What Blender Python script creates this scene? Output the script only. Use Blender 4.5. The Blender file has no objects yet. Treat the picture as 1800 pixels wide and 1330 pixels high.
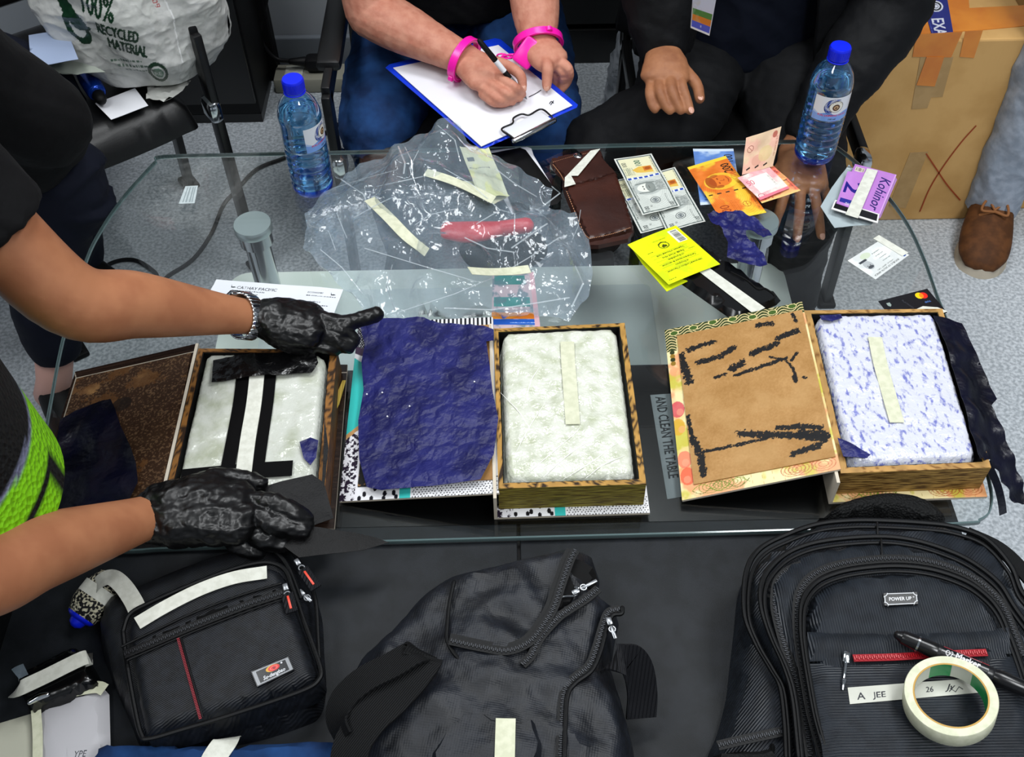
import bpy, bmesh, math, random
import numpy as np
from mathutils import Vector, Matrix, geometry
random.seed(7); rng = np.random.default_rng(7)
SC = bpy.context.scene
COL = SC.collection

# ------------------------------------------------------------------ camera, world, lights, exposure
F_PX, CAM_Z = 1880.0, 1.585
_n = np.array([30/F_PX, (665-2250)/F_PX, -1.0]); _n /= np.linalg.norm(_n)
_Z = -_n
_Y = np.array([0, 0, -1.0]) - _Z*(-_Z[2]); _Y /= np.linalg.norm(_Y)
_X = np.cross(_Y, _Z)
ROT = np.array([_X, _Y, _Z])            # camera axes -> world
EYE = np.array([0, 0, CAM_Z])
cam_data = bpy.data.cameras.new('camera'); cam = bpy.data.objects.new('camera', cam_data)
COL.objects.link(cam)
cam_data.sensor_width = 36.0; cam_data.lens = 36.0*F_PX/1800.0
cam_data.clip_start = 0.02
M = Matrix([list(ROT[i]) + [EYE[i]] for i in range(3)] + [[0, 0, 0, 1]])
cam.matrix_world = M
SC.camera = cam

SC.view_settings.view_transform = 'Standard'; SC.view_settings.look = 'None'
SC.view_settings.gamma = 1.0; SC.view_settings.use_curve_mapping = False
SC.view_settings.exposure = 0.32
SC.cycles.transparent_max_bounces = 32
SC.cycles.max_bounces = 10
SC.cycles.caustics_reflective = False; SC.cycles.caustics_refractive = False

world = bpy.data.worlds.new('world'); SC.world = world
world.use_nodes = True
world.node_tree.nodes['Background'].inputs[0].default_value = (0.80, 0.90, 1.0, 1)
world.node_tree.nodes['Background'].inputs[1].default_value = 0.06

def area_light(name, loc, sx, sy, power, color=(0.96, 0.985, 1.0), target=None):
    d = bpy.data.lights.new(name, 'AREA'); d.shape = 'RECTANGLE'; d.size = sx; d.size_y = sy
    d.energy = power; d.color = color
    o = bpy.data.objects.new(name, d); COL.objects.link(o); o.location = loc
    if target is not None:
        o.rotation_euler = (Vector(target)-Vector(loc)).to_track_quat('-Z', 'Y').to_euler()
    return o
for nm, x, y, p in (('ceiling_or_fill_panel', -1.15, 1.05, 22), ('ceiling_or_fill_panel', 1.15, 1.05, 24), ('ceiling_or_fill_panel', 0.1, 1.75, 15),
                    ('ceiling_or_fill_panel', 1.0, -0.6, 30), ('ceiling_or_fill_panel', -1.0, -0.6, 14)):  # the two panels behind the camera are added fill for upright faces
    area_light(nm, (x, y, 2.68), 0.6, 0.6 if y > 1.5 else 1.0, p)

def P(px, py, z):
    d = ROT @ np.array([(px-900)/F_PX, (665-py)/F_PX, -1.0])
    return EYE + d*((z-CAM_Z)/d[2])
def PL(pts, z):
    return np.array([P(a, b, z) if np.isscalar(z) else P(a, b, z[i]) for i, (a, b) in enumerate(pts)])
def onplane(px, py, p0, n):
    d = ROT @ np.array([(px-900)/F_PX, (665-py)/F_PX, -1.0])
    p0 = np.asarray(p0, float); n = np.asarray(n, float)
    return EYE + d*(((p0-EYE) @ n)/(d @ n))

# ------------------------------------------------------------------ noise
def _hash(ix, iy, s):
    h = (ix.astype(np.int64)*374761393 + iy.astype(np.int64)*668265263 + s*2147483647) & 0xffffffff
    h = ((h ^ (h >> 13))*1274126177) & 0xffffffff
    return ((h ^ (h >> 16)) & 0xffff)/65535.0
def vnoise(x, y, s=0):
    x = np.asarray(x, float); y = np.asarray(y, float)
    ix = np.floor(x); iy = np.floor(y); fx = x-ix; fy = y-iy
    fx = fx*fx*(3-2*fx); fy = fy*fy*(3-2*fy)
    a = _hash(ix, iy, s); b = _hash(ix+1, iy, s); c = _hash(ix, iy+1, s); d = _hash(ix+1, iy+1, s)
    return (a*(1-fx)+b*fx)*(1-fy) + (c*(1-fx)+d*fx)*fy
def fbm(x, y, o=4, s=0):
    t = 0; a = 0.5
    for k in range(o):
        t = t + a*vnoise(x, y, s+k*17); x = x*2.03+11.3; y = y*2.03-7.7; a *= 0.5
    return t/(1-0.5**o)
def ridge(x, y, o=3, s=0):
    t = 0; a = 0.5
    for k in range(o):
        t = t + a*(1-np.abs(2*vnoise(x, y, s+k*31)-1)); c, q = 0.8, 0.6
        x, y = (x*c-y*q)*2.1+3.1, (x*q+y*c)*2.1-1.7; a *= 0.5
    return t/(1-0.5**o)

# ------------------------------------------------------------------ colours, materials
def lin(c):
    if isinstance(c, str):
        c = [int(c[i:i+2], 16)/255 for i in (1, 3, 5)]
    return tuple((v/12.92 if v <= 0.04045 else ((v+0.055)/1.055)**2.4) for v in c[:3])
def linA(a):
    a = np.asarray(a, float)
    return np.where(a <= 0.04045, a/12.92, ((a+0.055)/1.055)**2.4)

def mat(name, col, rough=0.5, metal=0.0, spec=0.5, col2=None, nscale=30, lo=0.4, hi=0.6, ndetail=4, stretch=(1, 1, 1), bumps=(),
        attr=False, sheen=0.0, coat=0.0, rot=(0, 0, 0)):
    m = bpy.data.materials.new(name); m.use_nodes = True
    if spec == 0.5 and rough >= 0.5: spec = 0.22
    nt = m.node_tree; N = nt.nodes; L = nt.links
    b = N['Principled BSDF']
    b.inputs['Base Color'].default_value = (*lin(col), 1)
    b.inputs['Roughness'].default_value = rough; b.inputs['Metallic'].default_value = metal
    b.inputs['Specular IOR Level'].default_value = spec
    b.inputs['Sheen Weight'].default_value = sheen; b.inputs['Coat Weight'].default_value = coat
    b.inputs['Coat Roughness'].default_value = 0.12
    tc = N.new('ShaderNodeTexCoord')
    def mapped(st, rt=(0, 0, 0)):
        mp = N.new('ShaderNodeMapping'); mp.inputs['Scale'].default_value = st; mp.inputs['Rotation'].default_value = rt
        L.new(tc.outputs['Object'], mp.inputs['Vector']); return mp.outputs['Vector']
    if attr:
        at = N.new('ShaderNodeAttribute'); at.attribute_name = 'Col'
        L.new(at.outputs['Color'], b.inputs['Base Color'])
    elif col2 is not None:
        nz = N.new('ShaderNodeTexNoise'); nz.inputs['Scale'].default_value = nscale; nz.inputs['Detail'].default_value = ndetail
        L.new(mapped(stretch, rot), nz.inputs['Vector'])
        rp = N.new('ShaderNodeValToRGB')
        rp.color_ramp.elements[0].position = lo; rp.color_ramp.elements[1].position = hi
        rp.color_ramp.elements[0].color = (*lin(col), 1); rp.color_ramp.elements[1].color = (*lin(col2), 1)
        L.new(nz.outputs['Fac'], rp.inputs['Fac']); L.new(rp.outputs['Color'], b.inputs['Base Color'])
    prev = None
    for bp in bumps:                       # (kind, scale, strength, distance_m, stretch, rot)
        kind, sc, st, di = bp[:4]
        stv = bp[4] if len(bp) > 4 else (1, 1, 1); rtv = bp[5] if len(bp) > 5 else (0, 0, 0)
        if kind == 'noise':
            t = N.new('ShaderNodeTexNoise'); t.inputs['Scale'].default_value = sc; t.inputs['Detail'].default_value = 3; out = t.outputs['Fac']
        elif kind == 'wave':
            t = N.new('ShaderNodeTexWave'); t.inputs['Scale'].default_value = sc; out = t.outputs['Fac']
        else:
            t = N.new('ShaderNodeTexVoronoi'); t.inputs['Scale'].default_value = sc; out = t.outputs['Distance']
            if kind == 'cells': t.feature = 'DISTANCE_TO_EDGE'
        L.new(mapped(stv, rtv), t.inputs['Vector'])
        bn = N.new('ShaderNodeBump'); bn.inputs['Strength'].default_value = st; bn.inputs['Distance'].default_value = di
        L.new(out, bn.inputs['Height'])
        if prev is not None: L.new(prev, bn.inputs['Normal'])
        prev = bn.outputs['Normal']
    if prev is not None: L.new(prev, b.inputs['Normal'])
    return m

def thin_clear(name, tint, ior=1.5, rough=0.02, haze=0.0, haze_col='#ffffff', bumps=(), boost=1.0):
    """thin transparent film / pane: straight-through light plus a Fresnel mirror and a little milkiness"""
    m = bpy.data.materials.new(name); m.use_nodes = True
    nt = m.node_tree; N = nt.nodes; L = nt.links
    N.remove(N['Principled BSDF'])
    tr = N.new('ShaderNodeBsdfTransparent'); tr.inputs[0].default_value = (*tint, 1)
    gl = N.new('ShaderNodeBsdfGlossy'); gl.inputs['Roughness'].default_value = rough; gl.inputs[0].default_value = (1, 1, 1, 1)
    fr = N.new('ShaderNodeFresnel'); geo = N.new('ShaderNodeNewGeometry')
    pw = N.new('ShaderNodeMapRange'); pw.inputs['To Min'].default_value = ior; pw.inputs['To Max'].default_value = 1/ior   # the same mirror from both sides of the film
    L.new(geo.outputs['Backfacing'], pw.inputs['Value']); L.new(pw.outputs['Result'], fr.inputs['IOR'])
    prev = None
    tc = N.new('ShaderNodeTexCoord')
    for kind, sc, st, di in bumps:
        t = N.new('ShaderNodeTexNoise' if kind == 'noise' else 'ShaderNodeTexVoronoi'); t.inputs['Scale'].default_value = sc
        L.new(tc.outputs['Object'], t.inputs['Vector'])
        bn = N.new('ShaderNodeBump'); bn.inputs['Strength'].default_value = st; bn.inputs['Distance'].default_value = di
        L.new(t.outputs[0], bn.inputs['Height'])
        if prev is not None: L.new(prev, bn.inputs['Normal'])
        prev = bn.outputs['Normal']
    if prev is not None:
        L.new(prev, gl.inputs['Normal']); L.new(prev, fr.inputs['Normal'])
    mm = N.new('ShaderNodeMath'); mm.operation = 'MULTIPLY'; mm.inputs[1].default_value = boost; mm.use_clamp = True
    L.new(fr.outputs[0], mm.inputs[0])
    mx = N.new('ShaderNodeMixShader'); L.new(mm.outputs[0], mx.inputs[0]); L.new(tr.outputs[0], mx.inputs[1]); L.new(gl.outputs[0], mx.inputs[2])
    out = mx.outputs[0]
    if haze > 0:
        df = N.new('ShaderNodeBsdfDiffuse'); df.inputs[0].default_value = (*lin(haze_col), 1)
        m2 = N.new('ShaderNodeMixShader'); m2.inputs[0].default_value = haze
        L.new(out, m2.inputs[1]); L.new(df.outputs[0], m2.inputs[2]); out = m2.outputs[0]
    L.new(out, N['Material Output'].inputs['Surface'])
    return m

# ------------------------------------------------------------------ mesh pieces: (verts array, faces list)
def join(*ms):
    V, Fc, n = [], [], 0
    for v, f in ms:
        V.append(np.asarray(v, float)); Fc += [tuple(i+n for i in q) for q in f]; n += len(v)
    return np.vstack(V), Fc
def frame(x, z=None):
    """3x3 with columns x, y, z: x along the first vector, z as near the second as possible"""
    x = np.asarray(x, float); x = x/np.linalg.norm(x)
    z = np.array([0, 0, 1.0]) if z is None else np.asarray(z, float)
    z = z - x*(x @ z); z /= np.linalg.norm(z)
    return np.stack([x, np.cross(z, x), z], 1)
def xf(m, R=None, t=(0, 0, 0), s=1.0):
    v = np.asarray(m[0], float)*s
    if R is not None: v = v @ np.asarray(R).T
    return v + np.asarray(t, float), m[1]
def bm_out(bm):
    bm.verts.ensure_lookup_table()
    v = np.array([x.co[:] for x in bm.verts]); f = [tuple(q.index for q in p.verts) for p in bm.faces]
    bm.free(); return v, f
def box(c, size, R=None, bevel=0.0, seg=2):
    bm = bmesh.new(); bmesh.ops.create_cube(bm, size=1.0)
    for v in bm.verts: v.co = Vector((v.co.x*size[0], v.co.y*size[1], v.co.z*size[2]))
    if bevel > 0:
        bmesh.ops.bevel(bm, geom=bm.edges[:]+bm.verts[:], offset=bevel, segments=seg, profile=0.5, affect='EDGES')
    bm.verts.index_update()
    return xf(bm_out(bm), R, c)
def catmull(pts, n):
    pts = np.asarray(pts, float); k = len(pts)
    if k < 3 or n <= k: 
        t = np.linspace(0, k-1, max(n, 2)); i = np.minimum(t.astype(int), k-2); f = (t-i)[:, None]
        return pts[i]*(1-f)+pts[i+1]*f
    e = np.vstack([2*pts[0]-pts[1], pts, 2*pts[-1]-pts[-2]])
    t = np.linspace(0, k-1, n); i = np.minimum(t.astype(int), k-2); f = (t-i)[:, None]
    a, b, c, d = e[i], e[i+1], e[i+2], e[i+3]
    return 0.5*((2*b)+(c-a)*f+(2*a-5*b+4*c-d)*f**2+(-a+3*b-3*c+d)*f**3)
def loft(pts, rad, n=14, seg=None, up=(0, 0, 1), round_cap=True, closed=False, flat=None):
    """tube through pts. rad: one number, a list of numbers or a list of (side, up) half-widths"""
    pts = np.asarray(pts, float); k = len(pts)
    if np.isscalar(rad): rad = [rad]*k
    R = np.array([(r, r) if np.isscalar(r) else r for r in rad], float)
    if seg and not closed: 
        A = catmull(np.hstack([pts, R]), seg); pts, R = A[:, :3], np.maximum(A[:, 3:], 1e-5)
    elif seg and closed:
        A = np.hstack([pts, R]); A = np.vstack([A[-2:], A, A[:3]]); B = catmull(A, (len(A)-1)*max(1, seg//k)+1)
        m0 = 2*max(1, seg//k); B = B[m0:m0+k*max(1, seg//k)]; pts, R = B[:, :3], B[:, 3:]
    k = len(pts); up = np.asarray(up, float)
    V = []; ang = np.linspace(0, 2*math.pi, n, endpoint=False)
    rings = []
    for i in range(k):
        if closed: t = pts[(i+1) % k]-pts[i-1]
        else: t = pts[min(i+1, k-1)]-pts[max(i-1, 0)]
        t = t/(np.linalg.norm(t)+1e-12)
        u = up - t*(up @ t)
        if np.linalg.norm(u) < 1e-3: u = np.array([1, 0, 0.]) - t*t[0]
        u /= np.linalg.norm(u); s = np.cross(t, u)
        rings.append((pts[i], s, u, t, R[i]))
    def ring(c, s, u, r): return [c + s*r[0]*math.cos(a) + u*r[1]*math.sin(a) for a in ang]
    cnt = 0; nr = 0
    if round_cap and not closed:
        c, s, u, t, r = rings[0]; m = min(r)
        for q in (0.2, 0.6): V += ring(c - t*m*math.cos(q*math.pi/2)*0.9, s, u, r*math.sin(q*math.pi/2)); nr += 1
    for c, s, u, t, r in rings: V += ring(c, s, u, r); nr += 1
    if round_cap and not closed:
        c, s, u, t, r = rings[-1]; m = min(r)
        for q in (0.6, 0.2): V += ring(c + t*m*math.cos(q*math.pi/2)*0.9, s, u, r*math.sin(q*math.pi/2)); nr += 1
    Fc = []
    for i in range(nr if closed else nr-1):
        j = (i+1) % nr
        for a in range(n):
            b = (a+1) % n; Fc.append((i*n+a, i*n+b, j*n+b, j*n+a))
    if not closed:
        Fc.append(tuple(range(n-1, -1, -1))); Fc.append(tuple((nr-1)*n+a for a in range(n)))
    return np.array(V), Fc
def lathe(prof, n=32, R=None, t=(0, 0, 0), cap=(True, True)):
    prof = np.asarray(prof, float); k = len(prof); V = []; Fc = []
    for r, z in prof:
        for a in range(n):
            q = 2*math.pi*a/n; V.append((r*math.cos(q), r*math.sin(q), z))
    for i in range(k-1):
        for a in range(n):
            b = (a+1) % n; Fc.append((i*n+a, i*n+b, (i+1)*n+b, (i+1)*n+a))
    if cap[0]: Fc.append(tuple(range(n-1, -1, -1)))
    if cap[1]: Fc.append(tuple((k-1)*n+a for a in range(n)))
    return xf((np.array(V), Fc), R, t)
def torus(c, R0, r0, Rm=None, n=28, m=8, sx=1.0, sy=1.0):
    a = np.linspace(0, 2*math.pi, n, endpoint=False)
    p = np.stack([R0*sx*np.cos(a), R0*sy*np.sin(a), 0*a], 1)
    v, f = loft(p, r0, n=m, closed=True)
    return xf((v, f), Rm, c)
def grid(nx, ny, flip=False):
    Fc = []
    for j in range(ny-1):
        for i in range(nx-1):
            a = j*nx+i; q = (a, a+1, a+nx+1, a+nx); Fc.append(q if not flip else q[::-1])
    return Fc
def inside(px, py, poly):
    poly = np.asarray(poly, float); x = np.asarray(px, float); y = np.asarray(py, float)
    r = np.zeros(x.shape, bool); j = len(poly)-1
    for i in range(len(poly)):
        xi, yi = poly[i][:2]; xj, yj = poly[j][:2]
        c = ((yi > y) != (yj > y)) & (x < (xj-xi)*(y-yi)/((yj-yi) if yj != yi else 1e-12)+xi)
        r ^= c; j = i
    return r
def edge_dist(pts, poly):
    d = np.full(len(pts), 1e9); poly = np.asarray(poly, float)[:, :2]
    for i in range(len(poly)):
        a, b = poly[i], poly[(i+1) % len(poly)]; ab = b-a; L2 = ab @ ab + 1e-18
        t = np.clip(((pts-a) @ ab)/L2, 0, 1); d = np.minimum(d, np.linalg.norm(pts-(a+t[:, None]*ab), axis=1))
    return d
def resample(poly, step, smooth=False):
    poly = np.asarray(poly, float)
    if smooth:
        k = len(poly); e = np.vstack([poly[-2:], poly, poly[:3]]); m = 8
        B = catmull(e, (len(e)-1)*m+1); poly = B[2*m:2*m+k*m]
    out = []
    for i in range(len(poly)):
        a, b = poly[i], poly[(i+1) % len(poly)]; n = max(1, int(round(np.linalg.norm(b-a)/step)))
        for j in range(n): out.append(a+(b-a)*j/n)
    return np.array(out)
def fill(poly, step, smooth=False, rnd=0.25):
    """triangulate a flat outline with inner points; returns xy points, triangles, number of border points"""
    b = resample(np.asarray(poly)[:, :2], step, smooth)
    lo, hi = b.min(0), b.max(0)
    gx, gy = np.meshgrid(np.arange(lo[0], hi[0], step), np.arange(lo[1], hi[1], step))
    gx = gx + (np.arange(gx.shape[0]) % 2)[:, None]*step*0.5
    g = np.stack([gx.ravel(), gy.ravel()], 1) + rng.uniform(-rnd, rnd, (gx.size, 2))*step
    g = g[inside(g[:, 0], g[:, 1], b)]
    if len(g): g = g[edge_dist(g, b) > step*0.55]
    pts = np.vstack([b, g]); nb = len(b)
    r = geometry.delaunay_2d_cdt([Vector(p) for p in pts], [], [list(range(nb))], 1, 1e-7)
    v = np.array([p[:] for p in r[0]]); f = []
    for q in r[2]:
        q = tuple(q); a = v[list(q)]
        ar = np.sum(a[:, 0]*np.roll(a[:, 1], -1)-np.roll(a[:, 0], -1)*a[:, 1])
        f.append(q if ar > 0 else q[::-1])
    return v, f, b
def border_loop(v, b):
    """indices of v that sit on border points b, in order"""
    d = {}
    for i, p in enumerate(v): d.setdefault((round(p[0], 6), round(p[1], 6)), i)
    return [d[(round(p[0], 6), round(p[1], 6))] for p in b if (round(p[0], 6), round(p[1], 6)) in d]
def pillow(poly, z0, z1, r, step=0.008, smooth=True, fn=None, belly=0.0, rim=0.0):
    """solid with the given outline: flat bottom at z0, top rising to z1 over an edge of radius r. fn(x, y, d) adds to the top"""
    v, f, b = fill(poly, step, smooth)
    d = edge_dist(v, b); t = np.clip(d/max(r, 1e-6), 0, 1)
    z = z0 + rim + (z1-z0-rim)*np.sqrt(np.clip(1-(1-t)**2, 0, 1))
    if belly: z = z + belly*np.clip(d/(d.max()+1e-9), 0, 1)
    if fn is not None: z = z + fn(v[:, 0], v[:, 1], d)*np.clip(t*1.2, 0, 1)
    top = np.column_stack([v, z]); k = border_loop(v, b); n = len(v)
    low = np.column_stack([v[k], np.full(len(k), z0)])
    ff = list(f); m = len(k)
    for i in range(m):
        j = (i+1) % m; ff.append((k[i], n+i, n+j, k[j]))
    ff.append(tuple(n+i for i in range(m-1, -1, -1)))
    return np.vstack([top, low]), ff
def sheet(poly, zf, step=0.006, thick=0.0004, smooth=False):
    """thin sheet with an outline; zf(x, y) gives its height; has two faces and an edge"""
    v, f, b = fill(poly, step, smooth)
    z = (zf(v[:, 0], v[:, 1]) if callable(zf) else float(zf))+np.zeros(len(v))
    k = border_loop(v, b); n = len(v)
    top = np.column_stack([v, z]); bot = top - np.array([0, 0, thick])
    ff = list(f) + [tuple(i+n for i in q[::-1]) for q in f]
    for i in range(len(k)):
        j = (i+1) % len(k); ff.append((k[i], k[i]+n, k[j]+n, k[j]))
    return np.vstack([top, bot]), ff
def strip(pts, width, thick=0.0006, seg=None, side=None, up=(0, 0, 1)):
    """flat ribbon along pts (webbing, tape)"""
    pts = np.asarray(pts, float)
    if seg: pts = catmull(pts, seg)
    V = []; n = len(pts)
    for i in range(n):
        t = pts[min(i+1, n-1)]-pts[max(i-1, 0)]; t /= np.linalg.norm(t)+1e-12
        s = np.cross(t, np.asarray(up, float)) if side is None else np.asarray(side, float) - t*(np.asarray(side, float) @ t)
        s /= np.linalg.norm(s)+1e-12; u = np.cross(s, t)
        for a, bq in ((-.5, 0), (.5, 0), (.5, -1), (-.5, -1)): V.append(pts[i]+s*width*a+u*thick*bq)
    Fc = []
    for i in range(n-1):
        for a in range(4):
            b2 = (a+1) % 4; Fc.append((i*4+a, i*4+b2, i*4+4+b2, i*4+4+a))
    Fc.append((0, 1, 2, 3)); Fc.append((n*4-1, n*4-2, n*4-3, n*4-4))
    return np.array(V), Fc
def voxelize(m, size, smooth=6):
    """fuse overlapping shells into one continuous skin"""
    me = bpy.data.meshes.new('tmp'); me.from_pydata([tuple(p) for p in m[0]], [], m[1]); me.update()
    o = bpy.data.objects.new('tmp', me); COL.objects.link(o)
    r = o.modifiers.new('r', 'REMESH'); r.mode = 'VOXEL'; r.voxel_size = size
    if smooth:
        s = o.modifiers.new('s', 'SMOOTH'); s.factor = 0.5; s.iterations = smooth
    dg = bpy.context.evaluated_depsgraph_get(); ev = o.evaluated_get(dg); q = ev.to_mesh()
    v = np.empty(len(q.vertices)*3); q.vertices.foreach_get('co', v)
    f = [tuple(p.vertices) for p in q.polygons]; ev.to_mesh_clear()
    bpy.data.objects.remove(o); bpy.data.meshes.remove(me)
    return v.reshape(-1, 3), f

# ------------------------------------------------------------------ objects
def thing(name, label, cat, loc, group=None):
    o = bpy.data.objects.new(name, None); COL.objects.link(o); o.location = tuple(float(q) for q in loc)
    o['label'] = label; o['category'] = cat
    if group: o['group'] = group
    o.empty_display_size = 0.02
    return o
def origin(o):
    p = np.zeros(3)
    while o is not None: p = p + np.array(o.location); o = o.parent
    return p
def obj(name, m, material, parent=None, smooth=True, colors=None, label=None, cat=None, group=None, kind=None, auto=40):
    v = np.asarray(m[0], float)
    loc = np.zeros(3)
    if parent is not None: v = v - origin(parent)
    else:
        loc = np.array([(v[:, 0].min()+v[:, 0].max())/2, (v[:, 1].min()+v[:, 1].max())/2, v[:, 2].min()]); v = v - loc
    me = bpy.data.meshes.new(name); me.from_pydata([tuple(p) for p in v], [], m[1]); me.update()
    if smooth:
        me.polygons.foreach_set('use_smooth', [True]*len(me.polygons))
        if auto and auto < 180:
            try: me.set_sharp_from_angle(angle=math.radians(auto))
            except Exception: pass
    if colors is not None:
        c = np.ones((len(v), 4)); c[:, :3] = linA(np.clip(np.asarray(colors, float), 0, 1))
        ca = me.color_attributes.new('Col', 'FLOAT_COLOR', 'POINT'); ca.data.foreach_set('color', c.ravel())
    me.materials.append(material)
    o = bpy.data.objects.new(name, me); COL.objects.link(o)
    if parent is not None: o.parent = parent
    else: o.location = tuple(loc)
    if label: o['label'] = label
    if cat: o['category'] = cat
    if group: o['group'] = group
    if kind: o['kind'] = kind
    return o
def struct(name, m, material, **k): return obj(name, m, material, kind='structure', smooth=False, **k)

# ------------------------------------------------------------------ printing: a raster painted in code, carried by a fine grid of vertices
_glyph = {}
def text_tris(s):
    if s in _glyph: return _glyph[s]
    cu = bpy.data.curves.new('t', 'FONT'); cu.body = s; cu.size = 1.0; cu.resolution_u = 2
    o = bpy.data.objects.new('t', cu); COL.objects.link(o)
    me = o.to_mesh(); me.calc_loop_triangles()
    v = np.array([p.co[:2] for p in me.vertices]) if len(me.vertices) else np.zeros((0, 2))
    t = np.array([q.vertices[:] for q in me.loop_triangles]) if len(me.loop_triangles) else np.zeros((0, 3), int)
    o.to_mesh_clear(); bpy.data.objects.remove(o); bpy.data.curves.remove(cu)
    _glyph[s] = (v, t); return v, t
class Canvas:
    def __init__(s, w, h, res, base):
        s.w, s.h = w, h; s.nx, s.ny = int(round(w/res))+1, int(round(h/res))+1
        s.X, s.Y = np.meshgrid(np.linspace(0, w, s.nx), np.linspace(0, h, s.ny))
        s.c = np.empty((s.ny, s.nx, 3)); s.c[:] = s.col(base)
    def col(s, c): return np.array([int(c[i:i+2], 16)/255 for i in (1, 3, 5)]) if isinstance(c, str) else np.asarray(c, float)
    def put(s, mask, c, a=1.0):
        s.c[mask] = s.c[mask]*(1-a)+s.col(c)*a
    def rect(s, x0, y0, x1, y1, c, a=1.0): s.put((s.X >= x0) & (s.X <= x1) & (s.Y >= y0) & (s.Y <= y1), c, a)
    def disc(s, x, y, rx, ry, c, a=1.0): s.put(((s.X-x)/rx)**2+((s.Y-y)/ry)**2 <= 1, c, a)
    def ring(s, x, y, rx, ry, wd, c, a=1.0):
        d = np.sqrt(((s.X-x)/rx)**2+((s.Y-y)/ry)**2); s.put(np.abs(d-1)*min(rx, ry) <= wd/2, c, a)
    def line(s, pts, wd, c, a=1.0):
        for (x0, y0), (x1, y1) in zip(pts[:-1], pts[1:]):
            dx, dy = x1-x0, y1-y0; L2 = dx*dx+dy*dy+1e-12
            t = np.clip(((s.X-x0)*dx+(s.Y-y0)*dy)/L2, 0, 1)
            s.put((s.X-x0-t*dx)**2+(s.Y-y0-t*dy)**2 <= (wd/2)**2, c, a)
    def poly(s, pts, c, a=1.0): s.put(inside(s.X, s.Y, pts), c, a)
    def noise(s, scale, amp, seed=0):
        s.c += (fbm(s.X*scale, s.Y*scale, 4, seed)-0.5)[..., None]*amp
    def blend(s, c, scale, lo, hi, seed=0, a=1.0):
        q = np.clip((fbm(s.X*scale, s.Y*scale, 4, seed)-lo)/(hi-lo), 0, 1)[..., None]*a
        s.c = s.c*(1-q)+s.col(c)*q
    def text(s, t, x, y, size, c, rot=0.0, sx=1.0, shear=0.0, bold=0.0, a=1.0, center=False):
        """baseline starts at x, y (y runs down); rot in degrees, clockwise in the sheet"""
        v, tr = text_tris(t)
        if len(tr) == 0: return
        q = v.copy()
        if center: q[:, 0] -= (q[:, 0].max()+q[:, 0].min())/2
        q = np.stack([(q[:, 0]+shear*q[:, 1])*sx*size, -q[:, 1]*size], 1)
        ca, sa = math.cos(math.radians(rot)), math.sin(math.radians(rot))
        q = np.stack([x+q[:, 0]*ca-q[:, 1]*sa, y+q[:, 0]*sa+q[:, 1]*ca], 1)
        dx = s.w/(s.nx-1); dy = s.h/(s.ny-1); col = s.col(c)
        offs = ((0, 0),) if not bold else ((0, 0), (bold, 0), (-bold, 0), (0, bold), (0, -bold))
        for ox, oy in offs:
            for tri in tr:
                p = q[tri]+np.array([ox, oy])
                i0, i1 = max(0, int(p[:, 0].min()/dx)), min(s.nx-1, int(p[:, 0].max()/dx)+1)
                j0, j1 = max(0, int(p[:, 1].min()/dy)), min(s.ny-1, int(p[:, 1].max()/dy)+1)
                if i1 < i0 or j1 < j0: continue
                X, Y = s.X[j0:j1+1, i0:i1+1], s.Y[j0:j1+1, i0:i1+1]
                def e(A, B): return (B[0]-A[0])*(Y-A[1])-(B[1]-A[1])*(X-A[0])
                e0, e1, e2 = e(p[0], p[1]), e(p[1], p[2]), e(p[2], p[0])
                k = ((e0 >= 0) & (e1 >= 0) & (e2 >= 0)) | ((e0 <= 0) & (e1 <= 0) & (e2 <= 0))
                w = s.c[j0:j1+1, i0:i1+1]; w[k] = w[k]*(1-a)+col*a
    def scribble(s, x, y, w, h, c='#333333', a=0.9, n=None, wd=None):
        """a line of print too small to read: a row of small marks"""
        xx = x
        while xx < x+w:
            g = random.uniform(0.5, 1.6)*h
            s.rect(xx, y-h*random.uniform(.6, 1), xx+g*0.7, y, c, a*random.uniform(.5, 1)); xx += g
def printed(name, cv, corners, material, parent=None, zf=None, fn=None, thick=0.0003, **k):
    """corners TL, TR, BR, BL in the world (sheet x runs TL->TR, y runs TL->BL); zf(u, v) lifts along the sheet normal"""
    tl, tr, br, bl = [np.asarray(q, float) for q in corners]
    u = (cv.X/cv.w).ravel()[:, None]; v = (cv.Y/cv.h).ravel()[:, None]
    p = (tl*(1-u)+tr*u)*(1-v)+(bl*(1-u)+br*u)*v
    nrm = np.cross(tr-tl, tl-bl); nrm /= np.linalg.norm(nrm)
    if zf is not None: p = p + nrm*zf(u, v)
    if fn is not None: p = fn(u, v)
    nx, ny = cv.nx, cv.ny; n = nx*ny
    f = grid(nx, ny, True); col = cv.c.reshape(-1, 3)
    ring = list(range(nx)) + [j*nx+nx-1 for j in range(1, ny)] + [(ny-1)*nx+i for i in range(nx-2, -1, -1)] + [j*nx for j in range(ny-2, 0, -1)]
    low = p[ring]-nrm*thick; m = len(ring)
    f = f + [(ring[i], ring[(i+1) % m], n+(i+1) % m, n+i) for i in range(m)]
    return obj(name, (np.vstack([p, low]), f), material, parent, colors=np.vstack([col, col[ring]]), **k)
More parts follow.
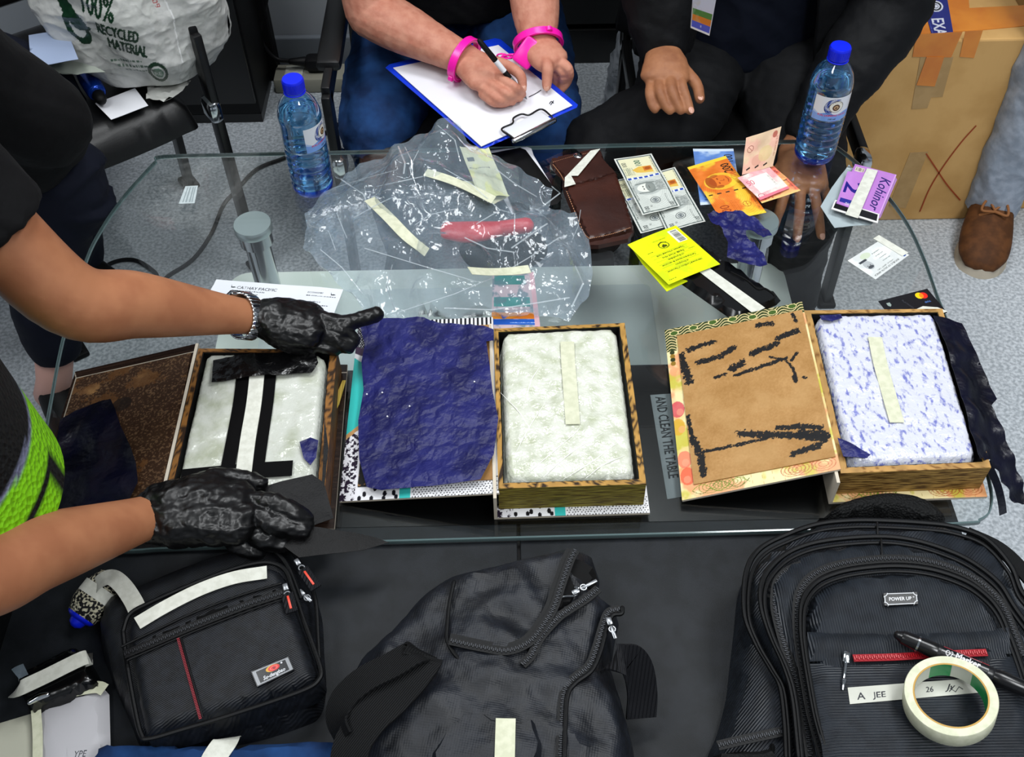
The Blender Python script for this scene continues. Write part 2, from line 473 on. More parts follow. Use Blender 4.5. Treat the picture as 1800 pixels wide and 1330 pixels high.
# ------------------------------------------------------------------ materials
m_floor = mat('speckled vinyl', '#969da3', 0.45, col2='#c4cad0', nscale=150, lo=0.38, hi=0.62, ndetail=6, bumps=(('noise', 300, 0.08, 0.001),))
m_wall = mat('painted wall', '#9a9ea3', 0.7, bumps=(('noise', 60, 0.1, 0.002),))
m_base = mat('grey cove base', '#6f757c', 0.5)
m_ceil = mat('white ceiling', '#d9dad8', 0.9)
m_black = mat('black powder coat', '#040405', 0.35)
m_blackm = mat('matte black', '#030304', 0.6)
m_vinyl = mat('black seat vinyl', '#040405', 0.38, bumps=(('noise', 400, 0.15, 0.001),))
m_wallshade = mat('shaded wall grey', '#1e1f20', 0.5, bumps=(('noise', 200, 0.1, 0.001),))  # dark tone stands for the wall in shadow
m_chrome = mat('polished steel', '#c8ccd0', 0.12, 1.0)
m_brushed = mat('brushed steel disc', '#b9c6c8', 0.34, 0.75)
m_glass = thin_clear('table glass', (0.968, 0.985, 0.981), 1.5, 0.0)
m_gedge = mat('ground glass edge', '#56696a', 0.12, spec=0.9)
m_shelf = mat('frosted shelf', '#e6eee8', 0.35, col2='#d8e4dc', nscale=6, bumps=())
m_desk = mat('charcoal desk laminate', '#1b1e22', 0.5, col2='#15181b', nscale=40, bumps=(('noise', 900, 0.25, 0.0006),))
m_card = mat('brown cardboard', '#cfa468', 0.85, col2='#c0955a', nscale=9, bumps=(('noise', 500, 0.15, 0.0008), ('wave', 35, 0.05, 0.001)))
m_tapeb = mat('brown packing tape', '#cc741c', 0.22, col2='#d88426', nscale=14, spec=0.6, bumps=(('noise', 25, 0.3, 0.003),))
m_tapec = mat('aged clear tape', '#a98652', 0.4, col2='#b3905c', nscale=30)
m_print = mat('print', '#ffffff', 0.5, attr=True)
m_gprint = mat('glossy print', '#ffffff', 0.22, attr=True)
m_mask = mat('masking tape', '#cfd0b8', 0.6, col2='#c3c5ab', nscale=120, bumps=(('noise', 700, 0.25, 0.0005), ('noise', 60, 0.2, 0.001)))
m_maskw = mat('white masking tape', '#d3d4ca', 0.6, col2='#c6c7bc', nscale=120, bumps=(('noise', 700, 0.25, 0.0005),))
m_paper = mat('white paper', '#dcdde2', 0.7, bumps=(('noise', 20, 0.1, 0.002),))
m_navy = mat('navy carbon paper', '#13154a', 0.42, col2='#1d2060', nscale=25, spec=0.36, bumps=(('noise', 40, 0.8, 0.005), ('cells', 34, 0.8, 0.005), ('cells', 90, 0.6, 0.002), ('noise', 150, 0.5, 0.0015)))
m_navyd = mat('dark navy carbon paper', '#02030f', 0.3, col2='#04051a', nscale=25, spec=0.4, bumps=(('noise', 35, 0.4, 0.004), ('noise', 140, 0.3, 0.0015)))
m_film = thin_clear('clear plastic film', (0.97, 0.978, 0.985), 1.45, 0.07, 0.12, '#bfd4e4', (('noise', 30, 0.8, 0.008), ('noise', 110, 0.4, 0.002)), 1.5)
m_fold = thin_clear('creased plastic film', (0.97, 0.98, 0.985), 1.5, 0.1, 0.20, '#e4eef4', (('noise', 90, 0.5, 0.003),), 2.2)
m_powder = mat('white crystals in film', '#c3c6bd', 0.16, col2='#a6ab98', nscale=34, lo=0.42, hi=0.68, ndetail=6, spec=0.55, bumps=(('noise', 70, 0.5, 0.004), ('noise', 260, 0.35, 0.0015)))
m_red = mat('red plastic', '#c5222e', 0.35)
m_cable = mat('black cable rubber', '#101012', 0.5)
m_beige = mat('beige plastic', '#9a988a', 0.5)
m_blue = mat('blue plastic cap', '#0a22d8', 0.35)
m_skinC = mat('light freckled skin', '#c48a74', 0.5, col2='#b0705c', nscale=55, lo=0.35, hi=0.7, ndetail=6, bumps=(('noise', 220, 0.3, 0.0012), ('noise', 60, 0.2, 0.002)))
m_skinA = mat('tan skin', '#a8704f', 0.5, col2='#9a6345', nscale=18, ndetail=3, bumps=(('noise', 350, 0.12, 0.0008),))
m_skinD = mat('brown skin', '#9c6a4a', 0.5, col2='#80523a', nscale=40, lo=0.35, hi=0.75, ndetail=5, bumps=(('noise', 240, 0.3, 0.0012),))
m_nail = mat('fingernail', '#c4937f', 0.3)
m_shirtk = mat('black cotton', '#040406', 0.85, bumps=(('noise', 25, 0.4, 0.01), ('noise', 500, 0.2, 0.0008)))
m_jacket = mat('black jacket cloth', '#050609', 0.7, bumps=(('noise', 14, 0.5, 0.015), ('noise', 600, 0.2, 0.0008)))
m_navyshirt = mat('navy shirt', '#040a1a', 0.8, bumps=(('noise', 18, 0.4, 0.01),))
m_pantsk = mat('black trousers', '#050609', 0.8, bumps=(('noise', 18, 0.45, 0.012), ('noise', 500, 0.2, 0.0008)))
m_pantsn = mat('navy trousers', '#080d1c', 0.85, bumps=(('noise', 16, 0.4, 0.012),))
m_jeans = mat('blue denim', '#183c6c', 0.85, col2='#0d2448', nscale=22, lo=0.35, hi=0.65, bumps=(('noise', 20, 0.5, 0.012), ('noise', 700, 0.3, 0.0008)))
m_grey = mat('light grey trousers', '#a3acba', 0.8, col2='#939dab', nscale=60, bumps=(('noise', 14, 0.5, 0.012), ('noise', 500, 0.2, 0.0008)))
m_pink = mat('hot pink enamel', '#f21aa8', 0.3)
m_glove = mat('black nitrile', '#050506', 0.34, spec=0.42, bumps=(('noise', 34, 0.45, 0.004),))

# ------------------------------------------------------------------ room
struct('floor', box((0, 0.4, -0.05), (6.4, 5.2, 0.1)), m_floor)
struct('wall_back', box((0, 2.83, 1.35), (6.4, 0.12, 2.7)), m_wall)
struct('wall_pier', box((-1.62, 2.585, 1.35), (2.76, 0.37, 2.7)), m_wall)  # front stretch of the back wall; the rest stands back for the added box
struct('wall_left', box((-3.0, 0.2, 1.35), (0.12, 4.4, 2.7)), m_wall)
struct('wall_right', box((3.0, 0.2, 1.35), (0.12, 4.4, 2.7)), m_wall)
struct('wall_front', box((0, -2.06, 1.35), (6.4, 0.12, 2.7)), m_wall)
struct('ceiling', box((0, 0.2, 2.76), (6.4, 4.8, 0.1)), m_ceil)
struct('baseboard_back', join(box((-1.62, 2.392, 0.048), (2.76, 0.016, 0.094), bevel=0.004), box((-1.62, 2.385, 0.006), (2.76, 0.03, 0.012), bevel=0.003)), m_base)
# dark cable duct up the wall
x0 = P(497, 100, 0.0)[0]
struct('trim_1', box((-0.59, 2.36, 0.9), (0.03, 0.04, 1.8), bevel=0.004), m_blackm)

# ------------------------------------------------------------------ cabinet and shaded wall box along the wall
t = thing('shaded_wall_box', 'dark box put in for the shaded wall and wall base between the two seated men', 'cabinet', (0.3, 2.56, 0))  # made-up cabinet shape: its dark colours stand for wall in the sitters' shadow
obj('shaded_base', box((0.3, 2.56, 0.048), (1.05, 0.335, 0.096), bevel=0.004), m_black, t)  # black stands for the shaded foot of the wall
obj('body', box((0.3, 2.565, 0.55), (1.05, 0.31, 0.90), bevel=0.006), m_wallshade, t)
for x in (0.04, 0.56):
    d = obj('door', box((x, 2.403, 0.55), (0.50, 0.016, 0.88), bevel=0.003), m_wallshade, t)
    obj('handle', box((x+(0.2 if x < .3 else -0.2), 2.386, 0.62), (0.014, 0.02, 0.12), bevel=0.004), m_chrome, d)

t = thing('storage_cabinet', 'tall black cabinet standing behind the left black chair', 'cabinet', (-0.75, 2.3, 0))
obj('body', box((-0.765, 2.26, 0.62), (0.34, 0.18, 1.20), bevel=0.006), m_blackm, t)
obj('door', box((-0.765, 2.165, 0.63), (0.33, 0.012, 1.14), bevel=0.003), m_black, t)
obj('base', box((-0.765, 2.25, 0.012), (0.34, 0.16, 0.024)), m_black, t)

# power strip, plug, cables
t = thing('power_strip', 'beige power strip on the floor against the wall', 'power strip', (-0.45, 2.33, 0))
obj('body', box((-0.45, 2.32, 0.02), (0.26, 0.07, 0.04), bevel=0.006), m_beige, t)
obj('socket', box((-0.53, 2.32, 0.0405), (0.045, 0.045, 0.004), bevel=0.001), m_maskw, t)
t = thing('power_plug', 'black round mains plug in the beige power strip', 'plug', (-0.47, 2.32, 0.04))
obj('plug_body', join(box((-0.475, 2.325, 0.062), (0.05, 0.042, 0.036), bevel=0.012), loft([(-0.5, 2.325, 0.065), (-0.535, 2.325, 0.066)], [0.013, 0.008], 10)), m_cable, t)
obj('cord', loft([(-0.53, 2.325, 0.066), (-0.575, 2.33, 0.075), (-0.60, 2.34, 0.13), (-0.57, 2.35, 0.22)], 0.005, 8, seg=16), m_cable, t)
cab = PL([(600, 215), (555, 245), (505, 275), (452, 297), (415, 335), (392, 362), (372, 410), (340, 455), (300, 482), (280, 496), (272, 478), (240, 458), (205, 459), (178, 476), (150, 520)], 0.005)
obj('floor_cable', loft(cab, 0.0045, 8, seg=110), m_cable, label='thin black cable looping across the floor under the glass', cat='cable')

# ------------------------------------------------------------------ desk and glass table
DZ = 0.4425; GZ = 0.4525        # desk top, glass top
def rrect(x0, y0, x1, y1, r, n=6):
    out = []
    for cx, cy, a0 in ((x1-r, y1-r, 0), (x0+r, y1-r, 90), (x0+r, y0+r, 180), (x1-r, y0+r, 270)):
        for k in range(n+1):
            a = math.radians(a0+90*k/n); out.append((cx+r*math.cos(a), cy+r*math.sin(a)))
    return np.array(out)
def slab(poly, z0, z1):
    n = len(poly); v = [(x, y, z0) for x, y in poly]+[(x, y, z1) for x, y in poly]
    f = [tuple(range(n-1, -1, -1)), tuple(range(n, 2*n))]+[(i, (i+1) % n, n+(i+1) % n, n+i) for i in range(n)]
    return np.array(v), f
xs = P(912, 960, DZ)[0]
t = thing('desk', 'charcoal desk carrying the bags and the front edge of the glass', 'desk', (0, 0.5, 0))
yb = 0.985
obj('desk_top', box(((xs-0.0012-0.60)/2, (yb+0.02)/2, DZ-0.0125), (abs(-0.60-xs)-0.0024, yb-0.02, 0.025), bevel=0.002), m_desk, t)
obj('desk_top', box(((xs+0.0012+0.555)/2, (yb+0.02)/2, DZ-0.0125), (0.555-xs-0.0024, yb-0.02, 0.025), bevel=0.002), m_desk, t)
obj('black_inlay', box((-0.0225, 0.852, DZ+0.0006), (1.14, 0.256, 0.0012)), mat('glossy black inlay', '#050506', .25, ), t, smooth=False)
obj('seam_strip', box((xs, (yb+0.02)/2, DZ-0.020), (0.02, yb-0.03, 0.028)), m_blackm, t)
obj('front_rail', box((-0.02, 0.06, 0.37), (1.1, 0.02, 0.09)), m_blackm, t)
for x in (-0.56, 0.515):
    for y in (0.07, 0.94): obj('leg', box((x, y, 0.206), (0.045, 0.045, 0.412), bevel=0.003), m_blackm, t)

back = PL([(287, 272), (440, 268), (700, 262), (1000, 254), (1250, 248), (1425, 245)], GZ)
right = PL([(1448, 247), (1475, 258), (1530, 305), (1590, 380), (1625, 450), (1650, 520), (1680, 600), (1712, 720), (1738, 830), (1745, 870), (1740, 898), (1722, 912)], GZ)
front = PL([(1690, 918), (1400, 930), (1000, 941), (600, 952), (300, 962), (230, 966)], GZ)
left = PL([(130, 966), (75, 955), (60, 920), (63, 850), (74, 780), (88, 700), (110, 590), (150, 455), (180, 395), (215, 345), (250, 305), (272, 282)], GZ)
gl = np.vstack([back, right, front, left])[:, :2]
gl = resample(gl, 0.02, True)
t = thing('glass_table', 'glass topped table with bowed ends on polished steel legs', 'table', (0, 1.1, 0))
n = len(gl)
top = [(x, y, GZ) for x, y in gl]; bot = [(x, y, GZ-0.008) for x, y in gl]
obj('glass_top', (np.array(top+bot), [tuple(range(n-1, -1, -1)), tuple(range(n, 2*n))]), m_glass, t, smooth=False)
cen = gl.mean(0); nrm = np.roll(gl, -1, 0)-np.roll(gl, 1, 0); nrm = np.stack([nrm[:, 1], -nrm[:, 0]], 1); nrm /= np.linalg.norm(nrm, axis=1)[:, None]
sg = np.sign(((gl-cen)*nrm).sum(1)); nrm *= sg[:, None]
rows = [(-0.0010, 0.0001), (0.0008, -0.0008), (0.0014, -0.004), (0.0008, -0.0072), (-0.0010, -0.0081)]
V = np.vstack([np.column_stack([gl+nrm*a, np.full(n, GZ+b)]) for a, b in rows])
Fc = [(i*n+k, i*n+(k+1) % n, (i+1)*n+(k+1) % n, (i+1)*n+k) for i in range(4) for k in range(n)]
obj('polished_edge', (V, Fc), m_gedge, t)
for px, py in ((443, 392), (1336, 386)):
    c = P(px, py, GZ-0.008); x, y = c[0], c[1]
    lg = obj('leg', lathe([(0.021, 0.0), (0.021, 0.400), (0.027, 0.405), (0.027, 0.429)], 28, t=(x, y, 0.0)), m_chrome, t)
    obj('disc', lathe([(0.0295, 0.429), (0.0305, 0.4305), (0.0305, 0.4425), (0.0295, 0.4442)], 36, t=(x, y, 0.0)), m_brushed, lg)
    obj('foot', lathe([(0.033, 0.0), (0.033, 0.012), (0.024, 0.02)], 28, t=(x, y, 0)), m_blackm, lg)
sh0 = P(408, 478, 0.2); sh1 = P(1374, 462, 0.2)
sp = rrect(sh0[0], 1.13, sh1[0], 1.437, 0.035)
obj('lower_shelf', slab(sp, 0.192, 0.2), m_shelf, t, smooth=False)
sp2 = rrect(sh0[0]+0.075, 1.16, sh1[0]-0.25, 1.385, 0.012)
mi = slab(sp2, 0.2, 0.2022); obj('shelf_inlay', mi, mat('pale blue grey inlay', '#cfdbda', 0.4), t, smooth=False)
for x, y in ((-0.40, 1.385), (0.40, 1.385), (-0.40, 1.165), (0.40, 1.165)):
    obj('shelf_post', lathe([(0.012, 0.0), (0.012, 0.191)], 16, t=(x, y, 0)), m_chrome, t)
# bar-code sticker left on the glass
c = Canvas(26, 36, 0.6, '#b9c4c6'); c.noise(0.2, 0.12, 3)
for x in (5, 10, 16, 20): c.rect(x, 3, x+2.2, 33, '#8d999c')
printed('glass_sticker', c, PL([(326, 327), (348, 326), (342, 357), (314, 358)], GZ+0.0005), m_print, t, label='worn grey sticker residue')
# notice stuck on the desk, read through the glass
c = Canvas(240, 60, 0.7, '#6a7174'); c.noise(0.05, 0.06, 5)
c.text('AND CLEAN THE TABLE', 6, 51, 27, '#15181b', sx=0.655, bold=0.5); c.text('THANK YOU', 60, 20, 25, '#15181b', sx=0.7, bold=.5)
tl, tr, br, bl = PL([(1198, 690), (1228, 868), (1173, 877), (1143, 694)], DZ+0.0016)
printed('desk_notice', c, (tl, tr, br, bl), m_print, None, label='grey strip of lettering stuck on the desk beside the floral book', cat='notice')

# ------------------------------------------------------------------ visitor chairs
def bar(a, b, w, d, side, bevel=0.003):
    a = np.asarray(a, float); b = np.asarray(b, float); R = frame(b-a, side)
    return box((a+b)/2, (np.linalg.norm(b-a), w, d), R, bevel)
def visitor_chair(label, c, yaw, seat_h=0.44, hw=0.2, net=False, arms=(1, 1), arm_h=.645, rear=.24, back=0.0, pad=True):
    """seat centre c (x, y); local +x is the sitter's left, local -y the front"""
    t = thing('visitor_chair', label, 'chair', (c[0], c[1], 0), 'black visitor chairs behind the glass table')
    ca, sa = math.cos(yaw), math.sin(yaw); R = np.array([[ca, -sa, 0], [sa, ca, 0], [0, 0, 1]]); o = np.array([c[0], c[1], 0])
    W = lambda m: xf(m, R, o)
    a = hw-0.03
    f0 = -0.255+back
    seat = [(-a, f0+.05), (-a+.05, f0), (a-.05, f0), (a, f0+.05), (a, 0.17), (a-.04, 0.22), (-a+.04, 0.22), (-a, 0.17)]
    obj('seat', W(pillow(seat, seat_h-0.065, seat_h, 0.05, 0.015)), m_vinyl, t)
    for s in (-1, 1):
        x = s*hw
        has = arms[0 if s < 0 else 1]; th_ = arm_h if has else seat_h-0.03
        parts = [bar((x, -0.225, 0.0), (x, -0.215, th_), 0.036, 0.016, (1, 0, 0)), bar((x, rear, 0.0), (x, rear-.07, th_), 0.036, 0.016, (1, 0, 0)), bar((x, -0.22, th_-.005), (x, rear-.06, th_-.005), 0.036, 0.016, (1, 0, 0)), bar((x, 0.17, seat_h-.05), (x, 0.30, 0.98), 0.03, 0.016, (1, 0, 0))]
        fr = obj('side_frame', W(join(*parts)), m_black, t)
        if has and pad: obj('arm_pad', W(box((x, -0.03, arm_h+.013), (0.045, 0.26, 0.022), bevel=0.009)), m_vinyl, fr)
        for yy in (-0.218, rear-.05): obj('collar', W(box((x-s*0.004, yy, seat_h-0.035), (0.026, 0.046, 0.045), bevel=0.01)), m_chrome, fr)
        for yy in (-0.225, rear): obj('glide', W(box((x, yy, 0.006), (0.035, 0.05, 0.012), bevel=0.004)), m_blackm, fr)
    obj('cross_bar', W(bar((-hw, 0.0, seat_h-0.085), (hw, 0.0, seat_h-0.085), 0.03, 0.02, (0, 0, 1))), m_black, t)
    k = hw-0.025; B = lambda z: 0.235+(z-0.5)*0.16
    bf = obj('backrest', W(join(bar((-k, B(.50), 0.50), (k, B(.50), 0.50), 0.05, 0.03, (0, -.95, .3), 0.01), bar((-k, B(.95), 0.95), (k, B(.95), 0.95), 0.05, 0.03, (0, -.95, .3), 0.01), bar((-k, B(.5), 0.5), (-k, B(.95), 0.95), 0.05, 0.03, (0, -.95, .3), 0.01), bar((k, B(.5), 0.5), (k, B(.95), 0.95), 0.05, 0.03, (0, -.95, .3), 0.01))), m_vinyl, t)
    if net:                       # woven net of the back: real crossing threads
        parts = [bar((u, B(.5), .5), (u, B(.95), .95), 0.0022, 0.0014, (1, 0, 0), 0) for u in np.linspace(-k, k, 44)]
        parts += [bar((-k, B(z), z), (k, B(z), z), 0.0022, 0.0014, (0, 0, 1), 0) for z in np.linspace(0.52, 0.94, 52)]
        obj('back_net', W(join(*parts)), mat('pale net thread', '#9aa0a4', 0.6), bf, smooth=False, kind='stuff')
    else: obj('back_pad', W(bar((0, B(.52), .52), (0, B(.93), .93), 2*k-.02, 0.02, (1, 0, 0), 0.006)), m_vinyl, bf)
    return t
visitor_chair('black visitor chair with a netted back holding the stuffed shopping bag', (-0.829, 1.726), math.radians(35), net=True, arm_h=.56, rear=.12, back=.035, pad=False)
visitor_chair('black visitor chair under the handcuffed man in jeans', (-0.11, 1.78), 0.0, .385, arms=(1, 0), arm_h=.50)
visitor_chair('black visitor chair under the man in the black jacket', (0.445, 1.755), 0.0, .385, arms=(0, 0))

# ------------------------------------------------------------------ stuffed shopping bag and loose papers on the left chair
m_poly = mat('white polythene', '#c9cac6', 0.32, attr=True, spec=0.6, bumps=(('noise', 26, 0.5, 0.010, (1, 1, .35), (.5, .4, 0)), ('noise', 90, 0.35, 0.003)))
bc = np.array([-0.645, 1.72, 0.443])
def bag_pt(u, v):
    """u round the bag (0..1), v up"""
    a = 2*math.pi*u
    prof = np.interp(v, [0, .06, .2, .45, .7, .86, .95, 1.0], [0.03, .085, .118, .135, .13, .10, .06, .03])
    r = prof*(1+0.10*np.sin(2*a+0.7)+0.06*np.sin(5*a+6*v)+0.05*(ridge(u*14, v*7, 3, 5)-0.5)*1.5)
    sh = 0.05*(v-0.3)
    return np.stack([bc[0]+r*np.cos(a)*1.08-sh*0.6, bc[1]+r*np.sin(a)*0.9+sh*0.4, bc[2]+0.36*v+0.012*np.sin(3*a)*v], -1)
cv = Canvas(100, 40, 0.16, '#c6c7c4')
cv.blend('#b5b7b3', 0.3, .45, .65, 4)
# the sheet's left to right runs with the angle; the print faces the camera (angle about 235-275 degrees)
G = '#12321f'
T = dict(rot=20, bold=.12)
cv.rect(64, 4.5, 73, 9.0, '#a5182a'); cv.text('MA', 66.5, 8.6, 4.4, '#d9d6d2'); cv.ring(78, 9.5, 1.8, 2.2, 0.8, G); cv.line([(76.6, 10.4), (79.2, 8.6)], .7, G)
for q in range(14): cv.disc(63.2+q*.36, 11.5+q*.85, .75+.10*q, .8, G)
cv.ring(66.6, 22.6, 1.9, 3.0, 1.0, G)
cv.text('100%', 69.2, 19.0, 6.4, G, sx=.46, **T); cv.text('RECYCLED', 71.0, 23.2, 3.5, G, sx=.44, **T); cv.text('MATERIAL', 71.6, 26.6, 3.5, G, sx=.46, **T)
for k in range(3): cv.scribble(70+k, 30.2+k*1.2, 7, 0.7, '#23402f')
cv.ring(79.5, 33.2, 1.9, 2.4, .7, G); cv.disc(79.5, 33.2, 1.2, 1.5, '#2b5a40', .7); cv.text('RE', 79.5, 34.0, 1.6, '#cfd6cf', center=True)
cv.line([(84.5, 1), (86, 12), (87, 22), (86, 32)], .35, '#e2e3e2')
cv.text('4515709', 83, 14, 1.8, '#a63a3a', rot=80)
def bagfn(u, v): return bag_pt(u[:, 0], 1-v[:, 0])
t = thing('shopping_bag', 'stuffed white shopping bag printed 100% RECYCLED MATERIAL on the left chair', 'bag', bc)
printed('bag_body', cv, [(0, 0, 0), (1, 0, 0), (1, -1, 0), (0, -1, 0)], m_poly, t, fn=bagfn, thick=0.0)
kn = np.array([bc[0]-0.02, bc[1]+0.015, bc[2]+0.36])
obj('knot', loft([kn-[0, 0, .012], kn+[0.01, 0, .02], kn+[0.0, .01, .05]], [0.034, 0.018, 0.035], 12, seg=8), mat('knotted polythene', '#c6c7c4', 0.35), t)
tip = P(278, 172, 0.452)
obj('bag_corner', sheet([(tip[0]-.03, tip[1]+.06), (tip[0]-.02, tip[1]-.005), (tip[0]+.012, tip[1]-.012), (tip[0]+.035, tip[1]+.01), (tip[0]+.05, tip[1]+.05)], lambda x, y: 0.447+0.010*ridge(x*60, y*60, 2, 3), 0.006), mat('loose polythene', '#bfc0bb', 0.35), t)
def flat_paper(name, label, cat, pts, z, amp=0.004, m=None, sd=1, grp=None, k=9):
    q = PL(pts, z)[:, :2]
    return obj(name, sheet(q, lambda x, y: z+amp*fbm(x*k, y*k, 2, sd), 0.012, 0.0006), m or m_paper, label=label, cat=cat, group=grp)
flat_paper('paper_sheet', 'bluish white sheet sticking out behind the shopping bag', 'paper', [(52, 66), (120, 60), (140, 110), (56, 118)], 0.56, 0.01, mat('pale blue paper', '#8f9db8', .7))
flat_paper('paper_sheet', 'crumpled greyish papers squeezed under the shopping bag', 'paper', [(56, 110), (120, 108), (190, 140), (140, 142), (82, 126)], 0.52, 0.02, mat('grey paper', '#8f958c', .7), 4, k=25)
flat_paper('paper_sheet', 'folded white paper slip on the left chair seat below the bag', 'paper', [(168, 184), (238, 157), (261, 187), (196, 212)], 0.452, 0.006, sd=9)
tb = P(168, 165, 0.452)
t = thing('blue_bottle', 'small shiny blue bottle lying under the shopping bag', 'bottle', tb)
R = frame((0.5, -0.85, 0.0))
obj('bottle_body', loft([tb+R[:, 0]*q+np.array([0, 0, .018]) for q in (-0.06, -0.04, 0.02, 0.03)], [.010, .017, .017, .012], 16, seg=14), mat('shiny blue foil', '#0c3a9a', 0.2, 0.6), t)
obj('bottle_cap', loft([tb+R[:, 0]*q+np.array([0, 0, .018]) for q in (0.034, 0.05)], [.011, .010], 14), m_blackm, t)

# ------------------------------------------------------------------ white carrier bag on the floor between the men
wc = P(1106, 212, 0.0)
def blob(c, prof, amp, sd, n=36, sx=1, sy=1):
    prof = np.array(prof); V = []
    for i, (r, z) in enumerate(prof):
        for a in range(n):
            q = 2*math.pi*a/n; rr = r*(1+amp*(ridge(np.array(a*0.35), np.array(i*0.8), 2, sd)-.5)*2)
            V.append((c[0]+rr*math.cos(q)*sx, c[1]+rr*math.sin(q)*sy, c[2]+z))
    k = len(prof); Fc = [(i*n+a, i*n+(a+1) % n, (i+1)*n+(a+1) % n, (i+1)*n+a) for i in range(k-1) for a in range(n)]
    return np.array(V), Fc+[tuple(range(n-1, -1, -1)), tuple((k-1)*n+a for a in range(n))]
pr_ = catmull([(0.05, 0, 0), (0.075, .02, 0), (0.07, .1, 0), (0.055, .2, 0), (0.035, .28, 0), (.02, .33, 0), (.03, .37, 0)], 26)[:, :2]
obj('carrier_bag', blob(wc+np.array([.02, .02, 0]), pr_, 0.25, 8), mat('pale carrier bag', '#b4bac2', 0.35, spec=.6, bumps=(('noise', 40, .8, .01),)), label='pale crumpled carrier bag standing on the floor beside the black trousered knee', cat='bag')

# ------------------------------------------------------------------ cardboard boxes
b0 = P(1535, 388, 0); b1 = P(1696, 384, 0)
yF = b0[1]; bx0, bx1 = 0.672, b1[0]; bh = onplane(1590, 72, (0, yF, 0), (0, 1, 0))[2]; bd = 0.40
t = thing('cardboard_box', 'large brown cardboard box with orange tape and a blue EXAMINED seal', 'box', ((bx0+bx1)/2, yF+bd/2, 0))
obj('carton', box(((bx0+bx1)/2, yF+bd/2, bh/2), (bx1-bx0, bd, bh), bevel=0.004), m_card, t, smooth=False)
def fpt(px, py, off=0.0012): p = onplane(px, py, (0, yF-off, 0), (0, 1, 0)); return p
def tpt(px, py, off=0.0012): return P(px, py, bh+off)
def patch(pts, name, m, par, **k):
    pts = np.asarray(pts, float); n = np.cross(pts[1]-pts[0], pts[2]-pts[0]); n /= np.linalg.norm(n); 
    if n @ (EYE-pts[0]) < 0: n = -n; pts = pts[::-1]
    m_ = len(pts); v = np.vstack([pts, pts-n*0.0009]); f = [tuple(range(m_)), tuple(range(2*m_-1, m_-1, -1))]+[(i, m_+i, m_+(i+1) % m_, (i+1) % m_) for i in range(m_)]
    return obj(name, (v, f), m, par, smooth=False, **k)
patch([tpt(1500, 14), tpt(1700, -40), tpt(1704, 14), tpt(1820, 8), tpt(1815, 44), tpt(1730, 52), tpt(1580, 62), tpt(1500, 66)], 'packing_tape', m_tapeb, t, label='brown tape over the top flap')
patch([fpt(1586, 62), fpt(1692, 56), fpt(1672, 101), fpt(1604, 100), fpt(1608, 76), fpt(1588, 78)], 'packing_tape', m_tapeb, t, label='brown tape folded over the front edge')
patch([fpt(1697, 55), fpt(1728, 53), fpt(1712, 102), fpt(1687, 100)], 'packing_tape', m_tapeb, t)
patch([fpt(1629, 100, .002), fpt(1660, 100, .002), fpt(1643, 152, .002), fpt(1611, 150, .002)], 'packing_tape', m_tapeb, t)
patch([fpt(1618, 100, .0008), fpt(1676, 100, .0008), fpt(1657, 170, .0008), fpt(1637, 171, .0008), fpt(1630, 190, .0008), fpt(1602, 192, .0008)], 'clear_tape', m_tapec, t)
patch([fpt(1600, 268, .0008), fpt(1632, 266, .0008), fpt(1592, 366, .0008), fpt(1562, 362, .0008)], 'clear_tape', m_tapec, t)
def stroke(pts, w, m, par, name='marker_stroke', lift=0.0016):
    q = [fpt(a, b, lift) for a, b in pts]; return obj(name, strip(q, w, 0.0005, seg=len(q)*5, up=(0, -1, 0)), m, par, smooth=False)
m_redpen = mat('red marker ink', '#9c4322', .6)
for pts in ([(1716, 221), (1690, 250), (1660, 290), (1635, 330), (1617, 372)], [(1628, 270), (1646, 297), (1665, 325), (1688, 352)]): stroke(pts, 0.0028, m_redpen, t)
c = Canvas(150, 40, 0.7, '#1c2475'); c.noise(.05, .05, 2)
W_ = '#d6d8e6'
c.text('EXA', 116, 33, 30, W_, sx=.62, bold=.5); c.disc(91, 21, 12, 12, W_); c.disc(91, 21, 9.5, 9.5, '#23262e'); c.ring(91, 21, 5.5, 5.5, 2, W_); c.disc(91, 21, 3, 4, W_)
c.text('EXAMINED', 12, 33, 30, W_, sx=.44, bold=.5)
for x in (20, 50, 125): c.scribble(x, 38.5, 20, 2.4, '#5f69c0')
# the seal's own left to right runs from the far top of the box down to its front edge
tl = tpt(1655, -60, .0022); tr = tpt(1676, 59, .0022); br = tpt(1638, 62, .0022); bl = tpt(1604, -60, .0022)
printed('examined_seal', c, (tl, tr, br, bl), m_gprint, t, label='blue printed EXAMINED seal tape')
x0 = bx1+0.035
t2 = thing('cardboard_box', 'brown cardboard box standing behind the grey trouser leg', 'box', (x0+0.28, yF+0.36, 0))
h2 = 0.46
obj('carton', box((x0+0.28, yF+0.02+0.2, h2/2), (0.56, 0.38, h2), bevel=0.004), m_card, t2, smooth=False)
obj('packing_tape', box((x0+0.28, yF+0.22, h2+0.0006), (0.562, 0.05, 0.0012)), m_tapeb, t2)
obj('packing_tape', box((x0+0.06, yF+0.0192, h2/2+.1), (0.05, 0.0012, 0.2)), m_tapeb, t2)
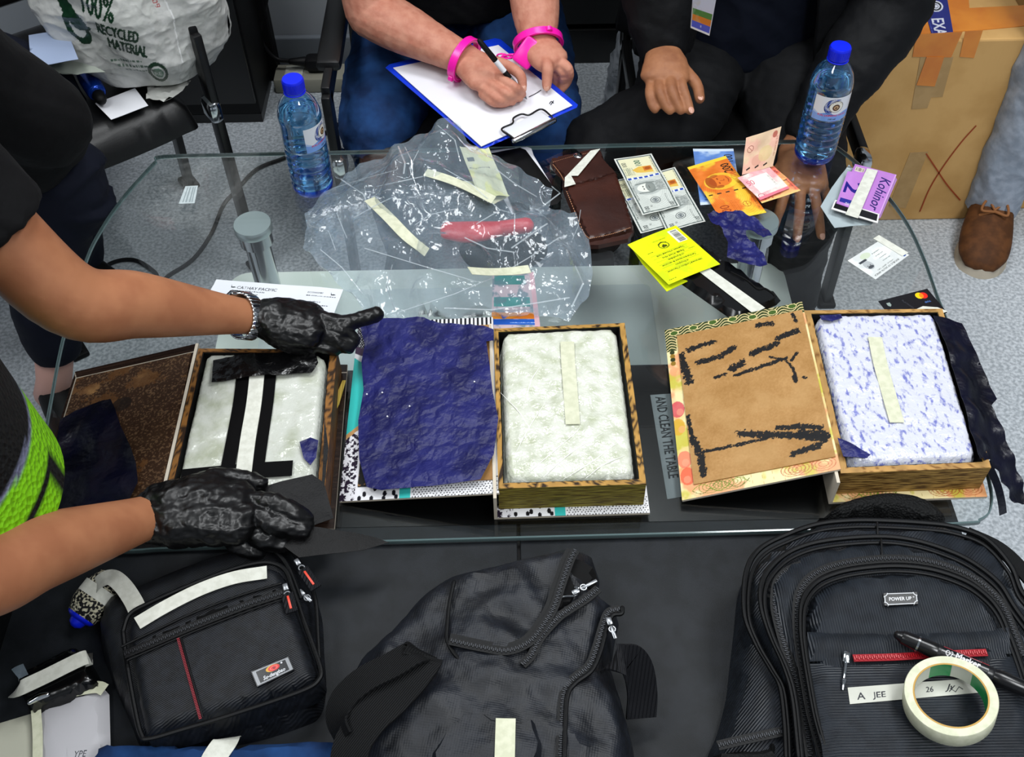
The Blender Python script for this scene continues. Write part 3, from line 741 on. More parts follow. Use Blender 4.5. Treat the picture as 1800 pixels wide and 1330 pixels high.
# ------------------------------------------------------------------ water bottles
m_pet = thin_clear('blue tinted bottle wall', (0.56, 0.82, 1.0), 1.5, 0.03, 0.05, '#3f9cf6', bumps=(), boost=2.6)
m_petb = thin_clear('blue bottle foot', (0.12, 0.28, 1.0), 1.5, 0.02, 0.22, '#0b34e0', boost=1.2)
m_water = bpy.data.materials.new('water'); m_water.use_nodes = True
_b = m_water.node_tree.nodes['Principled BSDF']; _b.inputs['Transmission Weight'].default_value = 1.0
_b.inputs['IOR'].default_value = 1.22; _b.inputs['Roughness'].default_value = 0.0; _b.inputs['Base Color'].default_value = (0.70, 0.90, 1.0, 1)
def bottle(px, py, label, yaw):
    c = P(px, py, GZ); t = thing('water_bottle', label, 'bottle', c, 'water bottles on the glass table')
    prof = [(0.024, 0.003), (0.029, 0.0), (0.0325, 0.005), (0.0335, 0.012)]
    z = 0.016
    for k in range(6):
        prof += [(0.0335, z), (0.0338, z+0.004), (0.0302, z+0.0075), (0.0302, z+0.009), (0.0338, z+0.0115)]; z += 0.0125
    prof += [(0.0332, 0.094), (0.0332, 0.136), (0.0338, 0.140), (0.0325, 0.150), (0.0285, 0.163), (0.0215, 0.174), (0.0155, 0.181), (0.0135, 0.185), (0.0135, 0.190)]
    foot = [q for q in prof if q[1] <= 0.0165]
    obj('bottle_foot', lathe(foot, 40, t=c, cap=(True, False)), m_petb, t, auto=0)
    obj('bottle_wall', lathe([q for q in prof if q[1] >= 0.0155], 40, t=c, cap=(False, False)), m_pet, t, auto=0)
    wp = [(r-0.0012, max(zz, 0.0045)) for r, zz in prof if zz < 0.148]
    obj('water', lathe([(0.0, 0.0045)]+wp+[(0.0322, 0.1485), (0.0, 0.1487)], 40, t=c, cap=(False, False)), m_water, t, auto=0)
    cap = obj('bottle_cap', lathe([(0.0150, 0.186), (0.0162, 0.187), (0.0162, 0.2045), (0.0150, 0.2065), (0.0, 0.2068)], 40, t=c, cap=(True, False)), m_blue, t)
    rb = [box((math.cos(a)*0.0162, math.sin(a)*0.0162, 0.1965), (0.0010, 0.0010, 0.014), np.array([[math.cos(a), -math.sin(a), 0], [math.sin(a), math.cos(a), 0], [0, 0, 1]])) for a in np.linspace(0, 2*math.pi, 40, endpoint=False)]
    obj('cap_ribs', xf(join(*rb), None, (c[0], c[1], c[2])), m_blue, cap, smooth=False)
    obj('neck_ring', torus((c[0], c[1], c[2]+0.184), 0.0155, 0.0014, n=32, m=6), m_blue, cap)
    cv = Canvas(66, 44, 0.45, '#dfe3ea')
    cv.put((cv.Y > 30+2*np.sin(cv.X*.2)), '#6f9ade'); cv.poly([(0, 44), (0, 26), (12, 32), (30, 34), (50, 32), (66, 26), (66, 44)], '#7ea6e6', .55)
    for k in range(5):
        rr = 15.5-k*1.5; th = np.arctan2(cv.Y-18, cv.X-33); dd = np.hypot((cv.X-33), (cv.Y-18)*1.05)
        cv.put((np.abs(dd-rr) < .55+.25*np.sin(th*5+k)) & ((th > 1.5+k*.1) | (th < -1.0-k*.12)), '#1c2763' if k % 2 == 0 else '#4863b8')
    cv.disc(36, 17, 11, 10, '#e9e6da'); cv.ring(36, 17, 11, 10, .8, '#4a4236'); cv.disc(36, 18.5, 6, 6, '#5a3a22'); cv.disc(36, 18.5, 3.6, 3.2, '#c9a77a'); cv.disc(36, 19, 2.2, 1.6, '#5a3a22')
    for k, ch in enumerate('TENJIKU'):
        a = math.radians(-150+k*20); cv.text(ch, 36+9.0*math.cos(a), 17.5+8.0*math.sin(a), 3.4, '#5a3a22', rot=math.degrees(a)+90, center=True)
    cv.text('PURE DRINKING WATER', 33, 35, 5.0, '#c03a5e', sx=.85, bold=.15, center=True); cv.text('500 ml', 33, 41.5, 4.6, '#173a3a', center=True, bold=.1)
    r = 0.0338
    def fn(u, v):
        a = yaw+(u[:, 0]-0.5)*66/33.8; return np.stack([c[0]+r*np.cos(a), c[1]+r*np.sin(a), c[2]+0.136-v[:, 0]*0.044], 1)
    printed('bottle_label', cv, [(0, 0, 0), (1, 0, 0), (1, -1, 0), (0, -1, 0)], m_gprint, t, fn=fn, thick=0.0)
bottle(551, 328, 'blue capped water bottle left of the big clear plastic bag', math.radians(-20))
bottle(1430, 272, 'blue capped water bottle standing near the jacketed man over his hand', math.radians(-86))

# ------------------------------------------------------------------ banknotes
def usd():
    c = Canvas(156, 66, 0.55, '#c9ccc6'); c.noise(.06, .10, 3)
    c.rect(2.5, 2.5, 153.5, 63.5, '#44504e'); c.rect(4.5, 4.5, 151.5, 61.5, '#c3c8c2'); c.noise(.15, .06, 8)
    for k in range(9): c.ring(60, 33, 30+k*4, 20+k*3, .5, '#8f9792', .6)
    c.rect(96, 5, 151, 61, '#dcd6a8', .7); c.disc(66, 32, 20, 27, '#aab0ac'); c.disc(66, 28, 11, 15, '#d7d9d0'); c.disc(66, 36, 14, 8, '#6d7572', .8)
    for k in range(10): c.line([(54+k*2.4, 45+(k % 3)), (50+k*3.2, 60)], .9, '#3c4442')
    c.disc(63, 24, 2, 1.2, '#3a403e'); c.disc(70, 24, 2, 1.2, '#3a403e'); c.line([(63, 34), (70, 34)], 1, '#55504c'); c.line([(54, 14), (52, 34), (55, 44)], 3, '#767d79'); c.line([(78, 14), (80, 34), (77, 44)], 3, '#767d79')
    c.ring(30, 33, 8, 8, 1.2, '#3a4244'); c.disc(30, 33, 5.5, 5.5, '#586064'); c.ring(30, 33, 2.5, 3.5, .8, '#c5cac4')
    c.rect(92, 4, 98, 62, '#d3d8e2'); 
    for k in range(6): c.rect(92.6, 6+k*9.5, 97.4, 12+k*9.5, '#2a48a0')
    c.poly([(104, 54), (110, 26), (118, 20), (126, 34), (124, 54)], '#d1ac4e'); c.rect(112, 40, 124, 54, '#c0702a'); c.disc(118, 47, 4, 5, '#9a4f1e')
    c.text('100', 126, 40, 15, '#1e5b45', sx=.8, bold=.3); c.text('100', 128, 15, 11, '#35403c', sx=.8, bold=.2); c.text('100', 5, 16, 11, '#2f3836', sx=.75, bold=.2); c.text('100', 5, 60, 11, '#2f3836', sx=.75, bold=.2)
    c.text('LB 45119173 R', 14, 54, 4.2, '#2f3a38'); c.text('B2', 14, 23, 5, '#2f3a38')
    for k in range(4): c.scribble(104, 8+k*3, 22, 1.6, '#4d5d55')
    c.text('THE UNITED STATES OF AMERICA', 36, 8.5, 4.0, '#35403c'); c.text('ONE HUNDRED DOLLARS', 100, 61, 4.2, '#35403c')
    for k in range(5): c.scribble(104, 12+k*2.4, 20, 1.3, '#51625a')
    return c
def rand_note(base, hi, dk, val):
    c = Canvas(146, 70, 0.55, base); c.blend(hi, .035, .45, .6, 2, .8); c.noise(.08, .14, 5)
    c.rect(0, 0, 7, 70, hi); c.rect(139, 0, 146, 70, hi)
    for k in range(14): c.ring(52, 40, 10+k*4, 8+k*3, .5, dk, .25)
    c.disc(92, 36, 21, 27, hi, .7); c.disc(93, 36, 14, 19, base); c.disc(93, 20, 15, 8, dk, .8); c.disc(79, 30, 3.5, 7, dk, .7); c.disc(107, 30, 3.5, 7, dk, .6)
    c.disc(88, 33, 2.6, 1.3, dk); c.disc(99, 33, 2.6, 1.3, dk); c.line([(93, 36), (92, 42), (95, 43)], 1.2, dk, .8); c.line([(87, 48), (93, 50), (100, 48)], 1.8, dk, .8)
    for k in range(8): c.line([(80+k*3.6, 56+abs(k-4)), (76+k*4.6, 68)], 1.4, dk, .6)
    for k in range(5): c.rect(62, 4+k*14, 64.5, 11+k*14, '#2b2a22')
    c.text(val, 108, 66, 21, '#1f1a14' if val != '50' else '#8c2a3a', sx=.72, bold=.35); c.text(val, 8, 24, 22, dk, sx=.8, bold=.2); c.ring(28, 52, 6, 6, 1, dk, .7); c.line([(22, 52), (34, 52)], .8, dk, .7); c.line([(28, 46), (28, 58)], .8, dk, .7)
    c.text('SOUTH AFRICAN RESERVE BANK', 14, 67, 3.6, '#3a2a1e')
    for k in range(4): c.scribble(12, 30+k*2.6, 30, 1.2, dk, .6)
    return c
def note(name, label, cv, px4, z, warp=0.003, sd=1, grp='banknotes on the glass table'):
    z4 = [z]*4 if np.isscalar(z) else z
    co = [P(a, b, zz) for (a, b), zz in zip(px4, z4)]
    return printed(name, cv, co, m_print, None, zf=lambda u, v: warp*(fbm(u*2.5+sd, v*1.5+sd, 2, sd)), thick=0.0002, label=label, cat='banknote', group=grp)
U = usd()
note('banknote', 'hundred dollar note half under the brown wallet, lowest of the three', U, [(1126, 412), (1078, 318), (1146, 304), (1196, 392)], GZ+.001, .003, 2)
note('banknote', 'hundred dollar note fanned out to the right above the yellow booklet', U, [(1172, 408), (1128, 312), (1186, 296), (1240, 391)], GZ+.005, .004, 3)
note('banknote', 'hundred dollar note lying uppermost, its gold inkwell towards the far edge', U, [(1129, 381), (1079, 282), (1145, 271), (1195, 364)], GZ+.0105, .005, 4)
note('banknote', 'blue hundred rand note under the orange one', rand_note('#5f84c4', '#c3d2e2', '#2f4f96', '100'), [(1231, 361), (1218, 262), (1289, 262), (1304, 356)], GZ+.001, .002, 5)
note('banknote', 'orange two hundred rand note with a portrait', rand_note('#d8742c', '#e6c93c', '#96401a', '200'), [(1268, 390), (1208, 295), (1275, 275), (1347, 375)], GZ+.0045, .004, 6)
note('banknote', 'reddish orange note under the folded pink one', rand_note('#d9705c', '#e8c27c', '#a83a34', '50'), [(1339, 359), (1300, 312), (1358, 291), (1407, 336)], GZ+.0085, .003, 7)
nt = thing('banknote', 'pink fifty rand note folded so one half stands up', 'banknote', P(1330, 310, GZ+.0115), 'banknotes on the glass table')
def pinkflat():
    c = Canvas(70, 66, 0.5, '#dba3a8'); c.blend('#ecd2cc', .05, .4, .6, 4); c.noise(.1, .12, 6); c.rect(14, 12, 56, 52, '#e8e0d8'); c.ring(10, 58, 6, 5, 1, '#a04a5a'); c.text('50', 4, 28, 17, '#c4707e', bold=.2)
    c.text('AB 2199145 C', 52, 18, 5, '#4b4046', rot=90); c.rect(0, 60, 70, 66, '#d97888'); c.noise(.3, .05, 2); return c
def pinkback():
    c = Canvas(70, 68, 0.5, '#e3c7a6'); c.blend('#e9b9a4', .05, .42, .6, 9); c.noise(.1, .1, 3); c.ring(12, 24, 6, 6, 1.2, '#a8685c'); c.line([(8, 20), (16, 28)], 1, '#a8685c'); c.disc(30, 48, 12, 10, '#d9a28e', .7); c.disc(46, 40, 14, 14, '#dcc58e', .7)
    for k in range(3): c.poly([(8+k*19, 60), (16+k*19, 57), (17+k*19, 60), (9+k*19, 63)], '#2e2622')
    c.disc(60, 10, 5, 6, '#b0594c', .8); c.text('SOUTH AFRICAN', 64, 14, 4.4, '#a0463c', rot=90); return c
z = GZ+.0125
co = [P(1296, 313, z), P(1351, 293, z), P(1388, 331, z), P(1336, 353, z)]
printed('lower_half', pinkflat(), co, m_print, nt, zf=lambda u, v: .003*fbm(u*2, v*2, 2, 4), thick=0.0002)
co = [P(1311, 242, z+.05), P(1373, 222, z+.054), P(1358, 292, z+.001), P(1303, 307, z+.001)]
printed('standing_half', pinkback(), co, m_print, nt, zf=lambda u, v: .004*fbm(u*2, v*2, 2, 4), thick=0.0002)

# ------------------------------------------------------------------ wallet, booklet, phone, scrap, cards
m_leather = mat('brown leather', '#3a190f', 0.36, col2='#2c110a', nscale=14, spec=.5, bumps=(('noise', 300, .2, .0006), ('noise', 18, .25, .005)))
m_stitch = mat('tan stitching', '#c08a68', .7)
wq = P(1045, 350, GZ); t = thing('wallet', 'open brown leather wallet with white tape across its flap', 'wallet', wq)
body = PL([(990, 324), (1002, 326), (1040, 318), (1082, 305), (1090, 318), (1113, 388), (1114, 402), (1104, 409), (1040, 424), (1030, 418), (1015, 385), (1000, 352)], GZ+.012)
obj('wallet_body', pillow(body, GZ+.0003, GZ+.016, .006, .004, True, lambda x, y, d: .0015*fbm(x*20, y*20, 2, 3)), m_leather, t)
we = PL([(1024, 411), (1036, 431), (1052, 431), (1104, 420), (1112, 408), (1110, 397)], GZ+.008)[:, :2]
obj('wallet_edge', slab([tuple(q) for q in we], GZ+.0003, GZ+.0088), m_leather, t, smooth=False)
flap = PL([(967, 284), (974, 278), (1010, 270), (1050, 262), (1058, 266), (1064, 282), (1080, 300), (1083, 307), (1040, 321), (993, 330), (988, 312), (976, 300)], GZ+.013)
obj('wallet_flap', pillow(flap, GZ+.008, GZ+.0165, .004, .004, True, lambda x, y, d: .0015*fbm(x*25, y*25, 2, 9)), m_leather, t)
for nm, pts in (('stitching', [(996, 336), (1008, 366), (1026, 408), (1036, 419)]), ('stitching', [(1038, 419), (1075, 411), (1108, 400)]), ('stitching', [(972, 285), (1010, 274), (1050, 266)]), ('stitching', [(972, 289), (984, 304), (992, 318)])):
    q = PL(pts, GZ+.0168); dense = catmull(q, 50); parts = [loft(dense[i:i+2], .0006, 5, round_cap=False) for i in range(0, 49, 2)]
    obj(nm, join(*parts), m_stitch, t, kind='stuff')
sp_ = P(1016, 274, GZ+.0155); obj('snap_stud', lathe([(.0075, 0), (.0075, .0016), (.005, .003), (0, .003)], 20, t=sp_, cap=(True, False)), m_chrome, t)
obj('snap_mark', box(sp_+[0, 0, .0034], (.0016, .008, .0006)), m_black, t)
obj('tape_strip', sheet(PL([(1038, 265), (1055, 262), (1016, 309), (1004, 309), (1012, 324), (992, 329), (993, 312)], GZ+.0195)[:, :2], lambda x, y: GZ+.0195+.0012*fbm(x*60, y*60, 2, 2), .004), m_maskw, t)

c = Canvas(100, 130, .5, '#d9e80e'); c.noise(.03, .05, 2)
K = '#2a3006'
c.scribble(80, 10, 12, 2.2, K)
for k, (s, w) in enumerate((('International Certificate of Vaccination', 70), ('or Prophylaxis', 40), ('Certificat international de vaccination', 66), ('ou de prophylaxie', 46), ('Republic of South Africa', 56), ('Department of National Health', 64))):
    c.text(s, 50, 30+k*9, 6.0, K, center=True, sx=.72, bold=.16); c.line([(14, 32+k*9), (86, 32+k*9)], .5, K, .7)
c.ring(50, 93, 9, 8, 1.4, K); c.disc(50, 91, 5, 3.5, K, .8); c.line([(42, 99), (50, 103), (58, 99)], 1.6, K); c.line([(46, 86), (50, 96), (54, 86)], 1.2, K)
c.text('PASSPORT No.', 50, 111, 4, K, center=True); c.blend('#b9c71a', .04, .5, .62, 6, .5); c.scribble(76, 88, 10, 2, K); c.scribble(8, 64, 12, 2, K)
c.rect(6, 86, 24, 122, '#d9dcd0')
yy = 88.0
while yy < 120: w_ = random.choice((.6, .8, 1.3)); c.rect(8, yy, 20, yy+w_, '#23242c'); yy += w_+random.choice((.7, 1.1))
t = thing('yellow_booklet', 'bright yellow vaccination booklet with a barcode label', 'booklet', P(1180, 450, GZ+.003))
zb = GZ+.013
co = [P(1266, 464, zb), P(1175, 503, zb), P(1103, 430, zb), P(1188, 396, zb)]
printed('cover', c, co, m_print, t, zf=lambda u, v: .003*u*(1-v)+.0015*np.sin(3*u), thick=.0005)
m_yel = mat('yellow card', '#d3e20f', .6)
obj('back_leaf', sheet(PL([(1108, 432), (1190, 404), (1258, 470), (1172, 512), (1128, 462)], zb-.006)[:, :2], lambda x, y: zb-.006, .01, .0008), m_yel, t)

t = thing('phone', 'black phone in a case with white tape under the yellow booklet', 'phone', P(1270, 490, GZ))
oc = PL([(1222, 428), (1238, 427), (1368, 514), (1374, 522), (1366, 530), (1306, 556), (1288, 556), (1160, 466), (1158, 456)], GZ+.008)
obj('phone_body', pillow(oc, GZ+.0003, GZ+.0095, .003, .008, False), mat('glossy black plastic', '#08090a', .18, spec=.6), t)
ridge_l = PL([(1285, 478), (1312, 492), (1332, 508), (1345, 507), (1362, 520), (1352, 528)], GZ+.0100)
obj('case_ridge', loft(ridge_l, .0014, 6, seg=24), m_blackm, t)
obj('camera_dot', lathe([(.0018, 0), (.0018, .0006), (0, .0007)], 12, t=P(1266, 457, GZ+.0095), cap=(True, False)), m_chrome, t)
obj('tape_strip', sheet(PL([(1222, 472), (1240, 466), (1345, 541), (1324, 551)], GZ+.0105)[:, :2], GZ+.0108, .006), m_maskw, t)

sc_ = PL([(1241, 387), (1252, 379), (1270, 382), (1290, 380), (1310, 388), (1330, 396), (1345, 408), (1355, 423), (1340, 424), (1318, 414), (1308, 418), (1312, 432), (1325, 440), (1340, 458), (1347, 474), (1340, 479), (1310, 477), (1290, 468), (1276, 462), (1277, 440), (1268, 415), (1250, 400)], GZ+.012)[:, :2]
obj('carbon_paper_scrap', sheet(sc_, lambda x, y: GZ+.0125+.012*ridge(x*26, y*26, 3, 6)+.006*ridge(x*70, y*60, 2, 2), .003), m_navy, label='torn crumpled navy paper scrap beside the yellow booklet', cat='paper')

t = thing('card_envelope', 'crumpled white plastic envelope under the purple cards', 'envelope', P(1490, 350, GZ))
obj('envelope', sheet(PL([(1492, 290), (1504, 300), (1545, 330), (1540, 385), (1531, 396), (1495, 398), (1467, 401), (1455, 382), (1442, 364), (1462, 330)], GZ+.003)[:, :2], lambda x, y: GZ+.0015+.004*ridge(x*30, y*30, 2, 3), .006), mat('milky plastic', '#a3b0b4', .35, spec=.6), t)
def purple():
    c = Canvas(98, 76, .5, '#b279c4'); c.noise(.05, .06, 4); c.rect(0, 0, 98, 2, '#c79ad4'); c.text('Kohinor', 13, 23, 27, '#241d63', shear=.28, sx=.86, bold=.3)
    c.rect(6, 56, 17, 72, '#d9cfc0')
    for k in range(9): c.rect(7, 57+k*1.6, 15, 57.7+k*1.6, '#302a33')
    return c
t = thing('purple_card_pack', 'purple Kohinor pack held by white tape near the right edge of the glass', 'card pack', P(1525, 330, GZ+.006))
zk = GZ+.0135
pts = [(1578, 307), (1549, 378), (1475, 352), (1502, 287)]
obj('pack_body', pillow(PL([(1502, 287), (1506, 285), (1576, 304), (1579, 309), (1550, 376), (1545, 379), (1478, 354), (1474, 349)], zk), GZ+.006, zk, .002, .008, False), mat('lilac card', '#b98bc8', .5), t)
printed('pack_print', purple(), PL([(1576, 307), (1547, 377), (1476, 352), (1503, 288)], zk+.0004), m_gprint, t)
c = Canvas(62, 40, .5, '#b57cc7'); c.noise(.06, .06, 3)
c.text('2', 18, 35, 44, '#231f7a', bold=.8); c.rect(50, 6, 57, 36, '#2a2f8a'); c.text('SIMCARD', 55.5, 8, 6, '#d9d0e2', rot=90, sx=.7)
printed('inner_card', c, PL([(1524, 303), (1508, 370), (1470, 357), (1490, 301)], zk+.0016), m_gprint, t, thick=.001)
c = Canvas(86, 16, .5, '#dcdad8'); c.rect(3, 2, 83, 13, '#17171b')
printed('striped_card', c, PL([(1468, 351), (1546, 376), (1543, 392), (1461, 367)], zk+.001), m_gprint, t, thick=.0012)
obj('tape_strip', sheet(PL([(1524, 296), (1543, 300), (1508, 384), (1486, 377)], zk+.003)[:, :2], zk+.0036, .006), m_maskw, t)

c = Canvas(86, 54, .45, '#cfd3d2'); c.noise(.05, .05, 3); c.blend('#dfe3df', .06, .45, .6, 3)
c.text('REPUBLIC OF SOUTH AFRICA', 20, 7, 4.6, '#2b3130', bold=.1); c.text('NATIONAL IDENTITY CARD', 26, 11.5, 3.2, '#3b4342')
c.rect(3, 3, 9, 8, '#2c4f96'); c.rect(3, 5.5, 9, 8, '#3b7f5a')
c.disc(68, 27, 8.5, 10, '#a9aeb0'); c.disc(68, 22, 6, 3, '#474b50'); c.disc(65, 26, 1.2, .8, '#33363a'); c.disc(71, 26, 1.2, .8, '#33363a'); c.rect(60, 36, 77, 40, '#3c4046'); c.disc(55, 44, 11, 6, '#b9c9a4', .6)
for k in range(4): c.scribble(24, 20+k*7, 18, 2, '#55605f')

t = thing('identity_card', 'white South African identity card with a tape tab near the right edge', 'card', P(1544, 455, GZ))
zc = GZ+.0012
printed('card_face', c, [P(1598, 448, zc), P(1539, 491, zc), P(1490, 458, zc), P(1550, 420, zc)], m_gprint, t, thick=.0009)
obj('tape_strip', sheet(PL([(1535, 419), (1545, 413), (1597, 444), (1586, 450)], zc+.0006)[:, :2], zc+.0008, .006), m_maskw, t)
c = Canvas(86, 54, .5, '#15171b'); c.noise(.08, .03, 3); c.disc(72, 11, 6.5, 6.5, '#d9281c'); c.disc(66, 9.5, 6.5, 6.5, '#e8c414'); c.put((((c.X-72)/6.5)**2+((c.Y-11)/6.5)**2 <= 1) & (((c.X-66)/6.5)**2+((c.Y-9.5)/6.5)**2 <= 1), '#ef7d1a')
c.text('debit', 66, 26, 5.5, '#4f7ac0', sx=.9); c.poly([(9, 8), (15, 8), (15, 13), (12, 16), (9, 13)], '#8b9a95'); c.text('PLATINUM', 34, 10, 4.5, '#3a3d44', rot=70)
t = thing('bank_card', 'black bank card with two overlapping circles behind the floral book', 'card', P(1600, 540, GZ))
printed('card_face', c, [P(1544, 529, zc), P(1630, 507, zc), P(1665, 549, zc), P(1578, 573, zc)], m_gprint, t, thick=.0009)
obj('tape_strip', sheet(PL([(1596, 550), (1622, 538), (1648, 540), (1666, 547), (1640, 556)], zc+.0006)[:, :2], zc+.0008, .006), m_maskw, t)

c = Canvas(203, 82, .6, '#d6dae0'); c.noise(.02, .04, 2); D = '#22272e'
def bird(x, y, s): c.poly([(x, y-2*s), (x+1.2*s, y+.6*s), (x+3*s, y+.2*s), (x+4.4*s, y+1.0*s), (x+2.6*s, y+1.8*s), (x+.6*s, y+1.6*s)], D)
bird(28, 13, 2.0); c.text('CATHAY PACIFIC', 38, 18, 9.5, D, sx=.86, bold=.12); bird(186, 13, 2.0); c.text('ECONOMY', 150, 15, 5, D, bold=.1)
for k, (x, w) in enumerate(((38, 46), (38, 38), (36, 30), (150, 44), (150, 24), (150, 38), (118, 16), (96, 20))):
    c.scribble(x, (24, 31, 40, 22, 36, 44, 36, 44)[k], w, 2.6, D)
c.rect(150, 50, 165, 51, D)
zp = GZ+.001
co = [P(381, 493, zp), P(604, 511, zp), P(581, 571, zp), P(349, 553, zp)]
t = thing('boarding_pass', 'white boarding pass headed CATHAY PACIFIC partly under the gloved hand', 'boarding pass', co[3])
printed('upper_pass', c, co, m_print, t, zf=lambda u, v: .0015+.0035*fbm(u*4, v*2, 2, 8), thick=.0003)
obj('lower_pass', sheet(PL([(374, 502), (420, 500), (600, 520), (575, 574), (345, 556)], zp)[:, :2], zp, .012), m_paper, t)

c = Canvas(78, 96, .7, '#b9a9b0'); c.noise(.04, .1, 4); c.rect(3, 6, 60, 22, '#2c7f7a'); c.rect(3, 44, 66, 60, '#2f8a86'); c.blend('#4f6d78', .1, .5, .65, 3, .7); c.rect(0, 70, 78, 80, '#d98a2c'); c.poly([(30, 80), (60, 70), (78, 76), (78, 80)], '#c9701e'); c.rect(0, 81, 78, 90, '#1d54b0')
for k in range(2): c.scribble(30, 87.5, 40, 1.6, '#a9c4e6')
c.rect(70, 0, 78, 96, '#c9a0a8')
obj_ = printed('leaflet', c, PL([(866, 478), (938, 478), (950, 577), (864, 577)], GZ+.0012), m_gprint, None, label='teal, orange and blue leaflet under the front of the clear bag', cat='leaflet')

t = thing('notebook', 'black notebook with white pages behind the clear plastic bag', 'notebook', P(905, 310, GZ))
obj('pages', pillow(PL([(838, 262), (926, 253), (934, 256), (938, 268), (985, 345), (900, 372)], GZ+.006), GZ+.0003, GZ+.006, .0008, .01, False), m_paper, t)
obj('cover', pillow(PL([(858, 268), (914, 257), (924, 261), (988, 346), (980, 356), (906, 372)], GZ+.009), GZ+.0064, GZ+.0095, .0008, .01, False), m_blackm, t)
obj('print_line', strip(PL([(862, 263), (905, 259)], GZ+.0066), .0012, .0003), m_blackm, t)

# ------------------------------------------------------------------ the big clear bag and what is in it
zi = GZ+.012
t = thing('receipt', 'pale yellow printed slips inside the clear bag', 'paper', P(850, 310, GZ+.03))
c = Canvas(60, 100, .8, '#c9cdb0'); c.noise(.05, .08, 3); c.blend('#d3d79a', .05, .5, .6, 7); c.rect(6, 22, 20, 30, '#5a6062'); c.scribble(4, 46, 40, 3, '#6a6f6a')
printed('slip', c, PL([(808, 262), (858, 259), (894, 346), (842, 352)], GZ+.035), m_print, t, zf=lambda u, v: .01*fbm(u*3, v*3, 2, 3))
obj('under_slip', sheet(PL([(800, 320), (850, 318), (896, 344), (868, 360), (838, 345)], GZ+.03)[:, :2], lambda x, y: GZ+.028+.006*fbm(x*40, y*40, 2, 3), .008), mat('cream paper', '#c6c9a8', .7), t)
rp = PL([(784, 405), (830, 408), (880, 402), (926, 396)], GZ+.02)
t = thing('red_torch', 'red tube shaped tool inside the clear bag', 'tool', rp[0])
obj('grip', loft(rp[:3], [(.017, .010), (.021, .013), (.013, .011)], 16, seg=16), m_red, t)
obj('tip', loft(rp[2:], [.0125, .0125], 16), m_red, t)
obj('black_pouch', pillow(PL([(810, 420), (900, 418), (950, 405), (960, 440), (905, 470), (830, 462)], GZ+.012), GZ+.0006, GZ+.016, .01, .01), m_blackm, label='dark pouch inside the clear bag below the red tool', cat='pouch')

bd_ = [(532, 435, 0), (540, 400, .02), (535, 375, .01), (585, 330, .03), (620, 300, .05), (632, 287, .06), (660, 280, .06), (706, 252, .09), (740, 235, .10), (783, 207, .13), (800, 215, .12), (830, 255, .09), (860, 270, .08), (905, 290, .07), (935, 310, .06), (972, 332, .05), (965, 365, .03), (1000, 375, .04), (1012, 372, .04), (1020, 400, .03), (1035, 420, .02), (1042, 480, .01), (1035, 520, .0), (1010, 550, .01), (1000, 565, 0), (960, 555, 0), (900, 555, .01), (800, 560, .01), (720, 565, 0), (690, 562, .01), (640, 545, 0), (600, 505, 0), (560, 465, .01)]
it_ = [(640, 400, .07), (700, 330, .11), (760, 290, .13), (800, 330, .105), (850, 370, .085), (900, 400, .07), (940, 390, .075), (700, 430, .08), (760, 430, .095), (830, 440, .085), (900, 450, .06), (980, 440, .06), (600, 420, .045), (660, 490, .05), (740, 500, .06), (820, 510, .045), (900, 510, .035), (980, 500, .03), (640, 330, .075), (620, 370, .05), (712, 285, .12), (780, 240, .14), (740, 360, .10), (570, 400, .03)]
cp = np.array([P(a, b, GZ+.002+h) for a, b, h in bd_+it_])
def idw(x, y):
    d2 = (x[:, None]-cp[None, :, 0])**2+(y[:, None]-cp[None, :, 1])**2+1e-6; w = d2**-1.6
    return (w*cp[None, :, 2]).sum(1)/w.sum(1)
bo = cp[:len(bd_), :2]
v, f, b = fill(bo, .0055, False)
d = edge_dist(v, b); g = np.clip(d/.02, 0, 1)
x, y = v[:, 0], v[:, 1]
h = idw(x, y) + g*(.020*(ridge(x*11, y*11, 2, 3)-.55)+.012*(ridge(x*30+y*9, y*26-x*9, 3, 8)-.55))
h = np.maximum(h, GZ+.0012)
top = np.column_stack([v, h]); k = border_loop(v, b); n = len(v)
lowz = np.where(g > 0, GZ+.0010+np.clip(.25*(h-GZ)*(1-g), 0, 1), h); lowz[k] = h[k]
low = np.column_stack([v, np.minimum(lowz, h)])
t = thing('plastic_bag', 'large crumpled clear plastic bag with strips of masking tape', 'bag', (P(780, 430, GZ)))
obj('film', (np.vstack([top, low]), list(f)+[tuple(i+n for i in q[::-1]) for q in f]), m_film, t, auto=0)
def on_bag(pts, lift=.003):
    q = PL(pts, GZ+.08)
    for _ in range(6):
        zz = idw(q[:, 0], q[:, 1])+.012; q = np.array([P(a, b, zq) for (a, b), zq in zip(pts, zz)])
    q[:, 2] += lift; return q
for pts, w in (([(650, 352), (684, 385), (716, 418), (751, 446)], .0175), ([(748, 305), (790, 318), (830, 335), (868, 354)], .0165), ([(826, 478), (860, 480), (896, 479), (931, 475)], .0165)):
    obj('tape_strip', strip(on_bag(pts), w, .0006, seg=16), m_mask, t)
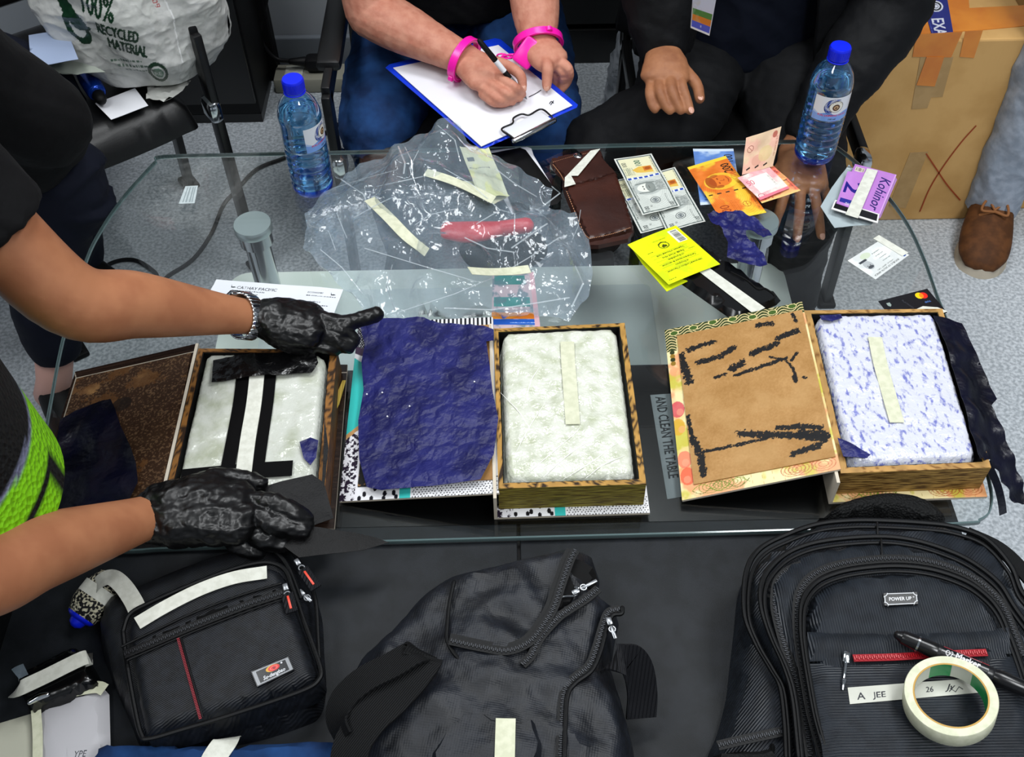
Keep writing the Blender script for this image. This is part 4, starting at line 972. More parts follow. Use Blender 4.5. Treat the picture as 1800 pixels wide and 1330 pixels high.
for pts in ([(1018, 372), (1015, 400), (1005, 425)], [(740, 265), (720, 300), (735, 330)], [(545, 400), (580, 410), (590, 440)], [(985, 418), (930, 455), (880, 485), (800, 520), (700, 555)], [(955, 365), (985, 345), (970, 332)], [(585, 335), (640, 318), (700, 300)], [(640, 440), (740, 470), (840, 500)],
            [(700, 262), (712, 290), (708, 310)], [(712, 260), (722, 285), (724, 312)], [(660, 330), (700, 322), (750, 310)], [(620, 385), (665, 360), (690, 350)], [(770, 225), (800, 250), (812, 290)], [(870, 300), (905, 330), (945, 350)], [(900, 440), (940, 412), (960, 395)], [(1010, 470), (1025, 500), (1005, 545)], [(780, 545), (860, 548), (930, 538), (1000, 525)], [(560, 440), (600, 470), (640, 520)], [(690, 470), (680, 510), (695, 550)], [(730, 400), (760, 380), (800, 372)], [(840, 395), (880, 372), (905, 380), (902, 425)], [(600, 355), (595, 380), (610, 420)], [(820, 420), (860, 440), (905, 450)], [(600, 320), (640, 345), (650, 372)], [(780, 300), (830, 330), (880, 372)]):
    obj('film_fold', strip(on_bag(pts, .004)+rng.normal(0, .0012, (len(pts), 3)), random.choice((.0010, .0016, .0024)), .0004), m_fold, t, smooth=True)
# ------------------------------------------------------------------ hollow book boxes
ZT = 0.502
m_btape = mat('black cloth tape', '#020203', .55, spec=.08)
def inset(q, l, r, f_, b_):
    """q: TL TR BR BL (xy). moves each side inwards (negative: outwards)"""
    tl, tr, br, bl = [np.asarray(p, float)[:2] for p in q]
    ux = (tr-tl)/np.linalg.norm(tr-tl); uy = (tl-bl)/np.linalg.norm(tl-bl)
    return np.array([tl+ux*l-uy*b_, tr-ux*r-uy*b_, br-ux*r+uy*f_, bl+ux*l+uy*f_])
def prism(q, z0, z1):
    return slab([tuple(p) for p in np.asarray(q)[::-1]], z0, z1)
def ring_wall(qo, qi, z0, z1):
    v = np.vstack([np.column_stack([q, np.full(4, z)]) for q, z in ((qo, z0), (qo, z1), (qi, z1), (qi, z0))])
    f = []
    for a in range(3):
        for i in range(4): j = (i+1) % 4; f.append((a*4+j, a*4+i, a*4+4+i, a*4+4+j))
    for i in range(4): j = (i+1) % 4; f.append((i, j, 12+j, 12+i))
    return v, f
def page_mat(name, a, b, sc):
    return mat(name, a, .6, col2=b, nscale=sc, lo=.42, hi=.58, ndetail=5, stretch=(0.06, 0.06, 1), bumps=(('noise', sc, .6, .0025, (0.05, 0.05, 1)),))
def quad3(px, z): return [P(a, b, zz) for (a, b), zz in zip(px, [z]*4 if np.isscalar(z) else z)]
def lid_slab(co, th=0.003):
    co = [np.asarray(c, float) for c in co]; n = np.cross(co[1]-co[0], co[0]-co[3]); n /= np.linalg.norm(n)
    v = np.array(co+[c-n*th for c in co]); return v, [(3, 2, 1, 0), (4, 5, 6, 7)]+[(i, (i+1) % 4, 4+(i+1) % 4, 4+i) for i in range(4)], n
def bilerp(co, u, v):
    tl, tr, br, bl = [np.asarray(c, float) for c in co]
    return (tl*(1-u)+tr*u)*(1-v)+(bl*(1-u)+br*u)*v
def smear(cv, pts, w, c='#0b0c0f', sd=0, a=.95):
    m = np.zeros(cv.X.shape, bool); nz = fbm(cv.X*.35, cv.Y*.35, 4, sd)
    for (x0, y0), (x1, y1) in zip(pts[:-1], pts[1:]):
        dx, dy = x1-x0, y1-y0; t = np.clip(((cv.X-x0)*dx+(cv.Y-y0)*dy)/(dx*dx+dy*dy+1e-9), 0, 1)
        d = np.hypot(cv.X-x0-t*dx, cv.Y-y0-t*dy); m |= d < w*.5*(.15+1.7*nz)
    m &= fbm(cv.X*1.2, cv.Y*1.2, 3, sd+5) > .20
    cv.put(m, c, a)
def book(label, blk, lid, lidz, pages, walls, cover_cv, rim_cv, liner_cv, liner_uv, edge_cv, lining=m_blackm):
    q = np.array([p[:2] for p in quad3(blk, ZT)])
    cen = q.mean(0); t = thing('book_box', label, 'book box', (cen[0], cen[1], GZ), 'hollowed books on the glass table')
    bc_ = inset(q, -.004, -.007, -.012, -.012)
    ux = (bc_[1]-bc_[0])/np.linalg.norm(bc_[1]-bc_[0])
    # back cover: painted board under the block
    cvb = cover_cv
    z = GZ+.0044
    obj('back_board', prism(bc_, GZ+.0003, GZ+.0040), m_coverbase, t, smooth=False)
    printed('back_cover', cvb, [np.array([p[0], p[1], z]) for p in bc_], m_gprint, t, thick=.0004)
    qi = inset(q, walls[0], walls[1], walls[2], walls[3])
    obj('page_block', ring_wall(q, qi, GZ+.0048, ZT), pages, t, smooth=False)
    top = edge_cv                      # torn board lying on the rim of the walls
    v = np.vstack([np.column_stack([q, np.full(4, ZT+.0004)]), np.column_stack([qi, np.full(4, ZT+.0004)])])
    nn = 44; P3 = []; Cc = []; Fc = []
    for i in range(4):
        j = (i+1) % 4
        for k in range(nn+1):
            s = k/nn; a = q[i]*(1-s)+q[j]*s; bb = qi[i]*(1-s)+qi[j]*s
            for w in range(4):
                p = a*(1-w/3)+bb*(w/3)
                if w == 3: p = p+(bb-a)/np.linalg.norm(bb-a+1e-9)*.0022*(fbm(np.array(p[0]*180), np.array(p[1]*180), 3, 4)-.5)
                P3.append((p[0], p[1], ZT+.0004+.0007*fbm(np.array(p[0]*300), np.array(p[1]*300), 2, 7))); Cc.append(top(p[0], p[1], w/3))
    for i in range(4):
        for k in range(nn):
            for w in range(3):
                a = (i*(nn+1)+k)*4+w; Fc.append((a, a+1, a+5, a+4))
    obj('block_rim', (np.array(P3), Fc), m_print, t, colors=np.array(Cc))
    obj('lining', ring_wall(inset(qi, .0003, .0003, .0003, .0003), inset(qi, .0012, .0012, .0012, .0012), GZ+.006, ZT-.0004), lining, t, smooth=False)
    co = quad3(lid, lidz)
    v, f, nrm = lid_slab(co)
    obj('front_board', (v-nrm*.0006, f), m_coverbase, t, smooth=False)
    fc = printed('front_cover', rim_cv, co, m_gprint, t, thick=.0004)
    u0, v0, u1, v1 = liner_uv
    lc = [bilerp(co, a, b)+nrm*.0016 for a, b in ((u0, v0), (u1, v0), (u1, v1), (u0, v1))]
    printed('liner_board', liner_cv, lc, m_print, t, thick=.0014, zf=lambda u, v: .0008*fbm(u*6, v*6, 2, 4))
    # spine board between the base and the raised hinge
    a = q[0]-ux*.0065+(q[0]-q[3])/np.linalg.norm(q[0]-q[3])*.012; b = q[3]-ux*.0065+(q[3]-q[0])/np.linalg.norm(q[3]-q[0])*.012
    d = (a-b)/np.linalg.norm(a-b); sx = np.array([d[1], -d[0]]); sx = sx*np.sign(sx @ ux)
    sq = np.array([a, a+sx*.004, b+sx*.004, b])
    obj('spine', prism(sq, GZ+.0004, ZT-.002), m_coverbase, t, smooth=False)
    sf = np.array([b-d*.0004, b+sx*.004-d*.0004])
    return t, q, qi, co, nrm
m_coverbase = mat('cover edge board', '#c9bfae', .6)
def edge_fn(base, dark, sd, th=.62):
    B = np.array([int(base[i:i+2], 16)/255 for i in (1, 3, 5)]); D = np.array([int(dark[i:i+2], 16)/255 for i in (1, 3, 5)])
    return lambda x, y, w: D if fbm(np.array(x*260), np.array(y*260), 3, sd) > th else B*(.85+.3*fbm(np.array(x*90), np.array(y*90), 2, sd+3))

# ---- polka dot book
def dots(cv, x0, y0, x1, y1, step, r, c='#17161c', jit=.15, el=1.0):
    j = 0; y = y0
    while y < y1:
        x = x0+(step/2 if j % 2 else 0)
        while x < x1:
            cv.disc(x+random.uniform(-jit, jit)*step, y+random.uniform(-jit, jit)*step, r, r*el, c); x += step
        y += step*.8; j += 1
def dotcover():
    c = Canvas(204, 300, .8, '#dfdfe2'); T = '#37b3ad'
    dots(c, 95, 272, 204, 300, 4.2, .95); 
    for x in range(20, 86, 13): c.disc(x+random.uniform(-2, 2), 288+random.uniform(-5, 5), 2.6, 4.2, '#17161c')
    for x in range(26, 86, 16): c.disc(x, 297+random.uniform(-2, 2), 2.8, 3.6, '#17161c')
    c.rect(78, 270, 92, 300, T)
    c.rect(0, 196, 22, 300, '#dcdbe0'); k = (fbm(c.X*.30, c.Y*.30, 4, 3) > .5) & (c.X < 20) & (c.Y > 196); c.put(k, '#241c2c')
    c.poly([(0, 66), (24, 84), (24, 178), (0, 198)], T); c.poly([(0, 198), (24, 176), (24, 184), (0, 206)], '#b28a5a')
    c.rect(0, 0, 26, 52, '#1a1920'); dots(c, 1, 2, 26, 52, 3.6, .8, '#dcdce2'); c.poly([(0, 46), (26, 52), (26, 70), (0, 58)], '#3c2a40')
    c.rect(26, 0, 204, 18, '#dcdcde')
    for x in np.arange(100, 204, 6.2): c.rect(x, 0, x+3.0, 18, '#121216')
    dots(c, 27, 1, 100, 18, 4, .9)
    return c
def kraft(w, h, res, base='#9c7546'):
    c = Canvas(w, h, res, base); c.noise(.05, .10, 3); c.noise(.5, .08, 5); c.blend('#b08a58', .03, .5, .7, 8, .5); return c
lc = kraft(180, 265, 1.5); lc.rect(0, 0, 180, 265, '#8d6438', .35); smear(lc, [(4, 238), (9, 262)], 14, sd=3); smear(lc, [(150, 238), (178, 228)], 8, sd=6)
pg2 = page_mat('olive gold page edges', '#4f3f10', '#8f8334', 620)
t2b, q2, qi2, lid2, n2 = book('polka dot book box in the middle with a white slab in its hollow', [(868, 578), (1098, 568), (1136, 851), (876, 859)], [(630, 567), (866, 557), (877, 866), (596, 881)], [.4575, .4985, .4985, .4575],
    pg2, (.006, .0075, .0075, .006), dotcover(), dotcover(), lc, (.115, .055, .985, .935), edge_fn('#a9803f', '#2a1a0a', 3, .6))
zp2 = .499
mp = mat('white crystals in film, warm', '#d2d4c8', .15, col2='#b0b69c', nscale=50, lo=.42, hi=.70, ndetail=6, spec=.55, bumps=(('noise', 60, .5, .005), ('noise', 240, .35, .0015)))
def packet(name, label, qi, ins, mt, ztop, sd, tapes, cat='packet'):
    q = inset(qi, *ins); e = 0.022; ztop = ztop+.0045
    q3 = [(1-e*1.2)*q[0]+e*1.2*q[2]]
    o = []
    for i in range(4):
        a, b, c_ = q[i-1], q[i], q[(i+1) % 4]
        o += [b+(a-b)*.10, b+((a-b)+(c_-b))*.028, b+(c_-b)*.10]
    t = thing(name, label, cat, (q[:, 0].mean(), q[:, 1].mean(), ztop-.04))
    f = lambda x, y, d: .0030*(fbm(x*70, y*70, 4, sd)-.5)+.0022*(ridge(x*14+y*10, y*22-x*9, 3, sd+3)**2-.4)+.0022*(ridge(x*60, y*50+x*30, 2, sd+6)-.5)
    obj('slab', pillow(o, ztop-.040, ztop, .010, .0042, True, f, .002), mt, t, auto=0)
    for nm, pts, w, m, dz in tapes:
        qq = PL(pts, ztop+.0035+dz); obj(nm, strip(qq, w, .0006, seg=len(pts)*6), m, t, smooth=True)
    return t
m_crease = mat('glossy film crease', '#f4f4ee', .15, spec=.8)
t2p = packet('white_packet', 'film wrapped warm white slab with one tape strip in the polka dot book', qi2, (.001, .0015, .001, 0), mp, .5005, 3, [('tape_strip', [(997, 600), (999, 640), (1003, 690), (1007, 745)], .0185, m_mask, .0005)])

for k, (a0, b0, a1, b1) in enumerate(((930, 830, 1010, 762), (955, 838, 1060, 760), (990, 842, 1085, 778), (1030, 840, 1098, 800), (905, 800, 960, 705), (925, 700, 952, 640), (1000, 770, 1022, 748), (880, 690, 935, 760))):
    q = PL([(a0, b0), ((a0+a1)/2+random.uniform(-5, 5), (b0+b1)/2+random.uniform(-5, 5)), (a1, b1)], .5070); obj('film_crease', loft(q, [.0002, .0007, .0002], 6, seg=16), m_crease, t2p)
nav2 = [(632, 572), (680, 564), (746, 563), (768, 573), (850, 577), (868, 584), (868, 604), (855, 606), (860, 640), (866, 690), (876, 738), (868, 800), (845, 845), (800, 852), (720, 860), (672, 865), (645, 858), (632, 810), (630, 740), (640, 690), (636, 640), (642, 610)]
zl = lambda x, y: .4640+(.5050-.4640)*np.clip((x-lid2[0][0])/(lid2[1][0]-lid2[0][0]), 0, 1)
nv = []
for a, b in nav2:
    z = .48
    for _ in range(5): p = P(a, b, z); z = float(zl(p[0], p[1]))
    nv.append(P(a, b, z)[:2])
obj('carbon_paper', sheet(nv, lambda x, y: zl(x, y)+.0065*ridge(x*16+y*4, y*15, 3, 5)*(.35+.8*fbm(x*9, y*9, 2, 2))+.0045*ridge(x*46+y*20, y*40-x*14, 2, 9)*np.clip((y-.84)*9, .30, 1), .0036), m_navy, label='crumpled navy carbon paper covering the open lid of the polka dot book', cat='paper')
obj('crumb', join(*[lathe([(0, 0), (.0013, .0003), (.0010, .0012), (0, .0015)], 8, t=P(a, b, float(zl(P(a, b, .48)[0], 0))+.0085)) for a, b in ((681, 732), (672, 690), (645, 693), (720, 714), (834, 671))]), m_paper, label='scattered white crumbs on the navy carbon paper', cat='crumbs', kind='stuff')

# ---- floral book
def floral():
    c = Canvas(210, 297, .8, '#d9c383'); c.blend('#e3d3a0', .03, .4, .6, 2); c.blend('#d98a5e', .035, .56, .64, 5, .7); c.blend('#b9b23c', .03, .6, .68, 9, .8)
    k = (c.X < 16); 
    for y, col in ((150, '#c23a4c'), (180, '#cf9a2e'), (235, '#d9705a'), (262, '#d9553a')): c.disc(8+random.uniform(-4, 4), y, 10, 14, col, .75); c.disc(10, y+5, 5, 6, '#e0a080', .5)
    for cx in (40, 55, 70, 150, 160, 190):
        for r in (4, 7, 10): c.ring(cx, 284, r*1.6, r, .8, '#6f7a2a' if cx < 80 else '#a8542a', .8)
    c.line([(15+q*2.2, 286+7*math.sin(q*.28)) for q in range(36)], .9, '#55651e'); c.line([(15+q*2.2, 286-7*math.sin(q*.28)) for q in range(36)], .9, '#6f8a1e')
    for x in range(24, 205, 14): c.line([(x, 274), (x+2, 297)], .4, '#9a7a3a', .5)
    c.rect(0, 0, 210, 22, '#2c3a1a'); c.put((c.X < 16) & (c.Y < 44), '#2c3a1a')
    w = ((c.Y*1.0+4.0*np.sin(c.X*.22)+2*np.sin(c.X*.07)) % 5.2) < 1.6; reg = (c.Y < 22) | ((c.X < 16) & (c.Y < 44)); c.put(w & reg, '#d8c68e')
    for x in range(14, 205, 30): c.disc(x, 7+3*math.sin(x), 6, 4, '#3f5a22'); c.ring(x, 7+3*math.sin(x), 6.5, 4.5, .9, '#e0cf95')
    for k in range(4): c.disc(8, 46+k*7, 4, 4, '#8a6a22' if k % 2 else '#2a3316')
    return c
lc = kraft(186, 262, .9, '#a47b48')
S = lambda px: None
W3, H3 = 186, 262
def L3(x, y): return ((x-1192)/(1455-1192)*W3, (y-590)/(870-590)*H3)
for pts, w, sd in (([(14, 32), (52, 26)], 9, 1), ([(26, 58), (60, 56), (80, 44)], 9, 2), ([(2, 40), (10, 90)], 12, 3), ([(74, 82), (88, 76)], 12, 4), ([(104, 62), (140, 54)], 10, 5), ([(146, 44), (172, 38)], 10, 6), ([(120, 12), (140, 14)], 9, 7), ([(48, 92), (62, 90)], 6, 8), ([(76, 96), (112, 90), (150, 84)], 6, 9), ([(128, 76), (148, 86), (156, 104), (158, 126)], 4, 10), ([(156, 90), (166, 78)], 4, 11), ([(154, 118), (156, 128)], 5, 12), ([(168, 124), (171, 125)], 5, 13),
        ([(70, 196), (100, 206), (140, 216), (176, 230)], 11, 14), ([(120, 200), (150, 204), (176, 212)], 8, 15), ([(20, 214), (60, 214), (104, 212)], 5, 16), ([(6, 190), (14, 222), (14, 250)], 10, 17), ([(134, 246), (168, 240), (182, 228)], 9, 18), ([(2, 150), (5, 186)], 6, 19), ([(172, 4), (174, 20)], 5, 20), ([(150, 216), (176, 224)], 14, 21)): smear(lc, pts, w, sd=sd)
pg3 = page_mat('gilt brown page edges', '#4d3210', '#b08c4c', 760)
ms = mat('white crystals with violet flecks', '#c9cbd6', .16, col2='#6f75b4', nscale=150, lo=.53, hi=.66, ndetail=5, stretch=(1, .55, 1), rot=(0, 0, .6), spec=.55, bumps=(('noise', 60, .45, .004), ('noise', 240, .35, .0015)))
t3b, q3, qi3, lid3, n3 = book('floral book box at the right end with a flecked slab in its hollow', [(1413, 546), (1656, 543), (1742, 822), (1478, 832)], [(1168, 580), (1410, 530), (1478, 824), (1199, 879)], [.4585, .5045, .5045, .4585],
    pg3, (.009, .0075, .0085, .006), floral(), floral(), lc, (.085, .058, .985, .935), edge_fn('#a8824c', '#6f4a22', 6, .66))
packet('flecked_packet', 'white slab with violet flecks and one tape strip in the floral book', qi3, (.0015, .0015, .0015, .0005), ms, .5005, 9, [('tape_strip', [(1538, 592), (1548, 640), (1562, 690), (1577, 742)], .0185, m_mask, .0005)])
obj('carbon_paper_corner', sheet(PL([(1472, 770), (1492, 778), (1530, 800), (1522, 806), (1482, 803)], .5095)[:, :2], lambda x, y: .5098+.002*ridge(x*50, y*50, 2, 3), .004), m_navy, label='navy paper corner tucked at the near edge of the flecked slab', cat='paper')
obj('carbon_paper_corner', sheet(PL([(1440, 556), (1478, 553), (1480, 560), (1462, 565), (1444, 563)], .5095)[:, :2], lambda x, y: .5098+.002*ridge(x*50, y*50, 2, 3), .004), m_navy, label='navy paper corner tucked at the far edge of the flecked slab', cat='paper')
wing = [(1640, 556, .5075), (1655, 558, .509), (1690, 570, .506), (1708, 606, .503), (1730, 655, .500), (1746, 690, .496), (1752, 702, .492), (1742, 714, .496), (1757, 745, .492), (1775, 790, .482), (1795, 838, .464), (1803, 872, .45), (1803, 886, .445), (1783, 884, .45), (1765, 852, .468), (1750, 824, .482), (1735, 808, .502), (1722, 808, .5115), (1714, 780, .5125), (1697, 720, .5125), (1681, 670, .5125), (1664, 610, .5125), (1652, 580, .5110)]
wp_ = np.array([P(a, b, c) for a, b, c in wing])
def wz(x, y):
    d2 = (x[:, None]-wp_[None, :, 0])**2+(y[:, None]-wp_[None, :, 1])**2+1e-7; w = d2**-2
    return (w*wp_[None, :, 2]).sum(1)/w.sum(1)
obj('carbon_paper', sheet(wp_[:, :2], lambda x, y: wz(x, y)+.004*(ridge(x*20+y*14, y*9, 2, 4)-.3), .0045), m_navyd, label='dark navy carbon paper hanging off the right side of the floral book', cat='paper')
tail = [P(1735, 812, .50), P(1752, 850, .475), P(1760, 880, .452), P(1763, 903, .430)]
obj('paper_tail', strip(tail, .010, .0006, seg=16, side=(1, .2, 0)), m_navyd, label='thin dark torn paper tail dangling beside the floral book', cat='paper')

# ---- dark wood book
def woodcover():
    c = Canvas(205, 300, 1.0, '#231813'); g = fbm(c.X*.02, c.Y*.35, 4, 3); c.c += (g-.5)[..., None]*np.array([.16, .12, .09]); c.noise(.6, .04, 3)
    c.rect(5, 16, 205, 17.3, '#a39a8c'); c.rect(5, 16, 6.3, 300, '#a39a8c'); c.line([(0, 3), (6, 17)], 1.2, '#a39a8c'); return c
lc = kraft(190, 270, .9, '#573a20')
nz = fbm(lc.X*.028, lc.Y*.028, 3, 4)+.25*(fbm(lc.X*.6, lc.Y*.6, 2, 6)-.5); lc.put(nz > .37, '#2a1a10', .85); lc.put((nz > .37) & (fbm(lc.X*.45, lc.Y*.45, 3, 11) > .62), '#7d6248', .6)
lc.disc(92, 80, 16, 14, '#140d0a', .7)
pg1 = page_mat('dark brown page edges', '#2c1a0e', '#6b4522', 500)
t1b, q1, qi1, lid1, n1 = book('dark wood patterned book box being peeled open by gloved hands', [(349, 613), (593, 614), (570, 878), (287, 884)], [(132, 653), (344, 604), (286, 888), (52, 912)], [.4575, .4985, .4985, .4575],
    pg1, (.007, .0095, .0075, .006), woodcover(), woodcover(), lc, (.04, .065, .985, .96), edge_fn('#7d5427', '#2a1a0c', 8, .58))
z1 = .0
packet('white_packet', 'film wrapped slab crossed by black tapes in the dark wood book', qi1, (.0015, .0015, .0015, .0005), m_powder, .5005, 15, [
    ('tape_strip', [(452, 655), (446, 710), (436, 770), (428, 832)], .0195, m_maskw, .0020),
    ('black_tape', [(428, 655), (421, 710), (410, 770), (398, 832)], .0175, m_btape, .0006),
    ('black_tape', [(476, 655), (470, 710), (461, 770), (452, 832)], .0150, m_btape, .0006),
    ('black_tape', [(318, 838), (380, 832), (450, 826), (514, 822)], .0230, m_btape, .0014)])
obj('crumpled_tape', sheet(PL([(375, 634), (420, 626), (500, 620), (556, 624), (560, 640), (548, 655), (500, 660), (430, 664), (373, 674)], .512)[:, :2], lambda x, y: .5105+.007*ridge(x*40, y*40, 3, 5), .0045), mat('glossy black tape', '#060607', .22, bumps=(('noise', 60, .6, .004),)), label='crumpled glossy black tape across the far end of the dark book', cat='tape')
obj('carbon_paper_scrap', sheet(PL([(527, 778), (546, 770), (560, 775), (556, 805), (546, 818), (534, 806)], .5105)[:, :2], lambda x, y: .5108+.002*ridge(x*50, y*50, 2, 3), .004), m_navy, label='small bright navy paper scrap at the near right of the tape crossed slab', cat='paper')
nav1 = [(196, 704), (204, 722), (214, 752), (232, 790), (242, 820), (244, 850), (230, 880), (180, 905), (110, 918), (62, 905), (78, 860), (98, 800), (108, 740), (140, 722), (170, 710)]
zl1 = lambda x, y: .4645+(.5045-.4645)*np.clip((x-lid1[3][0])/(lid1[1][0]-lid1[3][0]), 0, 1)
nv = []
for a, b in nav1:
    z = .47
    for _ in range(5): p = P(a, b, z); z = float(zl1(p[0], p[1]))
    nv.append(P(a, b, z)[:2])
obj('carbon_paper', sheet(nv, lambda x, y: zl1(x, y)+.009*ridge(x*14, y*11+x*4, 3, 5), .0055), m_navyd, label='very dark navy carbon paper on the open lid of the dark wood book', cat='paper')
# gauze backed black sheets peeled by the gloves, and the gilt sliver beside the book
m_gauze = mat('black woven tape', '#050506', .5, col2='#0d0d0f', nscale=14, spec=.22, bumps=(('noise', 500, .6, .001), ('noise', 30, .5, .006)))
gp = [(440, 866, .520), (545, 820, .530), (563, 834, .525), (570, 790, .512), (573, 745, .506), (578, 790, .512), (570, 850, .512), (585, 905, .500), (590, 925, .485), (545, 928, .505), (500, 905, .515), (465, 872, .520)]
g3 = np.array([P(a, b, c_) for a, b, c_ in gp])
def planefit(g):
    A = np.column_stack([g[:, 0], g[:, 1], np.ones(len(g))]); k, *_ = np.linalg.lstsq(A, g[:, 2], rcond=None); return lambda x, y: k[0]*x+k[1]*y+k[2]
gz = planefit(g3)
obj('gauze_sheet', sheet(g3[:, :2], lambda x, y: gz(x, y)+.006*(ridge(x*16, y*12+x*6, 2, 3)-.4), .005), m_gauze, label='black woven sheet held up over the near corner of the dark book', cat='sheet')
gp2 = [(495, 922, .520), (560, 924, .515), (620, 936, .505), (660, 946, .500), (685, 955, .496), (640, 966, .500), (580, 973, .505), (525, 978, .512), (500, 962, .515)]
g4 = np.array([P(a, b, c_) for a, b, c_ in gp2]); gz2 = planefit(g4)
obj('gauze_sheet', sheet(g4[:, :2], lambda x, y: gz2(x, y)+.006*(ridge(x*9+y*6, y*22, 2, 8)-.4), .005), m_gauze, label='pointed black woven sheet reaching over the glass edge above the shoulder bag', cat='sheet')
sl = [P(608, 668, .47), P(602, 668, .47), P(569, 748, .47), P(573, 752, .47), P(596, 710, .47)]
obj('gilt_strip', sheet(np.array(sl)[:, :2], .470, .004, .0012), mat('gilt page strip', '#a88f3e', .5, bumps=(('wave', 90, .5, .001),)), label='narrow gilt page strip between the dark book and the polka dot book', cat='strip')
# ------------------------------------------------------------------ bags on the desk
WV = lambda period: 2*math.pi/(20*period)
m_ribv = mat('ribbed backpack cloth', '#161a20', .45, col2='#1e232a', nscale=60, spec=.4, bumps=(('noise', 14, .4, .01), ('wave', WV(.0026), .75, .0014)))
m_ribh = mat('ribbed backpack cloth crosswise', '#161a20', .45, col2='#1e232a', nscale=60, spec=.4, bumps=(('noise', 14, .4, .01), ('wave', WV(.0028), .75, .0014, (1, 1, 1), (0, 0, 1.5708))))
m_ribd = mat('ribbed backpack cloth slanting', '#13171d', .45, col2='#1b2027', nscale=60, spec=.4, bumps=(('noise', 14, .4, .01), ('wave', WV(.0028), .75, .0014, (1, 1, 1), (0, 0, 0.8))))
m_pipe = mat('black piping', '#050608', .5, bumps=(('noise', 500, .3, .0006),))
m_twill = mat('black twill', '#0d0f13', .5, col2='#15181e', nscale=80, spec=.35, bumps=(('noise', 16, .4, .008), ('wave', WV(.0020), .5, .001, (1, 1, 1), (0, 0, 1.0))))
m_rip = mat('black ripstop cloth', '#0c0f15', .5, col2='#141820', nscale=40, spec=.4, bumps=(('noise', 9, .9, .025), ('noise', 34, .5, .006), ('wave', WV(.0027), .16, .0006, (1, 1, 1), (0, 0, .2)), ('wave', WV(.0024), .16, .0006, (1, 1, 1), (0, 0, 1.77))))
m_web = mat('black webbing', '#08090b', .7, bumps=(('wave', WV(.0022), .6, .001, (1, 1, 1), (0, 0, .7)),))
m_webl = mat('dark grey webbing', '#141519', .65, bumps=(('wave', WV(.0040), .9, .0016, (1, 1, 1), (0, 0, .2)),))
m_meshk = mat('black air mesh', '#060708', .7, bumps=(('voronoi', 320, .8, .002),))
m_dark = mat('dark lining', '#050506', .8)
m_zip = mat('zip teeth', '#2a2c30', .4, .6)
m_nick = mat('nickel zip pull', '#8d9094', .3, .8)
def zipper(t, pts, z, name='zipper', tooth=m_zip, tape=m_pipe, w=.010, step=.0022, seg=None):
    q = PL(pts, z); n = seg or max(20, len(pts)*10); q = catmull(q, n)
    par = obj(name, strip(q, w, .0012), tape, t)
    L = np.r_[0, np.cumsum(np.linalg.norm(np.diff(q, axis=0), axis=1))]; parts = []
    for k, s in enumerate(np.arange(.001, L[-1], step)):
        p = np.array([np.interp(s, L, q[:, i]) for i in range(3)]); d = np.array([np.interp(s+.001, L, q[:, i]) for i in range(3)])-p
        if np.linalg.norm(d) < 1e-7: continue
        R = frame(d); parts.append(box(p+R[:, 1]*(.0006 if k % 2 else -.0006)+[0, 0, .0006], (step*.55, .0034, .0012), R))
    obj('zip_teeth', join(*parts), tooth, par, smooth=False, kind='stuff'); return par
def piping(t, pts, z, r=.0024, m=None, name='piping'):
    q = PL(pts, z); return obj(name, loft(q, r, 8, seg=len(pts)*8), m or m_pipe, t)
def puller(t, a, b, z, col=None, metal=True):
    pa, pb = P(*a, z), P(*b, z); d = pb-pa; L = np.linalg.norm(d); R = frame(d)
    s = obj('zip_slider', join(box(pa, (.009, .006, .004), R, .0012), torus(pa+R[:, 0]*.010+[0, 0, .001], 0.0034, .0009, R, 18, 6)), m_nick, t)
    obj('pull_tab', box(pa+d*.62+[0, 0, .0012], (L*.72, .0135 if col else .004, .003 if col else .002), R, .001), m_webl if col else m_nick, s)
    if col: obj('pull_stripe', box(pa+d*.62+[0, 0, .0030], (L*.48, .0026, .0012), R, .0003), mat('coral rubber', '#d8442e', .4), s)

# ---- backpack
zb0 = GZ+.0006
side = [(1440, 905), (1386, 930), (1335, 965), (1309, 1006), (1300, 1080), (1292, 1150), (1286, 1200), (1270, 1262), (1254, 1300), (1246, 1345), (1246, 1430), (1960, 1430), (1950, 1250), (1880, 1120), (1800, 1010), (1752, 958), (1700, 924), (1640, 901), (1580, 891), (1510, 892)]
L1 = [(1438, 921), (1386, 938), (1335, 965), (1312, 1006), (1309, 1076), (1327, 1127), (1353, 1172), (1372, 1208), (1380, 1270), (1383, 1330), (1385, 1430), (1930, 1430), (1915, 1230), (1860, 1110), (1800, 1046), (1777, 995), (1733, 947), (1677, 926), (1622, 919), (1548, 915), (1493, 915)]
L2 = [(1475, 947), (1416, 958), (1372, 980), (1342, 1017), (1338, 1061), (1353, 1113), (1379, 1172), (1394, 1227), (1405, 1330), (1408, 1430), (1890, 1430), (1875, 1250), (1840, 1150), (1784, 1068), (1755, 1024), (1707, 987), (1659, 965), (1604, 949), (1548, 943)]
L3_ = [(1475, 1006), (1434, 1024), (1412, 1054), (1408, 1098), (1412, 1142), (1423, 1208), (1434, 1264), (1453, 1330), (1458, 1430), (1850, 1430), (1830, 1280), (1808, 1210), (1792, 1160), (1777, 1120), (1758, 1076), (1733, 1046), (1696, 1021), (1641, 1002), (1585, 995), (1530, 997)]
ref = P(1600, 1100, zb0)
t = thing('backpack', 'large dark ribbed backpack with a POWER UP badge and a red zip', 'backpack', ref)
h_ = [(1432, 915), (1455, 895), (1485, 878), (1530, 867), (1565, 864), (1605, 869), (1640, 884), (1668, 915), (1640, 925), (1560, 905), (1480, 915)]
obj('padded_back', pillow(PL(h_, .474)[:, :2], zb0, .486, .014, .005), m_meshk, t)
